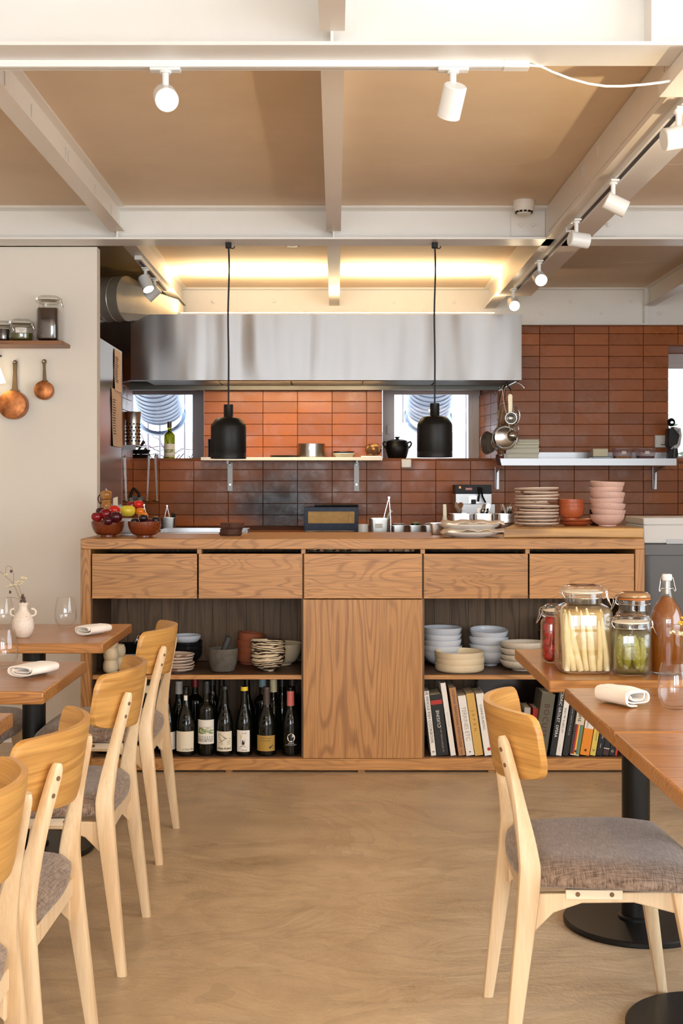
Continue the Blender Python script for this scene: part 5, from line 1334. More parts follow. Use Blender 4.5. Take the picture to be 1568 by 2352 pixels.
# bowls of tomatoes
def fbowl(label, px, pyb, w_):
    Y = .232*2950/(pyb-1115); x = PX(px, Y)
    dish('bowl', label, 'bowl', bowl_prof(.0745, .070, .036, .004, .55, .008), x, Y, CT, M['brown_cer'])
    return x, Y
xa, ya_ = fbowl('reddish brown bowl heaped with dark red tomatoes', 248, 1233, 77)
xb, yb_ = fbowl('reddish brown bowl of black tomatoes and a sausage-shaped orange one', 332, 1234, 76)
xc, yc_ = PX(300, 6.02), 6.02
dish('bowl', 'grey-white bowl behind the two brown ones, heaped with yellow tomatoes', 'bowl', bowl_prof(.085, .075, .045, .004, .5, .006), xc, yc_, CT, M['white_cer'])
M['tom_red'] = plain('dark_red_tomato', rgb(132,20,30), .14, var=.25, vs=14); M['tom_dark'] = plain('purple_black_tomato', rgb(70,14,26), .12, var=.2, vs=14)
M['tom_bright'] = plain('bright_red_tomato', rgb(206,36,26), .15, var=.1, vs=14); M['tom_yel'] = plain('yellow_tomato', rgb(226,204,66), .22, var=.08, vs=18)
M['tom_black'] = plain('black_tomato', rgb(34,22,26), .1); M['tom_or'] = plain('orange_tomato', rgb(224,120,20), .2, var=.15, vs=12)
M['calyx'] = plain('green_stalk', rgb(70,80,36), .6)
def tomato(label, x, y, z, r, m, cat='tomato', ribs=0, flat=.95, stalk=True, grp=None, sc2=None):
    t = thing('tomato', label, cat, (x, y, z), grp)
    vs = []; fs = []; S, R_ = 24, 12; r = r*(1.14 if r < .03 else 1)
    for i in range(R_+1):
        ph = math.pi*i/R_
        for k in range(S):
            a = 2*math.pi*k/S; q = r*(1+ribs*abs(math.sin(a*4))*math.sin(ph)) ; dimple = 1-.28*math.exp(-((ph)/.45)**2) - .1*math.exp(-((math.pi-ph)/.4)**2)
            vs.append((x+q*math.sin(ph)*math.cos(a)*(sc2 or 1), y+q*math.sin(ph)*math.sin(a), z+q*math.cos(ph)*flat*dimple))
    for i in range(R_):
        for k in range(S): fs.append((i*S+k, i*S+(k+1) % S, (i+1)*S+(k+1) % S, (i+1)*S+k))
    part('skin', MB().add(vs, fs), m, t, ang=80)
    if stalk: part('stalk', MB().cyl((x, y, z+r*flat*.55), (x+.002, y-.002, z+r*flat*.90), .0025, .0018, 8), M['calyx'], t)
    return t
def tat(px, py, Y, r, m, label, **kw): return tomato(label, PX(px, Y), Y, PZ(py, Y), r, m, **kw)
G1 = 'dark red tomatoes in the brown bowl'
tat(222, 1187, 5.74, .0215, M['tom_red'], 'dark red tomato at the wall-side rim of the brown bowl', grp=G1)
tat(244, 1180, 5.75, .0245, M['tom_red'], 'shiny red tomato in the middle of the brown bowl', grp=G1)
tat(266, 1187, 5.735, .0265, M['tom_dark'], 'purple-black tomato at the front of the brown bowl', grp=G1)
tat(232, 1175, 5.83, .021, M['tom_dark'], 'dark tomato at the back of the brown bowl', grp=G1)
tat(262, 1172, 5.84, .024, M['tom_bright'], 'bright red tomato on top of the brown bowl', grp=G1)
tat(248, 1196, 5.72, .020, M['tom_dark'], 'dark tomato sunk in the middle of the brown bowl', grp=G1)
tat(293, 1173, 5.97, .0365, M['tom_yel'], 'large ribbed yellow tomato', ribs=.07, flat=.80)
tat(303, 1160, 6.05, .021, M['tom_red'], 'red tomato behind the ribbed yellow one', grp='tomatoes in the white bowl')
tat(318, 1158, 6.03, .020, M['tom_bright'], 'bright red tomato beside the grey plug', grp='tomatoes in the white bowl')
tat(322, 1175, 5.98, .019, M['tom_or'], 'orange tomato beside the ribbed yellow one', grp='tomatoes in the white bowl')
tat(329, 1186, 5.80, .020, M['tom_or'], 'orange tomato in the brown bowl of black ones', grp='tomatoes in the second brown bowl')
tat(329, 1190, 5.72, .0175, M['tom_black'], 'black tomato on top of the second brown bowl', grp='tomatoes in the second brown bowl')
tat(357, 1195, 5.75, .0175, M['tom_black'], 'black tomato at the counter-side rim of the second brown bowl', grp='tomatoes in the second brown bowl')
tat(310, 1198, 5.76, .017, M['tom_black'], 'black tomato low at the rim of the second brown bowl', grp='tomatoes in the second brown bowl')
tat(342, 1199, 5.72, .017, M['tom_dark'], 'purple tomato sunk in the second brown bowl', grp='tomatoes in the second brown bowl')
# pepper mill
M['mill'] = wood('turned_mill_wood', rgb(190,132,66), rgb(140,84,36), 'Z', 3, 30, 5, rough=.25, seed=7)
mY = 6.12; mx = PX(244, mY)
ml = thing('pepper_mill', 'turned wooden pepper mill with a steel knob behind the tomato bowl', 'pepper mill', (mx, mY, CT))
k = mY/F; hh = lambda py: PZ(py, mY)-CT
part('mill_body', MB().lathe([(.0005, 0), (.026, 0), (.027, .01), (.022, .03), (.0195, .06), (.020, hh(1172)), (.0235, hh(1164)), (.0235, hh(1158)), (.0195, hh(1155)), (.0235, hh(1152)), (.0235, hh(1149)), (.017, hh(1147)), (.0005, hh(1146.5))], (mx, mY, CT+.0005), 32, cap=False), M['mill'], ml, ang=35)
part('mill_head', MB().lathe([(.0005, hh(1146.4)), (.020, hh(1146)), (.0265, hh(1141)), (.0275, hh(1135)), (.0245, hh(1130)), (.014, hh(1127)), (.0005, hh(1126.5))], (mx, mY, CT+.0005), 32, cap=False), M['mill'], ml, ang=50)
part('knob', MB().sphere((mx, mY, PZ(1124, mY)), .0052).cyl((mx, mY, PZ(1128, mY)), (mx, mY, PZ(1124, mY)), .003), M['steel_sm'], ml)
solo('reading_glasses', MB().tube(spline([(PX(229,6.2),6.2,PZ(1136,6.2)), (PX(226,6.2),6.19,PZ(1145,6.2)), (PX(229,6.2),6.19,PZ(1155,6.2)), (PX(236,6.2),6.2,PZ(1163,6.2)), (PX(240,6.2),6.2,CT+.01)], 4), .003, 8), plain('dark_red_cable', rgb(84,22,20), .3), 'looped dark red cable beside the pepper mill', 'cable')
bpy.data.objects['reading_glasses'].name = 'looped_cable'
solo('note_card', MB().prism([(PX(257,6.3), CT), (PX(272,6.3), CT), (PX(270,6.3), PZ(1141,6.3)), (PX(260,6.3), PZ(1144,6.3))], 6.30, 6.302), M['paper'], 'small cream card standing behind the pepper mill', 'card', loc=(0, 0, .0005))

# ------------------------------------------------------------------ inside the counter: left shelf
SZ = PZ(1553, 5.6)+.0002
yat = lambda py: PY(py, SZ)
# mortar and pestle
my = yat(1546)+.055; mxx = PX(510.5, my-.03)
M['granite'] = plain('grey_granite', rgb(92,86,78), .85, var=.25, vs=40, bump=.5, bs=120)
mo = thing('mortar', 'grey granite mortar on the counter shelf', 'mortar', (mxx, my, SZ))
part('bowl', MB().lathe([(.001, 0), (.042, 0), (.050, .004), (.062, .040), (.066, .075), (.067, .104), (.060, .104), (.056, .07), (.03, .035), (.001, .03)], (mxx, my, SZ+.0005), 36, cap=False), M['granite'], mo)
solo('pestle', MB().tube([(mxx-.008, my, SZ+.050), (mxx+.006, my, SZ+.100), (mxx+.020, my+.004, SZ+.135), (mxx+.026, my+.005, SZ+.152), (mxx+.0275, my+.005, SZ+.156)], [.017, .0135, .0150, .0155, .008], 14), plain('dark_pestle_stone', rgb(58,58,56), .6), 'dark stone pestle leaning in the granite mortar', 'pestle')
M['terra_in'] = M['terra_raw']
stack('bowl', 'bowl', 'terracotta bowl', 'the stack behind the marbled bowls', 4, bowl_prof(.061, .050, .048, .004, .35), PX(575, 6.0), 6.0, SZ, .030, M['terra_raw'], 'terracotta bowls on the counter shelf', .002, .02, topt=(0, .10))
sb_y = yat(1544)+.045
stack('bowl', 'bowl', 'marbled bowl', 'the black and cream stack on the shelf', 5, bowl_prof(.078, .062, .028, .0035, .8), PX(615, sb_y), sb_y, SZ, .0175, M['swirl'], 'marbled bowls on the counter shelf', .003, .03)
dish('bowl', 'large pale beige bowl behind the marbled stack', 'bowl', bowl_prof(.098, .098, .05, .005, .7), PX(645, 5.975), 5.975, SZ, M['cream_cer'])
stack('plate', 'plate', 'small rough pinkish plate', 'the little pile beside the mortar', 6, plate_prof(.078, .014, .045, .004), PX(405, 5.75), 5.75, SZ, .0120, M['rust'], 'pinkish plates on the counter shelf', .004, .03, wob=.01)
stack('bowl', 'bowl', 'black bowl', 'the dark stack behind the pinkish plates', 3, bowl_prof(.075, .060, .032, .0035, .75), PX(428, 6.0), 6.0, SZ, .022, M['black_cer'], 'black bowls on the counter shelf', .003, .02)
dish('bowl', 'white lining bowl on top of the dark stack', 'bowl', bowl_prof(.068, .045, .03, .003, .75), PX(428, 6.0), 6.0, SZ+.087, M['white_cer'])
def cup_prof(): return [(.001, 0), (.022, 0), (.030, .006), (.034, .022), (.0335, .040), (.028, .056), (.0255, .058), (.0255, .055), (.030, .04), (.0305, .022), (.02, .006), (.001, .005)]
stack('cup', 'cup', 'handleless beige cup', 'the cup tower beside the side panel', 3, cup_prof(), PX(254, 5.70), 5.70, SZ, .052, M['cream_cer'], 'beige cups on the counter shelf', .002, .0)
stack('cup', 'cup', 'handleless beige cup', 'the half-hidden second cup tower', 2, cup_prof(), PX(271, 5.80), 5.80, SZ, .055, M['cream_cer'], 'second tower of beige cups', .002, .0)
pn = thing('frying_pan', 'black frying pan on the counter shelf behind the beige cups', 'pan', (PX(282, 6.0), 6.0, SZ))
part('pan_body', MB().lathe([(.001, 0), (.075, 0), (.095, .035), (.092, .036), (.073, .004), (.001, .004)], (PX(302, 5.98), 5.98, SZ+.0555), 36, cap=False), M['black'], pn)
part('trivet', MB().lathe([(.001, 0), (.06, 0), (.06, .054), (.001, .054)], (PX(302, 5.98), 5.98, SZ+.0005), 30, cap=False), M['white_cer'], pn)
jar('storage_jar', 'jar with a dark lid on the counter shelf behind the chair back', 'jar', PX(343, 5.9), 5.9, SZ, .048, .12, .042, .155, .2, M['gasket_o'], lid_mat=M['dark_liq'], clamp_ang=190, fill=(M['dark_liq'], .4, 0))
# right shelf
M['bluewhite'] = M['white_cer']
w1 = bowl_prof(.090, .066, .036, .004, .85)
stack('bowl', 'bowl', 'wavy-edged white bowl', 'the white stack beside the door', 5, w1, PX(1016, 5.93), 5.93, SZ, .027, M['white_cer'], 'white bowls beside the counter door', .005, .03, wob=.012)
stack('bowl', 'bowl', 'wavy-edged white bowl', 'the stack behind the cream plates', 4, w1, PX(1124, 5.95), 5.95, SZ, .032, M['white_cer'], 'white bowls behind the cream plates', .006, .04, wob=.014, topt=(0, .09))
cy_ = yat(1548)+.105
stack('deep_plate', 'plate', 'upright-rimmed cream plate', 'the cream trio on the counter shelf', 3, [(.001, 0), (.098, 0), (.106, .004), (.110, .014), (.109, .034), (.106, .035), (.105, .014), (.098, .006), (.001, .006)], PX(1055, cy_), cy_, SZ, .0262, M['cream_cer'], 'cream plates on the counter shelf', .003, .012)
stack('bowl', 'bowl', 'shallow speckled bowl', 'the greige stack beside the jar table', 4, bowl_prof(.104, .046, .05, .004, .55), PX(1201, 5.80), 5.80, SZ, .026, M['greige_cer'], 'greige bowls on the counter shelf', .004, .04)
stack('bowl', 'bowl', 'black bowl', 'the tall black stack near the counter end', 6, bowl_prof(.085, .06, .045, .004, .5), PX(1278, 5.95), 5.95, SZ, .030, M['black_cer'], 'black bowls near the counter end', .003, .01)

# ------------------------------------------------------------------ wine bottles
M['bottle'] = plain('dark_green_bottle_glass', rgb(10,13,6), .05, spec=.45)
M['bottle_b'] = plain('dark_brown_bottle_glass', rgb(14,10,6), .05, spec=.45)
FZ = PZ(1743, 5.6)+.0034
def bottle_prof(r, h, kind):
    if kind == 'bord': P = [(r*.80, 0), (r*.97, .002), (r, .008), (r, h*.60), (r*.96, h*.645), (r*.75, h*.69), (r*.42, h*.725), (.0145, h*.75), (.0135, h*.95)]
    else: P = [(r*.80, 0), (r*.97, .002), (r, .008), (r, h*.42), (r*.96, h*.48), (r*.84, h*.56), (r*.65, h*.64), (r*.46, h*.70), (.0155, h*.76), (.0135, h*.95)]
    return [(.0005, .004)]+P+[(.0152, h*.952), (.0152, h*.972), (.0140, h*.975), (.0140, h), (.0005, h)]
def wine(label, px, Y, r, h, kind, foil=None, foil_h=.06, glass='bottle', z=None, group='wine bottles in the counter', fl0=None):
    z = FZ if z is None else z; x = PX(px, Y)
    t = thing('wine_bottle', label, 'bottle', (x, Y, z), group)
    part('bottle_body', MB().lathe(bottle_prof(r, h, kind), (x, Y, z+.0005), 36, cap=False), M[glass], t, ang=50)
    if foil: part('capsule', MB().lathe([(.0168, h-foil_h-(fl0 or 0)), (.0162, h-.01-(fl0 or 0)), (.0162, h+.001-(fl0 or 0)), (.0158, h+.002-(fl0 or 0))], (x, Y, z), 24), foil, t)
    return t, (x, Y, z)
def F_(n, c, r=.4, m=0): return plain(n, c, r, m)
M['f_grey'] = F_('grey_capsule', rgb(190,186,184)); M['f_pink'] = F_('salmon_pink_capsule', rgb(206,110,104)); M['f_yel'] = F_('yellow_wax', rgb(232,196,30)); M['f_plum'] = F_('plum_capsule', rgb(120,24,64))
M['f_black'] = F_('black_capsule', rgb(30,28,30)); M['f_cream'] = F_('cream_capsule', rgb(226,214,176)); M['f_brown'] = F_('dark_brown_capsule', rgb(70,56,50)); M['f_red'] = F_('dark_red_capsule', rgb(120,20,20)); M['f_blue'] = F_('pale_blue_capsule', rgb(130,160,170))
def pts_line(P, w_):
    """thick polyline as quads in (angle, z)"""
    out = []
    for (a, b_) in zip(P[:-1], P[1:]):
        dx, dz = (b_[0]-a[0])*.0007, b_[1]-a[1]; L_ = math.hypot(dx, dz)+1e-9; nx_, nz_ = -dz/L_*w_/.0007, dx/L_*w_
        out.append([(a[0]+nx_, a[1]+nz_), (b_[0]+nx_, b_[1]+nz_), (b_[0]-nx_, b_[1]-nz_), (a[0]-nx_, a[1]-nz_)])
    return out
def text_mesh(s, size, m, name='lettering', spacing=1.0, bold=0.0, align='CENTER', shear=0):
    cu = bpy.data.curves.new('t', 'FONT'); cu.body = s; cu.size = size; cu.align_x = align; cu.align_y = 'CENTER'; cu.space_character = spacing; cu.offset = bold; cu.resolution_u = 2; cu.shear = shear
    o = bpy.data.objects.new('t', cu); COL.objects.link(o); bpy.context.view_layer.update()
    me = bpy.data.meshes.new_from_object(o, depsgraph=bpy.context.evaluated_depsgraph_get()); bpy.data.objects.remove(o); bpy.data.curves.remove(cu)
    me.name = name; me.materials.clear(); me.materials.append(m); return me
def arc_text(root, c, r, s, size, a_c, z, m, spacing=1.0, bold=0, shear=0):
    me = text_mesh(s, size, m, spacing=spacing, bold=bold, shear=shear)
    for v_ in me.vertices:
        a = math.radians(-90+a_c)+v_.co.x/r; zz = v_.co.y
        v_.co = (c[0]+r*math.cos(a), c[1]+r*math.sin(a), c[2]+z+zz)
    o = link('lettering', me); o.parent = root; o.matrix_parent_inverse = Matrix.Translation(-root.location) if root.type == 'EMPTY' else Matrix(); return o
rowY = 5.68
b1, c = wine('wide wine bottle with a plain cream label and white neck seal, front row', 427, rowY, .0435, .298, 'burg', None)
arc_label(b1, 'label', c, .0440, .020, .108, -64, 56, M['paper']); arc_label(b1, 'neck_seal', c, .0150, .228, .262, -30, 30, M['paper_w'])
arc_text(b1, c, .0446, 'Le Petit Blanc', .011, 22, .030, M['ink'], shear=.3)
b2, c = wine('tall wine bottle with a green vineyard drawing on its white label, front row', 474, rowY, .0375, .322, 'bord', M['f_black'], .05)
arc_label(b2, 'label', c, .0380, .052, .158, -74, 64, M['paper_w'])
gm_ = plain('green_ink', rgb(130,150,84), .7); rv = random.Random(8)
arc_lines(b2, 'print', c, .0385, [(-70+rv.uniform(0, 110), 0, 0, 0) for _ in range(0)]+[(a, a+rv.uniform(8, 30), z, z+.0022) for a, z in [(rv.uniform(-70, 35), rv.uniform(.096, .122)) for _ in range(70)]], gm_)
arc_lines(b2, 'print', c, .0387, [(-66, 58, .126, .1268)]+[(a, a+3, z, z+.006) for a in (-60, -48, -36, -24, -12, 0, 12, 24, 36, 48) for z in (.072, .080)], M['ink'])
arc_text(b2, c, .0389, 'IMPORTAS', .0150, -5, .066, M['ink'], spacing=1.1)
b3, c = wine('wine bottle with a small bird drawing on its label, front row', 516, rowY, .0375, .300, 'burg', M['f_black'], .012)
arc_label(b3, 'label', c, .0380, .020, .107, -60, 58, M['paper'])
bird = [(-36,.094),(-30,.0975),(-24,.0955),(-20,.090),(-8,.087),(2,.081),(10,.0785),(40,.0765),(46,.0745),(12,.0745),(4,.073),(-4,.0685),(-16,.0665),(-26,.070),(-33,.078),(-36,.086),(-41,.0905)]
arc_poly(b3, 'print', c, .0386, pts_line(bird+[bird[0]], .0009)+pts_line([(-8,.087),(2,.078),(22,.076)], .0006)+pts_line([(-20,.067),(-24,.060),(-34,.056)], .0007)+pts_line([(-12,.067),(-14,.058),(-22,.050)], .0007)+pts_line([(-38,.060),(-10,.050)], .0008)+[[(-34,.0925),(-32,.0935),(-31,.092),(-33,.091)]], M['ink'])
arc_text(b3, c, .0388, 'Côtes du Jura', .0115, 0, .033, M['ink'], bold=.0003)
arc_lines(b3, 'print', c, .0387, [(20, 44, .066-.005*q, .0668-.005*q) for q in range(4)], M['ink'])
b4, c = wine('slender wine bottle with a yellow wax ring at the neck, front row', 561, rowY, .0370, .300, 'burg', M['f_yel'], .016, fl0=.002)
arc_label(b4, 'label', c, .0376, .018, .112, -54, 42, M['paper_w'])
arc_poly(b4, 'print', c, .0382, [[(-38,.034),(-26,.038),(-18,.044),(-8,.046),(4,.044),(14,.038),(26,.034)]]+[[(-14,.050),(-10,.068),(-4,.070),(0,.060),(4,.062),(10,.080),(6,.056),(2,.048)]]+pts_line([(-26,.033),(34,.033)], .0004)+pts_line([(-16,.050),(-20,.076),(-18,.088)], .0005), M['ink'])
arc_poly(b4, 'print', c, .0383, pts_line([(-26,.090),(-10,.084)], .0006)+pts_line([(-18,.096),(-18,.079)], .0006)+pts_line([(-24,.081),(-12,.094)], .0006), M['f_yel'])
arc_text(b4, c, .0384, 'la mia', .009, 2, .100, M['ink'], shear=.4); arc_text(b4, c, .0384, 'Zerolle', .008, 2, .026, M['ink'], shear=.4)
b5, c = wine('heavy sparkling wine bottle with a mustard brown label, front row', 612, rowY, .0440, .296, 'burg', M['f_brown'], .085)
M['mustard'] = plain('mustard_label', rgb(176,140,62), .55)
arc_label(b5, 'label', c, .0446, .022, .090, -64, 56, M['mustard'])
arc_text(b5, c, .0452, 'CHAMPAGNE', .0075, -4, .079, M['ink'], spacing=1.3); arc_text(b5, c, .0452, 'LASSAIGNE', .0072, -4, .068, M['ink'], spacing=1.2)
arc_poly(b5, 'print', c, .0452, [[(14,.036),(22,.042),(36,.046),(44,.052),(40,.044),(30,.040),(24,.034)]]+pts_line([(4,.034),(48,.044)], .0005)+pts_line([(-20,.056),(10,.056)], .0003), M['ink'])
b6, c = wine('dark wine bottle with a salmon pink capsule and a round white emblem, front row', 667, rowY, .0385, .296, 'burg', M['f_pink'], .066, fl0=.018)
arc_poly(b6, 'emblem', c, .0390, [[(6+26*math.cos(q*math.pi/14), .080+.0185*math.sin(q*math.pi/14)) for q in range(28)]], M['paper_w'])
arc_poly(b6, 'print', c, .0393, [[(-8,.066),(2,.070),(8,.076),(4,.084),(10,.080),(20,.084),(16,.076),(14,.070),(18,.064)]], M['ink'])
arc_text(b6, c, .0392, 'DOMAINE', .006, 6, .056, M['paper_w']); arc_text(b6, c, .0392, 'Les Grandes Vignes', .0062, 6, .049, M['paper_w'], shear=.3)
wine('wine bottle with a pale cap and a half-hidden white label behind the aisle chair', 337, 5.70, .0385, .300, 'burg', M['f_cream'], .03)
b8, c = wine('wine bottle with a white label, lying half behind the chair legs', 384, 5.70, .0385, .296, 'burg', M['f_black'], .05)
arc_label(b8, 'label', c, .0390, .022, .100, -70, 74, M['paper_w'])
b9, c = wine('wine bottle near the counter side panel, only its label foot showing', 247, 5.72, .0420, .296, 'burg', M['f_black'], .05)
arc_label(b9, 'label', c, .0425, .022, .100, -70, 70, M['paper_w'])
for lab, px, Y, fo, hh_, k_ in (
    ('rear wine bottle with a long grey capsule', 411, 5.79, 'f_grey', .305, 'burg'), ('rear wine bottle with a dark red capsule beside the grey one', 448, 5.86, 'f_red', .325, 'bord'),
    ('rear wine bottle with a plum cap behind the bird label', 509, 5.83, 'f_plum', .325, 'burg'), ('rear wine bottle with a plum cap behind the yellow ring', 567, 5.85, 'f_plum', .320, 'burg'),
    ('rear wine bottle with a pale blue cap', 603, 5.83, 'f_blue', .330, 'bord'), ('rear wine bottle with a cream neck seal', 628, 5.80, 'f_cream', .312, 'burg'),
    ('rear wine bottle with a black capsule behind the salmon one', 648, 5.87, 'f_black', .325, 'burg'), ('rear wine bottle at the divider with a brown capsule', 671, 5.92, 'f_brown', .322, 'bord'),
    ('rear black-capped wine bottle behind the vineyard label', 488, 5.92, 'f_black', .325, 'burg'), ('rear black-capped wine bottle behind the aisle chair', 372, 5.84, 'f_black', .32, 'burg'),
    ('rear brown-capped wine bottle behind the aisle chair', 310, 5.84, 'f_brown', .32, 'burg')):
    wine(lab, px, Y, .0375, hh_, k_, M[fo], .055 if fo != 'f_plum' else .014)

# ------------------------------------------------------------------ books
M['pages'] = plain('book_pages', rgb(214,202,176), .85)
def book(label, px, wpx, hgt, lean, m, Y=5.66, depth=.19, texts=(), shapes=(), group='cookbooks in the counter', flip=False):
    """px = spine centre at its foot; lean in degrees, positive tips to +X"""
    s = F/Y; w_ = wpx/s; x = PX(px, Y)
    t = thing('book', label, 'book', (0, 0, 0), group)
    h = hgt
    def P(name, mb, mat, r=t): return part(name, mb, mat, r, smooth=False)
    P('cover', MB().box(-w_/2, w_/2, 0, .003, 0, h).box(-w_/2, -w_/2+.002, .003, depth, 0, h).box(w_/2-.002, w_/2, .003, depth, 0, h), m)
    P('pages', MB().box(-w_/2+.002, w_/2-.002, .003, depth-.003, .003, h-.003), M['pages'])
    for (z0, z1, mm) in shapes: P('cover_panel', MB().box(-w_/2+.0002, w_/2-.0002, -.0004, 0, z0*h, z1*h), mm)
    for (s_, size, zc, mm, up_, dx, sp) in texts:
        me = text_mesh(s_, size, mm, spacing=sp)
        R = Matrix.Rotation(math.radians(90 if up_ else -90), 4, 'Z'); 
        me.transform(Matrix.Translation((dx*w_, -.0008, zc*h)) @ Matrix.Rotation(math.pi/2, 4, 'X') @ R)
        o = link('lettering', me); o.parent = t
    a = math.radians(lean); off = -w_/2 if lean < 0 else w_/2
    t.rotation_euler = (0, a, 0)
    # rotate about the lower corner it stands on
    piv = Vector((off, 0, 0)); r = Matrix.Rotation(a, 3, 'Y') @ piv
    t.location = (x+off*1.0-r.x, Y-.02, FZ+.001-r.z)
    return t
K = {}
for nm, c in (('white', (232,228,222)), ('black', (14,14,14)), ('brown', (176,126,82)), ('tan', (206,164,84)), ('grey', (92,86,68)), ('orange', (232,140,28)), ('yellow', (222,196,90)), ('cream', (216,204,182)), ('darkred', (64,28,28)), ('red', (176,44,30)), ('purple', (62,44,60)), ('blue', (76,120,130)), ('green', (112,140,80)), ('gold', (236,180,50)), ('mid', (120,84,60)), ('silver', (168,160,152))):
    K[nm] = plain('book_'+nm, rgb(*c), .55)
K['ltext'] = plain('pale_grey_print', rgb(200,196,200), .6)
up_, dn = True, False
B = [
 ('thin white book with black capitals, first beside the counter door', 995, 11.6, .285, -6.6, 'white', [('THE WHOLE FISH COOKBOOK', .0175, .62, M['ink'], dn, 0, 1), ('B', .014, .06, M['ink'], dn, 0, 1)], []),
 ('thick black book with pale capitals and a small coloured picture', 1016, 26.5, .268, -6.9, 'black', [('CUISINE', .020, .60, K['white'], up_, 0, 1.1), ('LE RÉPERTOIRE DE LA', .010, .27, K['silver'], up_, .1, 1.2)], [(.84, .91, 'red')]),
 ('tall plain white book rising above its neighbours', 1040, 11.5, .322, -8.2, 'white', [('NATUREN', .012, .5, K['ltext'], dn, 0, 1.3)], []),
 ('brown book with dark red capitals', 1060, 15, .300, -8.3, 'brown', [('COZINHA TRADICIONAL PORTUGUESA', .0145, .55, K['darkred'], dn, 0, .98), ('Verbo', .009, .05, K['darkred'], dn, 0, 1)], []),
 ('white book with thin grey capitals', 1079, 18, .265, -8.4, 'white', [('TERRINES ETC', .0255, .53, K['silver'], dn, 0, .92), ('●', .008, .06, M['ink'], dn, 0, 1)], []),
 ('yellow-tan book with widely spaced letters', 1099, 18.5, .275, -8.4, 'tan', [('J A P A N', .017, .56, K['mid'], dn, 0, 1.35)], []),
 ('white book with a red dot at its foot, before the chair back', 1121, 18, .275, -8.4, 'white', [('CUISINE DE BISTRO', .013, .62, M['ink'], dn, -.1, 1.0), ('●', .020, .10, K['red'], dn, .1, 1)], []),
 ('thick grey-green book with debossed letters', 1238, 30, .272, 8.2, 'grey', [('BOCUSE', .034, .56, K['darkred'], dn, 0, 1.25)], []),
 ('black book with bold white capitals', 1267, 13.5, .315, 8.6, 'black', [('CEDRIC GROLET  OPERA', .0170, .58, K['white'], dn, 0, 1.08)], []),
 ('white book with italic-looking black print, between two black ones', 1280.5, 12.3, .285, 8.8, 'white', [('LA CARTE des VINS', .0130, .55, M['ink'], up_, 0, 1.0), ('BENOIST', .006, .12, K['silver'], up_, 0, 1.4)], []),
 ('slim black book with small grey capitals', 1296, 12.5, .275, 9.0, 'black', [('CAVE GAMITO DUNE ILE', .0105, .55, K['silver'], dn, 0, 1.05)], []),
 ('cream book with coloured vertical stripes on its lower half', 1317, 19.5, .262, 9.2, 'cream', [('Seasons', .030, .74, M['ink'], dn, -.05, .95), ('▲', .015, .07, M['ink'], up_, 0, 1)], 'stripes'),
 ('orange book with a white upper half', 1339.7, 21, .252, 9.4, 'orange', [('Fermentation', .0130, .62, M['ink'], dn, -.2, 1), ('▲', .016, .09, M['ink'], up_, 0, 1)], [(.47, .995, 'white')]),
 ('slim yellow book with small print', 1358.3, 12, .232, 9.6, 'yellow', [('Michel Bras Collection', .0085, .45, M['ink'], up_, .1, 1), ('A', .016, .10, M['ink'], dn, 0, 1)], []),
 ('black book with white line drawings beside the yellow one', 1373, 13.5, .215, 9.8, 'black', [('THE NORDIC', .0100, .5, K['white'], up_, .1, 1.1), ('—', .02, .2, K['white'], dn, 0, 1)], []),
 ('black book with white capitals and a dark red foot', 1387.5, 13, .205, 9.8, 'black', [('BAKERY', .0160, .6, K['white'], dn, .1, 1.0)], [(.02, .14, 'darkred'), (.145, .16, 'white')]),
 ('slim black book with a small round logo', 1401.5, 12, .195, 9.8, 'black', [('O', .014, .10, K['white'], dn, 0, 1)], []),
 ('thin red book at the end of the row', 1411.5, 5, .19, 9.8, 'red', [], []),
]
for lab, px, wpx, h_, ln_, m_, tx, shp in B:
    sh_ = [(a, b_, K[q]) for a, b_, q in shp] if shp != 'stripes' else []
    t = book(lab, px, wpx, h_, ln_, K[m_], texts=tx, shapes=sh_, depth=.18)
    if shp == 'stripes':
        w_ = wpx/(F/5.66)
        for q, cn in enumerate(('purple', 'red', 'gold', 'blue', 'green')):
            o = link('stripe', MB().box(-w_/2+w_*q/5, -w_/2+w_*(q+1)/5, -.0005, 0, .02*h_, .52*h_).mesh('stripe', K[cn], False)); o.parent = t
for lab, px, m_, zt2 in (('small grey book behind the chair back', 1206, 'silver', .205), ('small red and yellow book behind the chair back', 1226, 'red', .200), ('small brown book standing behind the chair back', 1186, 'mid', .19)):
    book(lab, px, 14, zt2, 2, K[m_], Y=5.70, depth=.15)
M['tray_dark'] = plain('dark_brown_lacquer', rgb(34,20,14), .15)
td = thing('serving_tray', 'dark brown glossy tray standing upright behind the books', 'tray', (PX(1175, 6.0), 6.0, FZ))
cxx = PX(1175, 6.02)
part('tray_face', MB().prism([(cxx+p[0], FZ+.160+p[1]) for p in [tuple(v_[:2]) for v_ in rrect((0, 0, 0), Vector((1, 0, 0)), Vector((0, 1, 0)), .165, .150, .05, 6)]], 6.03, 6.038), M['tray_dark'], td)
part('tray_rim', MB().tube([(cxx+v_[0], 6.022, FZ+.160+v_[1]) for v_ in rrect((0, 0, 0), Vector((1, 0, 0)), Vector((0, 1, 0)), .165, .150, .05, 6)], .006, 8, True), M['tray_dark'], td)
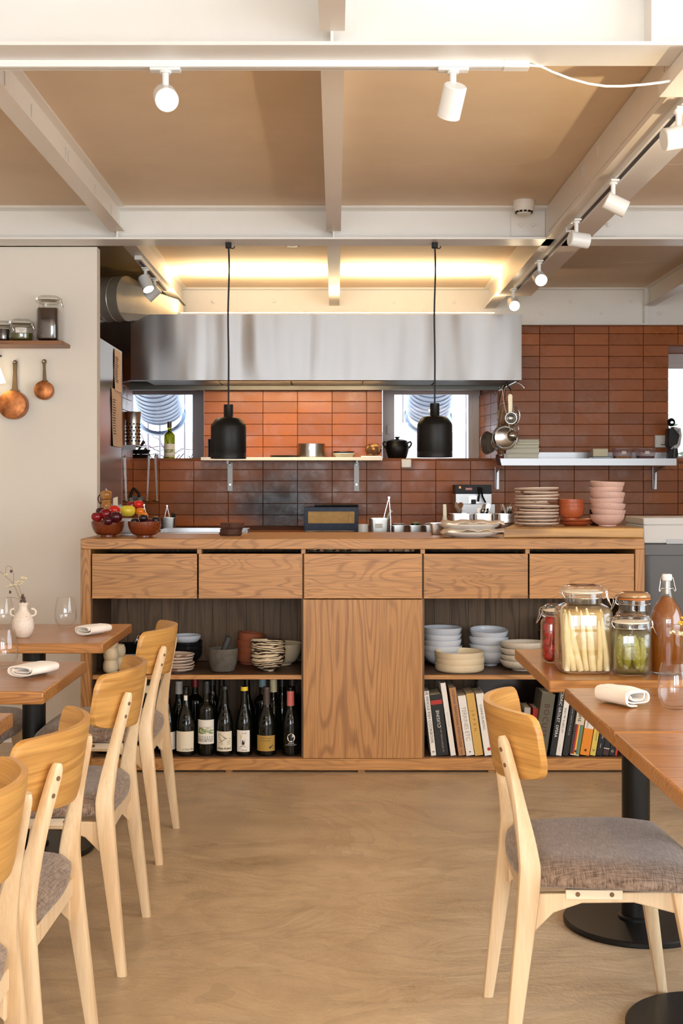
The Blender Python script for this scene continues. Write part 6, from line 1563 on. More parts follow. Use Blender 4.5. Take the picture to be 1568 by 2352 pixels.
# ------------------------------------------------------------------ items on the preparation table and cooking line
M['pan_steel'] = plain('used_pan_steel', (0.5, 0.49, 0.46, 1), .28, 1.0, var=.1, vs=12)
g1 = gn_pan('steel_pan', 'deep steel pan with tongs and a small white sticker', 'pan', PX(871.5, 6.85), 6.85, WT, .056, .056, PZ(1191, 6.85)-WT, M['pan_steel'])
part('sticker', MB().box(PX(861,6.79), PX(878,6.79), 6.789, 6.793, PZ(1213,6.79), PZ(1203,6.79)), M['paper_w'], g1)
def tongs(label, x, y, z0, z1, spread, lean, ht=.012):
    t = thing('tongs', label, 'tongs', (x, y, z0))
    top = Vector((x+lean, y, z1))
    for s in (1, -1):
        e0 = Vector((x+lean*.2+spread*s, y, z0)); n = 7; R = []
        for i in range(n+1):
            f = i/n; p = top.lerp(e0, f)+Vector((s*.006*math.sin(f*math.pi), 0, 0)); w_ = .006+.002*math.sin(f*3)
            R.append([tuple(p+Vector((.0012, -w_, 0))), tuple(p+Vector((.0012, w_, 0))), tuple(p+Vector((-.0012, w_, 0))), tuple(p+Vector((-.0012, -w_, 0)))])
        part('arm', MB().rings(R), M['steel_sm'], t)
    part('hinge', MB().cyl((top.x, y-.008, top.z), (top.x, y+.008, top.z), .006), M['steel_sm'], t)
    return t
tongs('steel tongs standing open in the deep steel pan', PX(880, 6.85), 6.85, WT+.02, PZ(1143, 6.85), .030, .030)
sp = thing('spatula', 'pale spatula leaning in the deep steel pan', 'spatula', (PX(893, 6.86), 6.88, WT))
part('blade', MB().tube([(PX(884,6.88), 6.88, WT+.10), (PX(892,6.88), 6.88, PZ(1182,6.88)), (PX(900,6.88), 6.88, PZ(1172,6.88))], [.005, .006, .008], 10), M['bristle'], sp)
for i, (px, lab) in enumerate(((915, 'small steel pan with a lid beside the deep pan'), (953, 'small steel pan holding a piece of green cucumber'), (989, 'small steel pan half hidden by the steel pot'))):
    x = PX(px, 6.85); h_ = PZ(1207, 6.85)-WT
    gn_pan('ingredient_pan', lab, 'pan', x, 6.85, WT, .036, .040, h_, M['pan_steel'], 'small ingredient pans on the preparation table')
    if i != 1: solo('pan_lid', MB().lathe([(.036, 0), (.034, .006), (.02, .010), (.001, .010)], (x, 6.85, WT+h_+.003), 28, cap=False), M['pan_steel'], 'small round steel lid on the pan %s' % ('beside the deep pan' if i == 0 else 'behind the steel pot'), 'lid', 'lids of the small pans')
x = PX(953, 6.85)
M['cuke'] = plain('cucumber_skin', rgb(26,46,18), .35); M['cuke_in'] = plain('cucumber_flesh', rgb(196,206,140), .4)
cu = thing('cucumber', 'dark green cucumber piece with a pale cut face', 'vegetable', (x, 6.85, WT+.12))
part('skin', MB().lathe([(.020, .08), (.022, .12), (.022, PZ(1202,6.85)-WT)], (x, 6.85, WT), 20), M['cuke'], cu)
part('cut_face', MB().cyl((x+.006, 6.84, PZ(1202,6.85)+.0005), (x+.006, 6.84, PZ(1199,6.85)), .016, .018, 18), M['cuke_in'], cu)
solo('tub', MB().lathe([(.020, 0), (.026, .002), (.027, PZ(1204,6.8)-WT-.001), (.027, PZ(1204,6.8)-WT), (.001, PZ(1204,6.8)-WT)], (PX(834, 6.8), 6.8, WT+.0005), 28, cap=False), M['white_plastic'], 'small white plastic tub beside the grill box', 'tub')

# grill box
gb = thing('charcoal_grill', 'dark framed grill box with a tan heat-proof panel', 'grill', (PX(762, 8.1), 8.2, WC))
gx0, gx1 = PX(698.5, 8.05), PX(823, 8.05); gz1 = PZ(1165, 8.05)
M['iron'] = plain('blued_iron', rgb(40,44,54), .4, .7, var=.15, vs=14); M['brickboard'] = plain('tan_fireboard', rgb(240,192,124), .85, var=.12, vs=30, bump=.4, bs=90)
part('side_panel', MB().box(gx0, gx1, 8.07, 8.40, WC, gz1), M['iron'], gb)
fz0, fz1 = PZ(1202, 8.05), PZ(1174.5, 8.05); fx0, fx1 = PX(707, 8.05), PX(814, 8.05)
part('frame', MB().box(gx0, gx1, 8.05, 8.07, fz1, gz1).box(gx0, gx1, 8.05, 8.07, WC, fz0).box(gx0, fx0, 8.05, 8.07, fz0, fz1).box(fx1, gx1, 8.05, 8.07, fz0, fz1), M['iron'], gb, bev=.001)
part('fire_panel', MB().box(fx0, PX(800,8.05)-.001, 8.058, 8.068, fz0, fz1).box(PX(800,8.05)+.0005, fx1, 8.058, 8.068, fz0, fz1), M['brickboard'], gb)
for i in range(7):
    for zz in ((gz1+fz1)/2, fz0-.018): part('rivet', MB().sphere((gx0+.015+i*(gx1-gx0-.03)/6, 8.049, zz), .0028, 8, 6), M['steel_sm'], gb)
for i in range(9): part('grate_bar', MB().cyl((gx0+.06, 8.08+i*.036, gz1+.008), (gx1, 8.08+i*.036, gz1+.008), .005, seg=8), M['iron'], gb)
part('grate_bar', MB().cyl((gx0+.06, 8.07, gz1+.006), (gx0+.06, 8.38, gz1+.006), .005, seg=8).cyl((gx1, 8.07, gz1+.006), (gx1, 8.38, gz1+.006), .005, seg=8), M['iron'], gb)
for i, px in enumerate((720, 757, 793)):
    dish('lid', 'shallow steel lid before the grill box, %s' % ('first of three', 'middle of three', 'last of three')[i], 'lid', plate_prof(.050, .010, .03, .002), PX(px, 6.95), 6.95, PZ(1219, 6.95)-.012, M['pan_steel'], 'steel lids on the preparation table')
    solo('steel_pan', MB().lathe([(.030, 0), (.036, .004), (.038, PZ(1219,6.95)-WT-.013), (.001, PZ(1219,6.95)-WT-.013)], (PX(px, 6.95), 6.95, WT+.0005), 24, cap=False), M['pan_steel'], 'round steel pan under the %s shallow lid' % ('first', 'second', 'third')[i], 'pan', 'round pans under the shallow lids')
# deep fryer
fx = thing('deep_fryer', 'steel deep fryer with a black control panel and red badge', 'fryer', (PX(1087, 8.3), 8.35, WC))
q = lambda px: PX(px, 8.25)
rz_ = lambda py: PZ(py, 8.25)
part('control_head', MB().box(q(1046), q(1129), 8.25, 8.45, rz_(1160), rz_(1134)), M['cold_steel'], fx, bev=.002)
part('control_panel', MB().box(q(1045), q(1128.5), 8.245, 8.45, rz_(1134), rz_(1113.5)), M['black'], fx, bev=.001)
part('tank', MB().box(q(1048), q(1131), 8.12, 8.249, WC, rz_(1157)), M['cold_steel'], fx, bev=.002)
M['led'] = plain('red_badge', rgb(200,30,24), .3); M['orange_led'] = plain('orange_switch', rgb(230,90,20), .3, emit=(1, .3, .05, 1), es=.6)
bd = part('badge', MB().box(q(1068), q(1084), 8.2435, 8.245, rz_(1126), rz_(1120)), M['led'], fx, bev=.001)
part('badge_print', MB().box(q(1070), q(1082), 8.243, 8.2434, rz_(1124), rz_(1122)), M['paper_w'], bd)
part('switch', MB().box(q(1053.5), q(1058), 8.2425, 8.245, rz_(1122), rz_(1117)), M['orange_led'], fx)
part('dial', MB().cyl((q(1115), 8.245, rz_(1124)), (q(1115), 8.235, rz_(1124)), .014, seg=24), M['black'], fx)
part('basket_hook', MB().tube([(q(1096), 8.20, rz_(1152)), (q(1098), 8.20, rz_(1138)), (q(1098), 8.23, rz_(1120)), (q(1104), 8.24, rz_(1120)), (q(1106), 8.21, rz_(1140)), (q(1112), 8.19, rz_(1154))], .006, 8), M['black'], fx)
part('basket_rest', MB().box(q(1076), q(1098), 8.235, 8.249, rz_(1156), rz_(1139)), M['steel_sm'], fx)
part('drain_valve', MB().box(q(1081), q(1092), 8.225, 8.24, rz_(1157), rz_(1147)), M['black'], fx)

# left end of the cooking line
g2 = gn_pan('steel_pan', 'steel pan with open tongs and dark pens beside the tomato bowls', 'pan', PX(387, 8.1), 8.1, WC, .045, .05, PZ(1189, 8.1)-WC, M['pan_steel'])
tongs('steel tongs standing open in the pan beside the tomato bowls', PX(384, 8.1), 8.1, WC+.03, PZ(1162, 8.1), .030, .0)
for i, (dx, dz_) in enumerate(((396, 1178), (401, 1180), (398, 1183))):
    solo('marker', MB().cyl((PX(dx-3, 8.12), 8.12, WC+.04), (PX(dx, 8.12), 8.12, PZ(dz_, 8.12)), .005, seg=10), M['black'], 'dark marker pen in the pan beside the tomato bowls', 'pen', 'markers in the steel pan')
tongs('dark slim tweezers leaning behind the second tomato bowl', PX(350, 7.0), 7.0, WT, PZ(1160, 7.0), .004, -.045)
# plugs and cables
pg = thing('plug', 'two grey power plugs joined by an arched dark cable', 'plug', (PX(311, 8.5), 8.5, PZ(1150, 8.5)))
M['grey_pl'] = plain('grey_plug_plastic', rgb(120,126,126), .5)
pY = 8.5
for px in (299.5, 319):
    part('plug_body', MB().lathe([(.001, -.03), (.016, -.03), (.019, -.026), (.019, .012), (.012, .018), (.001, .018)], (PX(px, pY), pY, PZ(1149, pY)), 18, cap=False), M['grey_pl'], pg)
part('cord', MB().tube(spline([(PX(299.5,pY), pY, PZ(1143,pY)), (PX(301,pY), pY, PZ(1134,pY)), (PX(306,pY), pY, PZ(1123,pY)), (PX(312,pY), pY, PZ(1126,pY)), (PX(319,pY), pY, PZ(1135,pY)), (PX(319,pY), pY, PZ(1143,pY))], 4), .009, 10), M['black'], pg)
part('mounting_plate', MB().box(PX(294,8.6), PX(326,8.6), 8.52, 8.695, PZ(1158,8.6), PZ(1140,8.6)), M['grey_pl'], pg)
# ladles
def ladle(label, px0, py0, px1, py1, Y, flip=1):
    t = thing('ladle', label, 'ladle', (PX(px0, Y), Y, PZ(py0, Y)), 'ladles hanging below the window')
    a = Vector((PX(px0, Y), Y, PZ(py0, Y))); b_ = Vector((PX(px1, Y), Y, PZ(py1, Y))); R = []
    for i in range(9):
        f = i/8; p = a.lerp(b_, f); w_ = .0078-.003*f
        R.append([tuple(p+Vector((w_, -.0012, 0))), tuple(p+Vector((w_, .0012, 0))), tuple(p+Vector((-w_, .0012, 0))), tuple(p+Vector((-w_, -.0012, 0)))])
    part('handle', MB().rings(R), M['steel_sm'], t)
    part('hook', MB().tube(spline([tuple(a+Vector((0, -.002, -.004))), tuple(a+Vector((0, .004, .010))), tuple(a+Vector((0, .022, .010))), tuple(a+Vector((0, .026, -.006)))], 3), .0035, 8), M['steel_sm'], t)
    r = .029
    part('cup', MB().lathe([(.001, -r*.55), (r*.5, -r*.48), (r*.85, -r*.25), (r, 0), (r*.94, 0), (r*.8, -r*.22), (r*.45, -r*.42), (.001, -r*.5)], (b_.x-.004, Y-r*.8, b_.z+.004), 24, cap=False), M['steel_sm'], t)
ladle('steel ladle hanging below the window, nearer the plugs', 342.5, 1046, 338, 1150, 8.64)
ladle('steel ladle hanging below the window, farther from the plugs', 356.5, 1046, 361, 1150, 8.64)
ladle('slim steel ladle hanging on the side wall beside the refrigerator', 286, 1050, 290, 1150, 8.2)
# bottle and pans on the window ledge
ZL = ZO0
M['bottle_green'] = clear('olive_green_glass', (0.42, 0.42, 0.08, 1), 1.45, milky=.25, milk=rgb(90,90,20))
bY = 8.80
gbx = PX(389, bY); hgb = PZ(969, bY)-ZL
gw = thing('wine_bottle', 'olive green bottle with a landscape label on the window ledge', 'bottle', (gbx, bY, ZL))
part('bottle_body', MB().lathe(bottle_prof(.0375, hgb, 'bord'), (gbx, bY, ZL+.0005), 36, cap=False), M['bottle_green'], gw, ang=50)
part('capsule', MB().lathe([(.0162, hgb*.84), (.0158, hgb+.001)], (gbx, bY, ZL), 24), M['f_brown'], gw)
cG = (gbx, bY, ZL)
arc_label(gw, 'label', cG, .0380, .012, .100, -76, 76, M['paper_w'])
arc_lines(gw, 'print', cG, .0386, [(a, a+rv.uniform(10, 30), z, z+.003) for a, z in [(rv.uniform(-72, 40), rv.uniform(.036, .060)) for _ in range(60)]], gm_)
arc_lines(gw, 'print', cG, .0388, [(a, a+4, z, z+.010) for a in range(-60, 61, 15) for z in (.016,)], M['ink'])
# pan stack with handles at the ledge
def ledge_pan(label, px, Y, r, hp, z):
    t = thing('frying_pan', label, 'pan', (PX(px, Y), Y, z))
    part('pan_body', MB().lathe([(.001, 0), (r*.8, 0), (r, .028), (r-.003, .029), (r*.78, .003), (.001, .003)], (PX(px, Y), Y, z+.0005), 32, cap=False), M['black'], t)
    a = Vector((PX(hp[0], Y-.02), Y-.02, PZ(hp[1], Y-.02))); b_ = Vector((PX(hp[2], Y-.04), Y-.04, PZ(hp[3], Y-.04))); d = (b_-a).normalized(); s_ = Vector((0, 1, 0)).cross(d); R = []
    for i in range(9):
        f = i/8; p = a.lerp(b_, f); w_ = .006+.006*f**2
        R.append([tuple(p+s_*w_+Vector((0, -.003, 0))), tuple(p+s_*w_+Vector((0, .003, 0))), tuple(p-s_*w_+Vector((0, .003, 0))), tuple(p-s_*w_+Vector((0, -.003, 0)))])
    part('handle', MB().rings(R), M['pan_dark'], t, bev=.002)
    part('hanging_eye', MB().tube([tuple(b_-d*.008+s_*.005*math.cos(q)+d*.006*math.sin(q)+Vector((0, -.005, 0))) for q in [i*math.pi/6 for i in range(12)]], .0014, 6, True), M['steel_sm'], t)
M['pan_dark'] = plain('brown_black_handle', rgb(58,40,36), .3, .4)
ledge_pan('black pan with a long upright handle on the window ledge', 318, 8.90, .075, (309, 1048, 331, 1013), ZL)
ledge_pan('black pan with a shorter upright handle on the window ledge', 322, 8.90, .072, (318, 1049, 336, 1030), ZL+.033)
solo('s_hook', MB().tube(spline([(PX(439,8.66),8.66,PZ(985,8.66)), (PX(437,8.66),8.66,PZ(1040,8.66)), (PX(434,8.66),8.66,PZ(1047,8.66)), (PX(438,8.66),8.66,PZ(1054,8.66)), (PX(444,8.66),8.66,PZ(1048,8.66)), (PX(444,8.66),8.66,PZ(1040,8.66))], 3), .0025, 8), M['steel_sm'], 'thin steel hook hanging at the window edge beside the white shelf', 'hook')
# perforated utensil holder on the side shelf
uY = 8.40; uz = SH3; ux_ = -1.325
uh = thing('utensil_holder', 'tall perforated steel utensil holder on the side shelf', 'holder', (ux_, uY, uz))
part('holder_body', MB().lathe([(.001, 0), (.040, 0), (.044, .004), (.046, .150), (.052, .215), (.054, .220), (.050, .220), (.043, .150), (.040, .006), (.001, .005)], (ux_, uY, uz+.0005), 32, cap=False), M['pan_steel'], uh)
hm_ = MB()
for i in range(6):
    for k_ in range(12):
        a = 2*math.pi*k_/12+i*.26
        hm_.cyl((ux_+.0445*math.cos(a), uY+.0445*math.sin(a), uz+.03+i*.022), (ux_+.0475*math.cos(a), uY+.0475*math.sin(a), uz+.03+i*.022), .006, seg=8)
part('perforations', hm_, M['black'], uh)

# ------------------------------------------------------------------ on the white wall shelf
wy = 8.57
sp_ = thing('steel_pot', 'open steel pot in the middle of the white wall shelf', 'pot', (PX(714.5, wy), wy, SH1))
rp = 31.5/(F/wy); zz = PZ(1020, wy)-SH1
part('pot_body', MB().lathe([(.001, 0), (rp*.96, 0), (rp, .004), (rp, zz), (rp+.002, zz+.001), (rp-.002, zz+.001), (rp-.003, .006), (.001, .005)], (PX(714.5, wy), wy, SH1+.0005), 40, cap=False), M['pan_steel'], sp_)
part('handle_boss', MB().cyl((PX(714.5, wy), wy-rp+.002, SH1+zz*.66), (PX(714.5, wy), wy-rp-.02, SH1+zz*.66), .013, seg=20), M['steel_sm'], sp_)
fp = thing('frying_pan', 'flat black pan on the white wall shelf beside the pendant', 'pan', (PX(650, wy), wy, SH1))
part('pan_body', MB().lathe([(.001, 0), (.080, 0), (.092, .012), (.090, .013), (.078, .003), (.001, .003)], (PX(651, wy), wy, SH1+.0005), 36, cap=False), M['black'], fp)
tt = gn_pan('steel_tray', 'low steel tray stacked with a plate on the white wall shelf', 'tray', PX(790, wy), wy, SH1, .076, .06, .026, M['pan_steel'])
dish('plate', 'thin steel plate lying on the low steel tray', 'plate', plate_prof(.078, .008, .06, .002), PX(788, wy), wy, SH1+.030, M['pan_steel'])
solo('serving_plate', MB().box(PX(828, wy), PX(876, wy), wy-.07, wy+.07, SH1+.0005, SH1+.010), M['white_cer'], 'flat plate under the charred cheese on the white wall shelf', 'plate', bev=.003)
M['char'] = speckle('charred_cheese_rind', rgb(96,60,34), rgb(206,160,96), 30, .55, .8, .4)
cm = MB(); vs = []; rc = random.Random(9)
S_ = 16
for i in range(9):
    ph = math.pi*i/8
    for k_ in range(S_):
        a = 2*math.pi*k_/S_; n_ = mnoise.noise(Vector((math.cos(a)*2, math.sin(a)*2, ph*1.5)))*.012
        r = .052+n_; sq = (abs(math.cos(a))**3+abs(math.sin(a))**3)**(-1/3)
        vs.append((PX(857, wy)+r*sq*math.sin(ph)**.5*math.cos(a)*.95, wy+r*sq*math.sin(ph)**.5*math.sin(a)*.8, SH1+.052+.040*math.cos(ph)*(1+n_*8)))
fs_ = [(i*S_+k_, i*S_+(k_+1) % S_, (i+1)*S_+(k_+1) % S_, (i+1)*S_+k_) for i in range(8) for k_ in range(S_)]
solo('cheese', cm.add(vs, fs_), M['char'], 'charred block of cheese at the end of the white wall shelf', 'cheese', ang=30)
solo('steel_cup', MB().lathe([(.001, 0), (.030, 0), (.031, .12), (.028, .12), (.027, .004), (.001, .004)], (PX(487, 8.5), 8.53, SH1+.0005), 28, cap=False), M['black'], 'dark metal cup behind the pendant on the white wall shelf', 'cup')
# casserole on the right ledge
kY = 8.84; kx = PX(912, kY); r = 26/(F/kY)
ks = thing('casserole', 'black cast-iron casserole with a knobbed lid on the window ledge', 'casserole', (kx, kY, ZL))
hz = lambda py: PZ(py, kY)-ZL
part('pot_body', MB().lathe([(.001, 0), (r*.72, 0), (r*.82, .006), (r*1.0, hz(1035)), (r*1.02, hz(1027)), (r*.93, hz(1016)), (r*.90, hz(1015)), (r*.90, hz(1018)), (.001, .01)], (kx, kY, ZL+.0005), 40, cap=False), M['black'], ks)
part('lid', MB().lathe([(r*.92, hz(1015.5)), (r*.90, hz(1013)), (r*.6, hz(1010)), (r*.15, hz(1008.5)), (r*.12, hz(1007)), (r*.24, hz(1005)), (r*.24, hz(1003.5)), (.001, hz(1003))], (kx, kY, ZL), 36, cap=False), M['black'], ks)
for s in (1, -1):
    part('handle', MB().tube(spline([(kx+s*r*.90, kY, ZL+hz(1018)), (kx+s*(r+.012), kY, ZL+hz(1015)), (kx+s*(r+.018), kY, ZL+hz(1021)), (kx+s*(r*.99), kY, ZL+hz(1030))], 4), .006, 8), M['black'], ks)
# white sensor and thermostat
ts = solo('wall_sensor', MB().box(PX(921.5,8.69), PX(944.5,8.69), 8.672, 8.6985, PZ(1074.5,8.69), PZ(1054.5,8.69)), M['white_plastic'], 'small white sensor box on the tiles under the casserole', 'sensor', bev=.006)
th = thing('thermostat', 'square white thermostat with a round dial at the end of the steel shelf', 'thermostat', (PX(1516,8.69), 8.69, PZ(1014,8.69)))
part('housing', MB().box(PX(1502,8.69), PX(1530.5,8.69), 8.665, 8.6985, PZ(1028,8.69), PZ(1000,8.69)), M['white_plastic'], th, bev=.004)
part('dial', MB().cyl((PX(1516,8.66), 8.665, PZ(1014,8.66)), (PX(1516,8.66), 8.659, PZ(1014,8.66)), .028, .027, 36), M['white_plastic'], th)

# ------------------------------------------------------------------ on the steel shelf
M['tray_cream'] = plain('cream_plastic', rgb(238,232,206), .4)
for i, (x0, x1, py0, py1, lab) in enumerate(((1160,1233,1053.2,1041,'lowest'),(1165,1235,1041,1029,'second from the bottom'),(1170,1234,1029,1021,'third from the bottom'),(1182,1235,1021,1014.5,'fourth from the bottom'),(1186,1234,1014.5,1009.5,'topmost'))):
    Y = 8.50; xx0, xx1 = PX(x0, Y), PX(x1, Y); z0 = SH2+.001+(1053.2-py0)/347; z1 = SH2+.001+(1053.2-py1)/347
    mb = MB().box(xx0+.004, xx1-.004, Y-.08, Y+.10, z0+.0004, z1-.006).box(xx0, xx1, Y-.085, Y+.105, z1-.006, z1-.0004)
    solo('plastic_tray', mb, M['tray_cream'], 'cream plastic tray, %s of the stack on the steel shelf' % lab, 'tray', 'cream trays on the steel shelf', bev=.0015)
cY = 8.48
M['butter'] = plain('pale_butter', rgb(236,228,196), .5, var=.04)
solo('butter_block', MB().box(PX(1358,cY), PX(1393,cY), cY-.05, cY+.05, SH2+.014, PZ(1031,cY)), M['butter'], 'block of pale butter on a small glass dish on the steel shelf', 'butter', bev=.004)
solo('glass_dish', MB().box(PX(1357,cY), PX(1400,cY), cY-.06, cY+.06, SH2+.0005, SH2+.013), plain('blue_grey_glass', rgb(150,165,175), .1), 'low blue-grey dish under the butter block', 'dish', bev=.004)
M['tub'] = clear('clear_pinkish_plastic', (0.90, 0.84, 0.84, 1), 1.3, milky=.30, milk=rgb(215,190,190), boost=.8)
for i, (x0, x1, lab, fm) in enumerate(((1406,1451,'clear plastic tub of yellow grains on the steel shelf', plain('yellow_grains', rgb(200,150,80), .8, var=.3, vs=60)),(1459,1504,'clear plastic tub of dark red pieces on the steel shelf', plain('dark_red_pieces', rgb(100,24,34), .6, var=.3, vs=60)))):
    xx0, xx1 = PX(x0, cY), PX(x1, cY); zt3 = PZ(1030, cY)
    t = thing('plastic_tub', lab, 'tub', ((xx0+xx1)/2, cY, SH2), 'clear tubs on the steel shelf')
    cx3 = (xx0+xx1)/2; hw = (xx1-xx0)/2
    R = [rrect((cx3, cY, SH2+.0005), Vector((1,0,0)), Vector((0,1,0)), hw*.80, .045, .012, 4), rrect((cx3, cY, zt3-.004), Vector((1,0,0)), Vector((0,1,0)), hw*.95, .055, .012, 4), rrect((cx3, cY, zt3-.004), Vector((1,0,0)), Vector((0,1,0)), hw, .06, .012, 4), rrect((cx3, cY, zt3), Vector((1,0,0)), Vector((0,1,0)), hw, .06, .012, 4)]
    part('tub_body', MB().rings(R), M['tub'], t, smooth=False)
    part('contents', MB().rings([rrect((cx3, cY, SH2+.003), Vector((1,0,0)), Vector((0,1,0)), hw*.76, .041, .010, 4), rrect((cx3, cY, SH2+.018), Vector((1,0,0)), Vector((0,1,0)), hw*.80, .043, .010, 4)]), fm, t)
    part('sticker', MB().box(cx3-.014, cx3+.014, cY-.054, cY-.0525, SH2+.030, SH2+.050), M['paper_w'], t)
# hand mixer with coiled cable at the window
mY2 = 8.50; mq = lambda px, py, dy=0: (PX(px, mY2), mY2+dy, PZ(py, mY2))
mxr = thing('vacuum_sealer', 'black and grey kitchen machine with a coiled cable before the bright window', 'appliance', mq(1550, 1050))
part('body', MB().prism([(mq(1533,984)[0], mq(1533,984)[2]), (mq(1543,984)[0], mq(1543,984)[2]), (mq(1556,1001)[0], mq(1556,1001)[2]), (mq(1553,1022)[0], mq(1553,1022)[2]), (mq(1535,1030)[0], mq(1535,1030)[2]), (mq(1531,1020)[0], mq(1531,1020)[2])], mY2-.03, mY2+.06), M['black'], mxr, bev=.004)
part('grey_cover', MB().prism([(mq(a,b_)[0], mq(a,b_)[2]) for a, b_ in ((1543,980),(1560,984),(1562,1000),(1559,1022),(1553,1030),(1536,1032),(1541,1026),(1552,1020),(1557,1000),(1545,986))], mY2-.035, mY2+.05), plain('light_grey_cover', rgb(190,190,192), .4), mxr, bev=.002)
part('stand', MB().prism([(mq(a,b_)[0], mq(a,b_)[2]) for a, b_ in ((1536,1028),(1554,1028),(1556,1046),(1552,1052.6),(1533,1052.6))], mY2-.02, mY2+.05), M['black'], mxr, bev=.003)
vm = MB()
for i in range(6): vm.box(mq(1546+i*.8, 0)[0], mq(1556, 0)[0], mY2-.0365, mY2-.035, mq(0, 988+i*2.2+1)[2], mq(0, 988+i*2.2)[2])
part('vent_slots', vm, M['black'], mxr)
cm = MB()
for i in range(5):
    pts = [(PX(1541+i, mY2)+(.024-.003*i)*math.cos(a), mY2+.006*i, PZ(970, mY2)+(.026-.002*i)*math.sin(a)*(1-.1*i)) for a in [k_*math.pi/10 for k_ in range(20)]]
    cm.tube(pts, .003, 6, True)
cm.tube([mq(1536, 972), mq(1534, 980), mq(1536, 988)], .003, 6)
part('coiled_cable', cm, M['black'], mxr)
solo('loose_cable', MB().tube(spline([mq(1530,1019,.17), mq(1538,1021,.10), mq(1543,1030,.0-.05), mq(1543,1042,-.05), mq(1543,1051,-.05)], 4), .003, 6), plain('grey_cable', rgb(130,130,130), .4), 'grey cable running from the thermostat down to the steel shelf', 'cable')

# ------------------------------------------------------------------ pans and tools hanging from the hood
hy2 = 8.12
X2 = lambda px, dy=0: PX(px, hy2+dy); Z2 = lambda py, dy=0: PZ(py, hy2+dy)
hr = thing('hanging_rail', 'thin steel rail under the hood corner for hanging pans', 'rail', (X2(1165), hy2, Z2(885)))
part('rod', MB().tube([(X2(1146,.25), hy2+.25, Z2(897,.25)), (X2(1184,-.25), hy2-.25, Z2(877,-.25))], .004, 8), M['steel_sm'], hr)
part('rod_end', MB().sphere((X2(1147,.25), hy2+.25, Z2(895,.25)), .008).cyl((X2(1147,.25), hy2+.25, Z2(895,.25)), (X2(1147,.25), hy2+.25, hz0), .003), M['steel_sm'], hr)
part('hook', MB().tube(spline([(X2(1177), hy2-.2, Z2(879,-.2)), (X2(1184), hy2-.2, Z2(888)), (X2(1190), hy2-.2, Z2(893)), (X2(1193), hy2-.2, Z2(898)), (X2(1188), hy2-.2, Z2(901)), (X2(1180), hy2-.2, Z2(897))], 4), .0012, 6), M['steel_sm'], hr)
for i, (a, b_) in enumerate(((1160, 1167), (1168, 1173))):
    part('hook', MB().tube([(X2(a), hy2-.02*i, Z2(889-4*i)), (X2((a+b_)/2+2), hy2-.02*i, Z2(898)), (X2(1171), hy2-.03, Z2(906))], .0012, 6), M['steel_sm'], hr)
def disc_thing(name, label, cat, px, py, rpx, Y, dep, m, yaw=0, pitch=0, rim=None, flat=False, bowl=True):
    t = thing(name, label, cat, (PX(px, Y), Y, PZ(py, Y)))
    r = rpx*Y/F
    Mx = Matrix.Translation((PX(px, Y), Y, PZ(py, Y))) @ Matrix.Rotation(math.radians(yaw), 4, 'Z') @ Matrix.Rotation(math.radians(-90+pitch), 4, 'X')
    pf = [(.001, 0), (r*.5, dep*.04), (r*.85, dep*.35), (r, dep), (r-.002, dep), (r*.83, dep*.35+.0015), (r*.48, dep*.04+.0015), (.001, .0015)]
    part('bowl' if bowl else 'disc', MB().lathe(pf, M=Mx, seg=40, cap=False), m, t)
    if rim: part('rim', MB().tube([tuple(Mx @ Vector((r*math.cos(a), r*math.sin(a), dep))) for a in [i*math.pi/20 for i in range(40)]], .0035, 8, True), rim, t)
    return t, Mx, r
M['lid_glass'] = clear('lid_glass', (.85, .86, .82, 1), 1.5, boost=1.5)
M['sieve'] = clear('fine_steel_mesh', (.42, .40, .36, 1), 1.6, milky=.35, milk=rgb(170,165,150))
t, Mx, r = disc_thing('pan_lid', 'round glass lid with a steel rim hanging under the hood corner', 'lid', 1165, 955, 27, 8.10, -.02, M['lid_glass'], 10, 0, M['steel_sm'], bowl=False)
t, Mx, r = disc_thing('saute_pan', 'shiny steel pan hanging below the glass lid', 'pan', 1160, 1005, 28, 8.04, -.03, M['steel_sm'], -14, 0, M['steel_sm'])
t, Mx, r = disc_thing('sieve', 'fine mesh sieve hanging beside the window reveal', 'sieve', 1133, 1017, 26, 8.30, .05, M['sieve'], 50, 0, M['steel_sm'])
part('handle', MB().tube([(PX(1146,8.28), 8.28, PZ(990,8.28)), (PX(1156,8.26), 8.26, PZ(930,8.26)), (PX(1158,8.24), 8.24, PZ(890,8.24))], .0028, 8), M['steel_sm'], t)
# measuring cup with a wide handle
t, Mx, r = disc_thing('dosing_ladle', 'small round steel ladle with a flat pale handle in front of the glass lid', 'ladle', 1171.5, 961, 13, 7.98, -.03, M['pan_steel'], 0, 0, M['steel_sm'])
part('handle', MB().prism([(PX(1167,7.96), PZ(949,7.96)), (PX(1175.5,7.96), PZ(949,7.96)), (PX(1176.5,7.96), PZ(910,7.96)), (PX(1174,7.96), PZ(905,7.96)), (PX(1168,7.96), PZ(905,7.96)), (PX(1165.5,7.96), PZ(910,7.96))], 7.955, 7.959), plain('pale_tool_handle', rgb(206,190,160), .35, .5), t, bev=.001)
t, Mx, r = disc_thing('steel_bowl', 'little steel ladle bowl mirrored against the hanging pan', 'ladle', 1178, 1000, 13, 7.97, .035, M['steel_sm'], 0, 0, None)
part('handle', MB().tube([(PX(1172,7.98), 7.98, PZ(990,7.98)), (PX(1160,7.98), 7.98, PZ(940,7.98)), (PX(1154,7.98), 7.98, PZ(900,7.98)), (PX(1152,7.98), 7.98, PZ(890,7.98)), (PX(1156,7.98), 7.98, PZ(885,7.98))], .004, 8), M['steel_sm'], t)
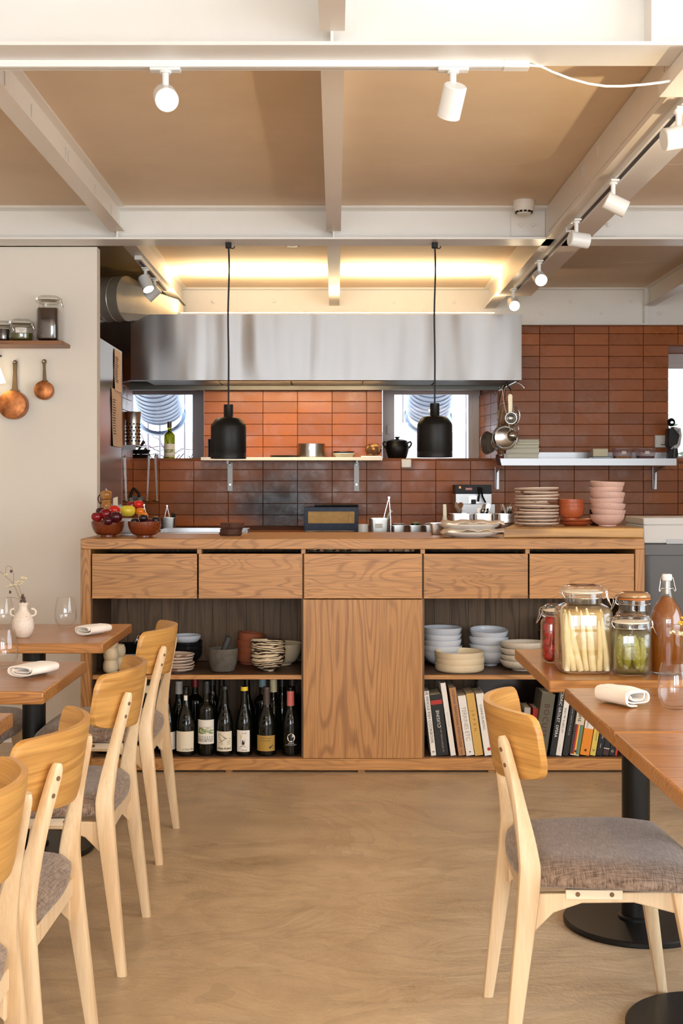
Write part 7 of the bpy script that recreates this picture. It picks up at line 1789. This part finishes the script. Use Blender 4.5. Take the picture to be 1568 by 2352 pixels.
# spiral of whisks
for i, (px, py, s_, lab) in enumerate(((1140, 1015, 1, 'steel balloon whisk hanging behind the shiny pan'), (1182, 985, .8, 'steel balloon whisk hanging beside the glass lid'))):
    Y = 8.16-.1*i; t = thing('whisk', lab, 'whisk', (PX(px, Y), Y, PZ(py, Y)), 'whisks hanging under the hood corner')
    wm = MB()
    for k_ in range(7):
        a = math.pi*k_/7; pts = []
        for q in range(13):
            f = -1+2*q/12; rr = .032*s_*math.cos(f*math.pi/2)**.8
            pts.append((PX(px, Y)+rr*math.cos(a)*(1 if True else 1), Y+rr*math.sin(a), PZ(py, Y)-.075*s_*math.cos(f*math.pi/2*0+0)*0+.0-.0))
        pts = []
        for q in range(15):
            f = q/14; th2 = math.pi*f; rr = .034*s_*math.sin(th2)**.9*(1 if f < .5 else 1)
            side = 1
            pts.append(Vector((rr*math.cos(a), rr*math.sin(a), .12*s_*(1-f))))
        for sg in (1, -1):
            wm.tube([(PX(px, Y)+sg*p.x, Y+sg*p.y, PZ(py, Y)-.06*s_+p.z) for p in pts], .0011, 5)
    part('wires', wm, M['steel_sm'], t)
    part('handle', MB().tube([(PX(px, Y), Y, PZ(py, Y)+.06*s_), (PX(px+6*(1-i*2), Y), Y, PZ(py, Y)+.20*s_), (PX(px+9*(1-i*2), Y), Y, PZ(py, Y)+.30*s_), (PX(1163, Y), Y+.04, hz0+.004)], .005, 8), M['steel_sm'], t)
sc_m = MB()
for k_ in range(26):
    a = k_*.9; cc = Vector((X2(1149), hy2-.05, Z2(1042))); rr = .016
    sc_m.tube([tuple(cc+Vector((rr*math.cos(a+q*.8)*(.6+.4*math.sin(k_)), rr*math.sin(a*1.3+q)*.8, rr*math.sin(a+q*.8+k_)))) for q in range(6)], .0012, 5)
solo('steel_scourer', sc_m, M['steel_sm'], 'curly steel scourer hanging at the end of the steel shelf', 'scourer')
solo('dish_cloth', MB().rings([[ (PX(1143+dx,8.3), 8.335, PZ(py,8.33)), (PX(1151+dx,8.33), 8.335, PZ(py,8.33)), (PX(1151+dx,8.33), 8.3495, PZ(py,8.33)), (PX(1143+dx,8.33), 8.3495, PZ(py,8.33))] for dx, py in ((-3,1044),(-4,1054),(-1,1062),(1,1069))]), plain('dark_red_cloth', rgb(78,44,34), .8), 'small dark brown cloth hanging beside the steel shelf end', 'cloth')

# ------------------------------------------------------------------ bin and polystyrene box beside the counter
xb0 = 1.557; sY = 6.50
M['bin'] = plain('grey_bin_plastic', rgb(112,114,116), .45)
bn = thing('waste_bin', 'tall grey plastic bin at the end of the counter', 'bin', (1.85, 6.75, 0))
part('bin_body', MB().rings([rrect((1.83, 6.76, 0), Vector((1,0,0)), Vector((0,1,0)), .24, .24, .05, 5), rrect((1.83, 6.76, .90), Vector((1,0,0)), Vector((0,1,0)), .29, .27, .05, 5)]), M['bin'], bn)
part('bin_rim', MB().rings([rrect((1.83, 6.76, .90), Vector((1,0,0)), Vector((0,1,0)), .31, .28, .05, 5), rrect((1.83, 6.76, .958), Vector((1,0,0)), Vector((0,1,0)), .31, .28, .05, 5)]), M['bin'], bn, bev=.004)
M['styro'] = plain('white_polystyrene', rgb(244,244,242), .7, bump=.3, bs=200)
sb_ = thing('polystyrene_box', 'white polystyrene box lying on the grey bin', 'box', (1.9, 6.7, .96))
zb0 = PZ(1248, sY)
part('box_body', MB().box(xb0, xb0+.60, sY, sY+.40, zb0, zb0+.092), M['styro'], sb_, bev=.006)
part('box_lid', MB().box(xb0-.002, xb0+.602, sY-.002, sY+.402, zb0+.0925, PZ(1189, sY)), M['styro'], sb_, bev=.006)
part('tape', MB().box(PX(1530, sY), xb0+.5, sY-.004, sY-.0005, PZ(1249, sY), PZ(1238, sY)), plain('clear_tape', rgb(205,208,212), .3), sb_)
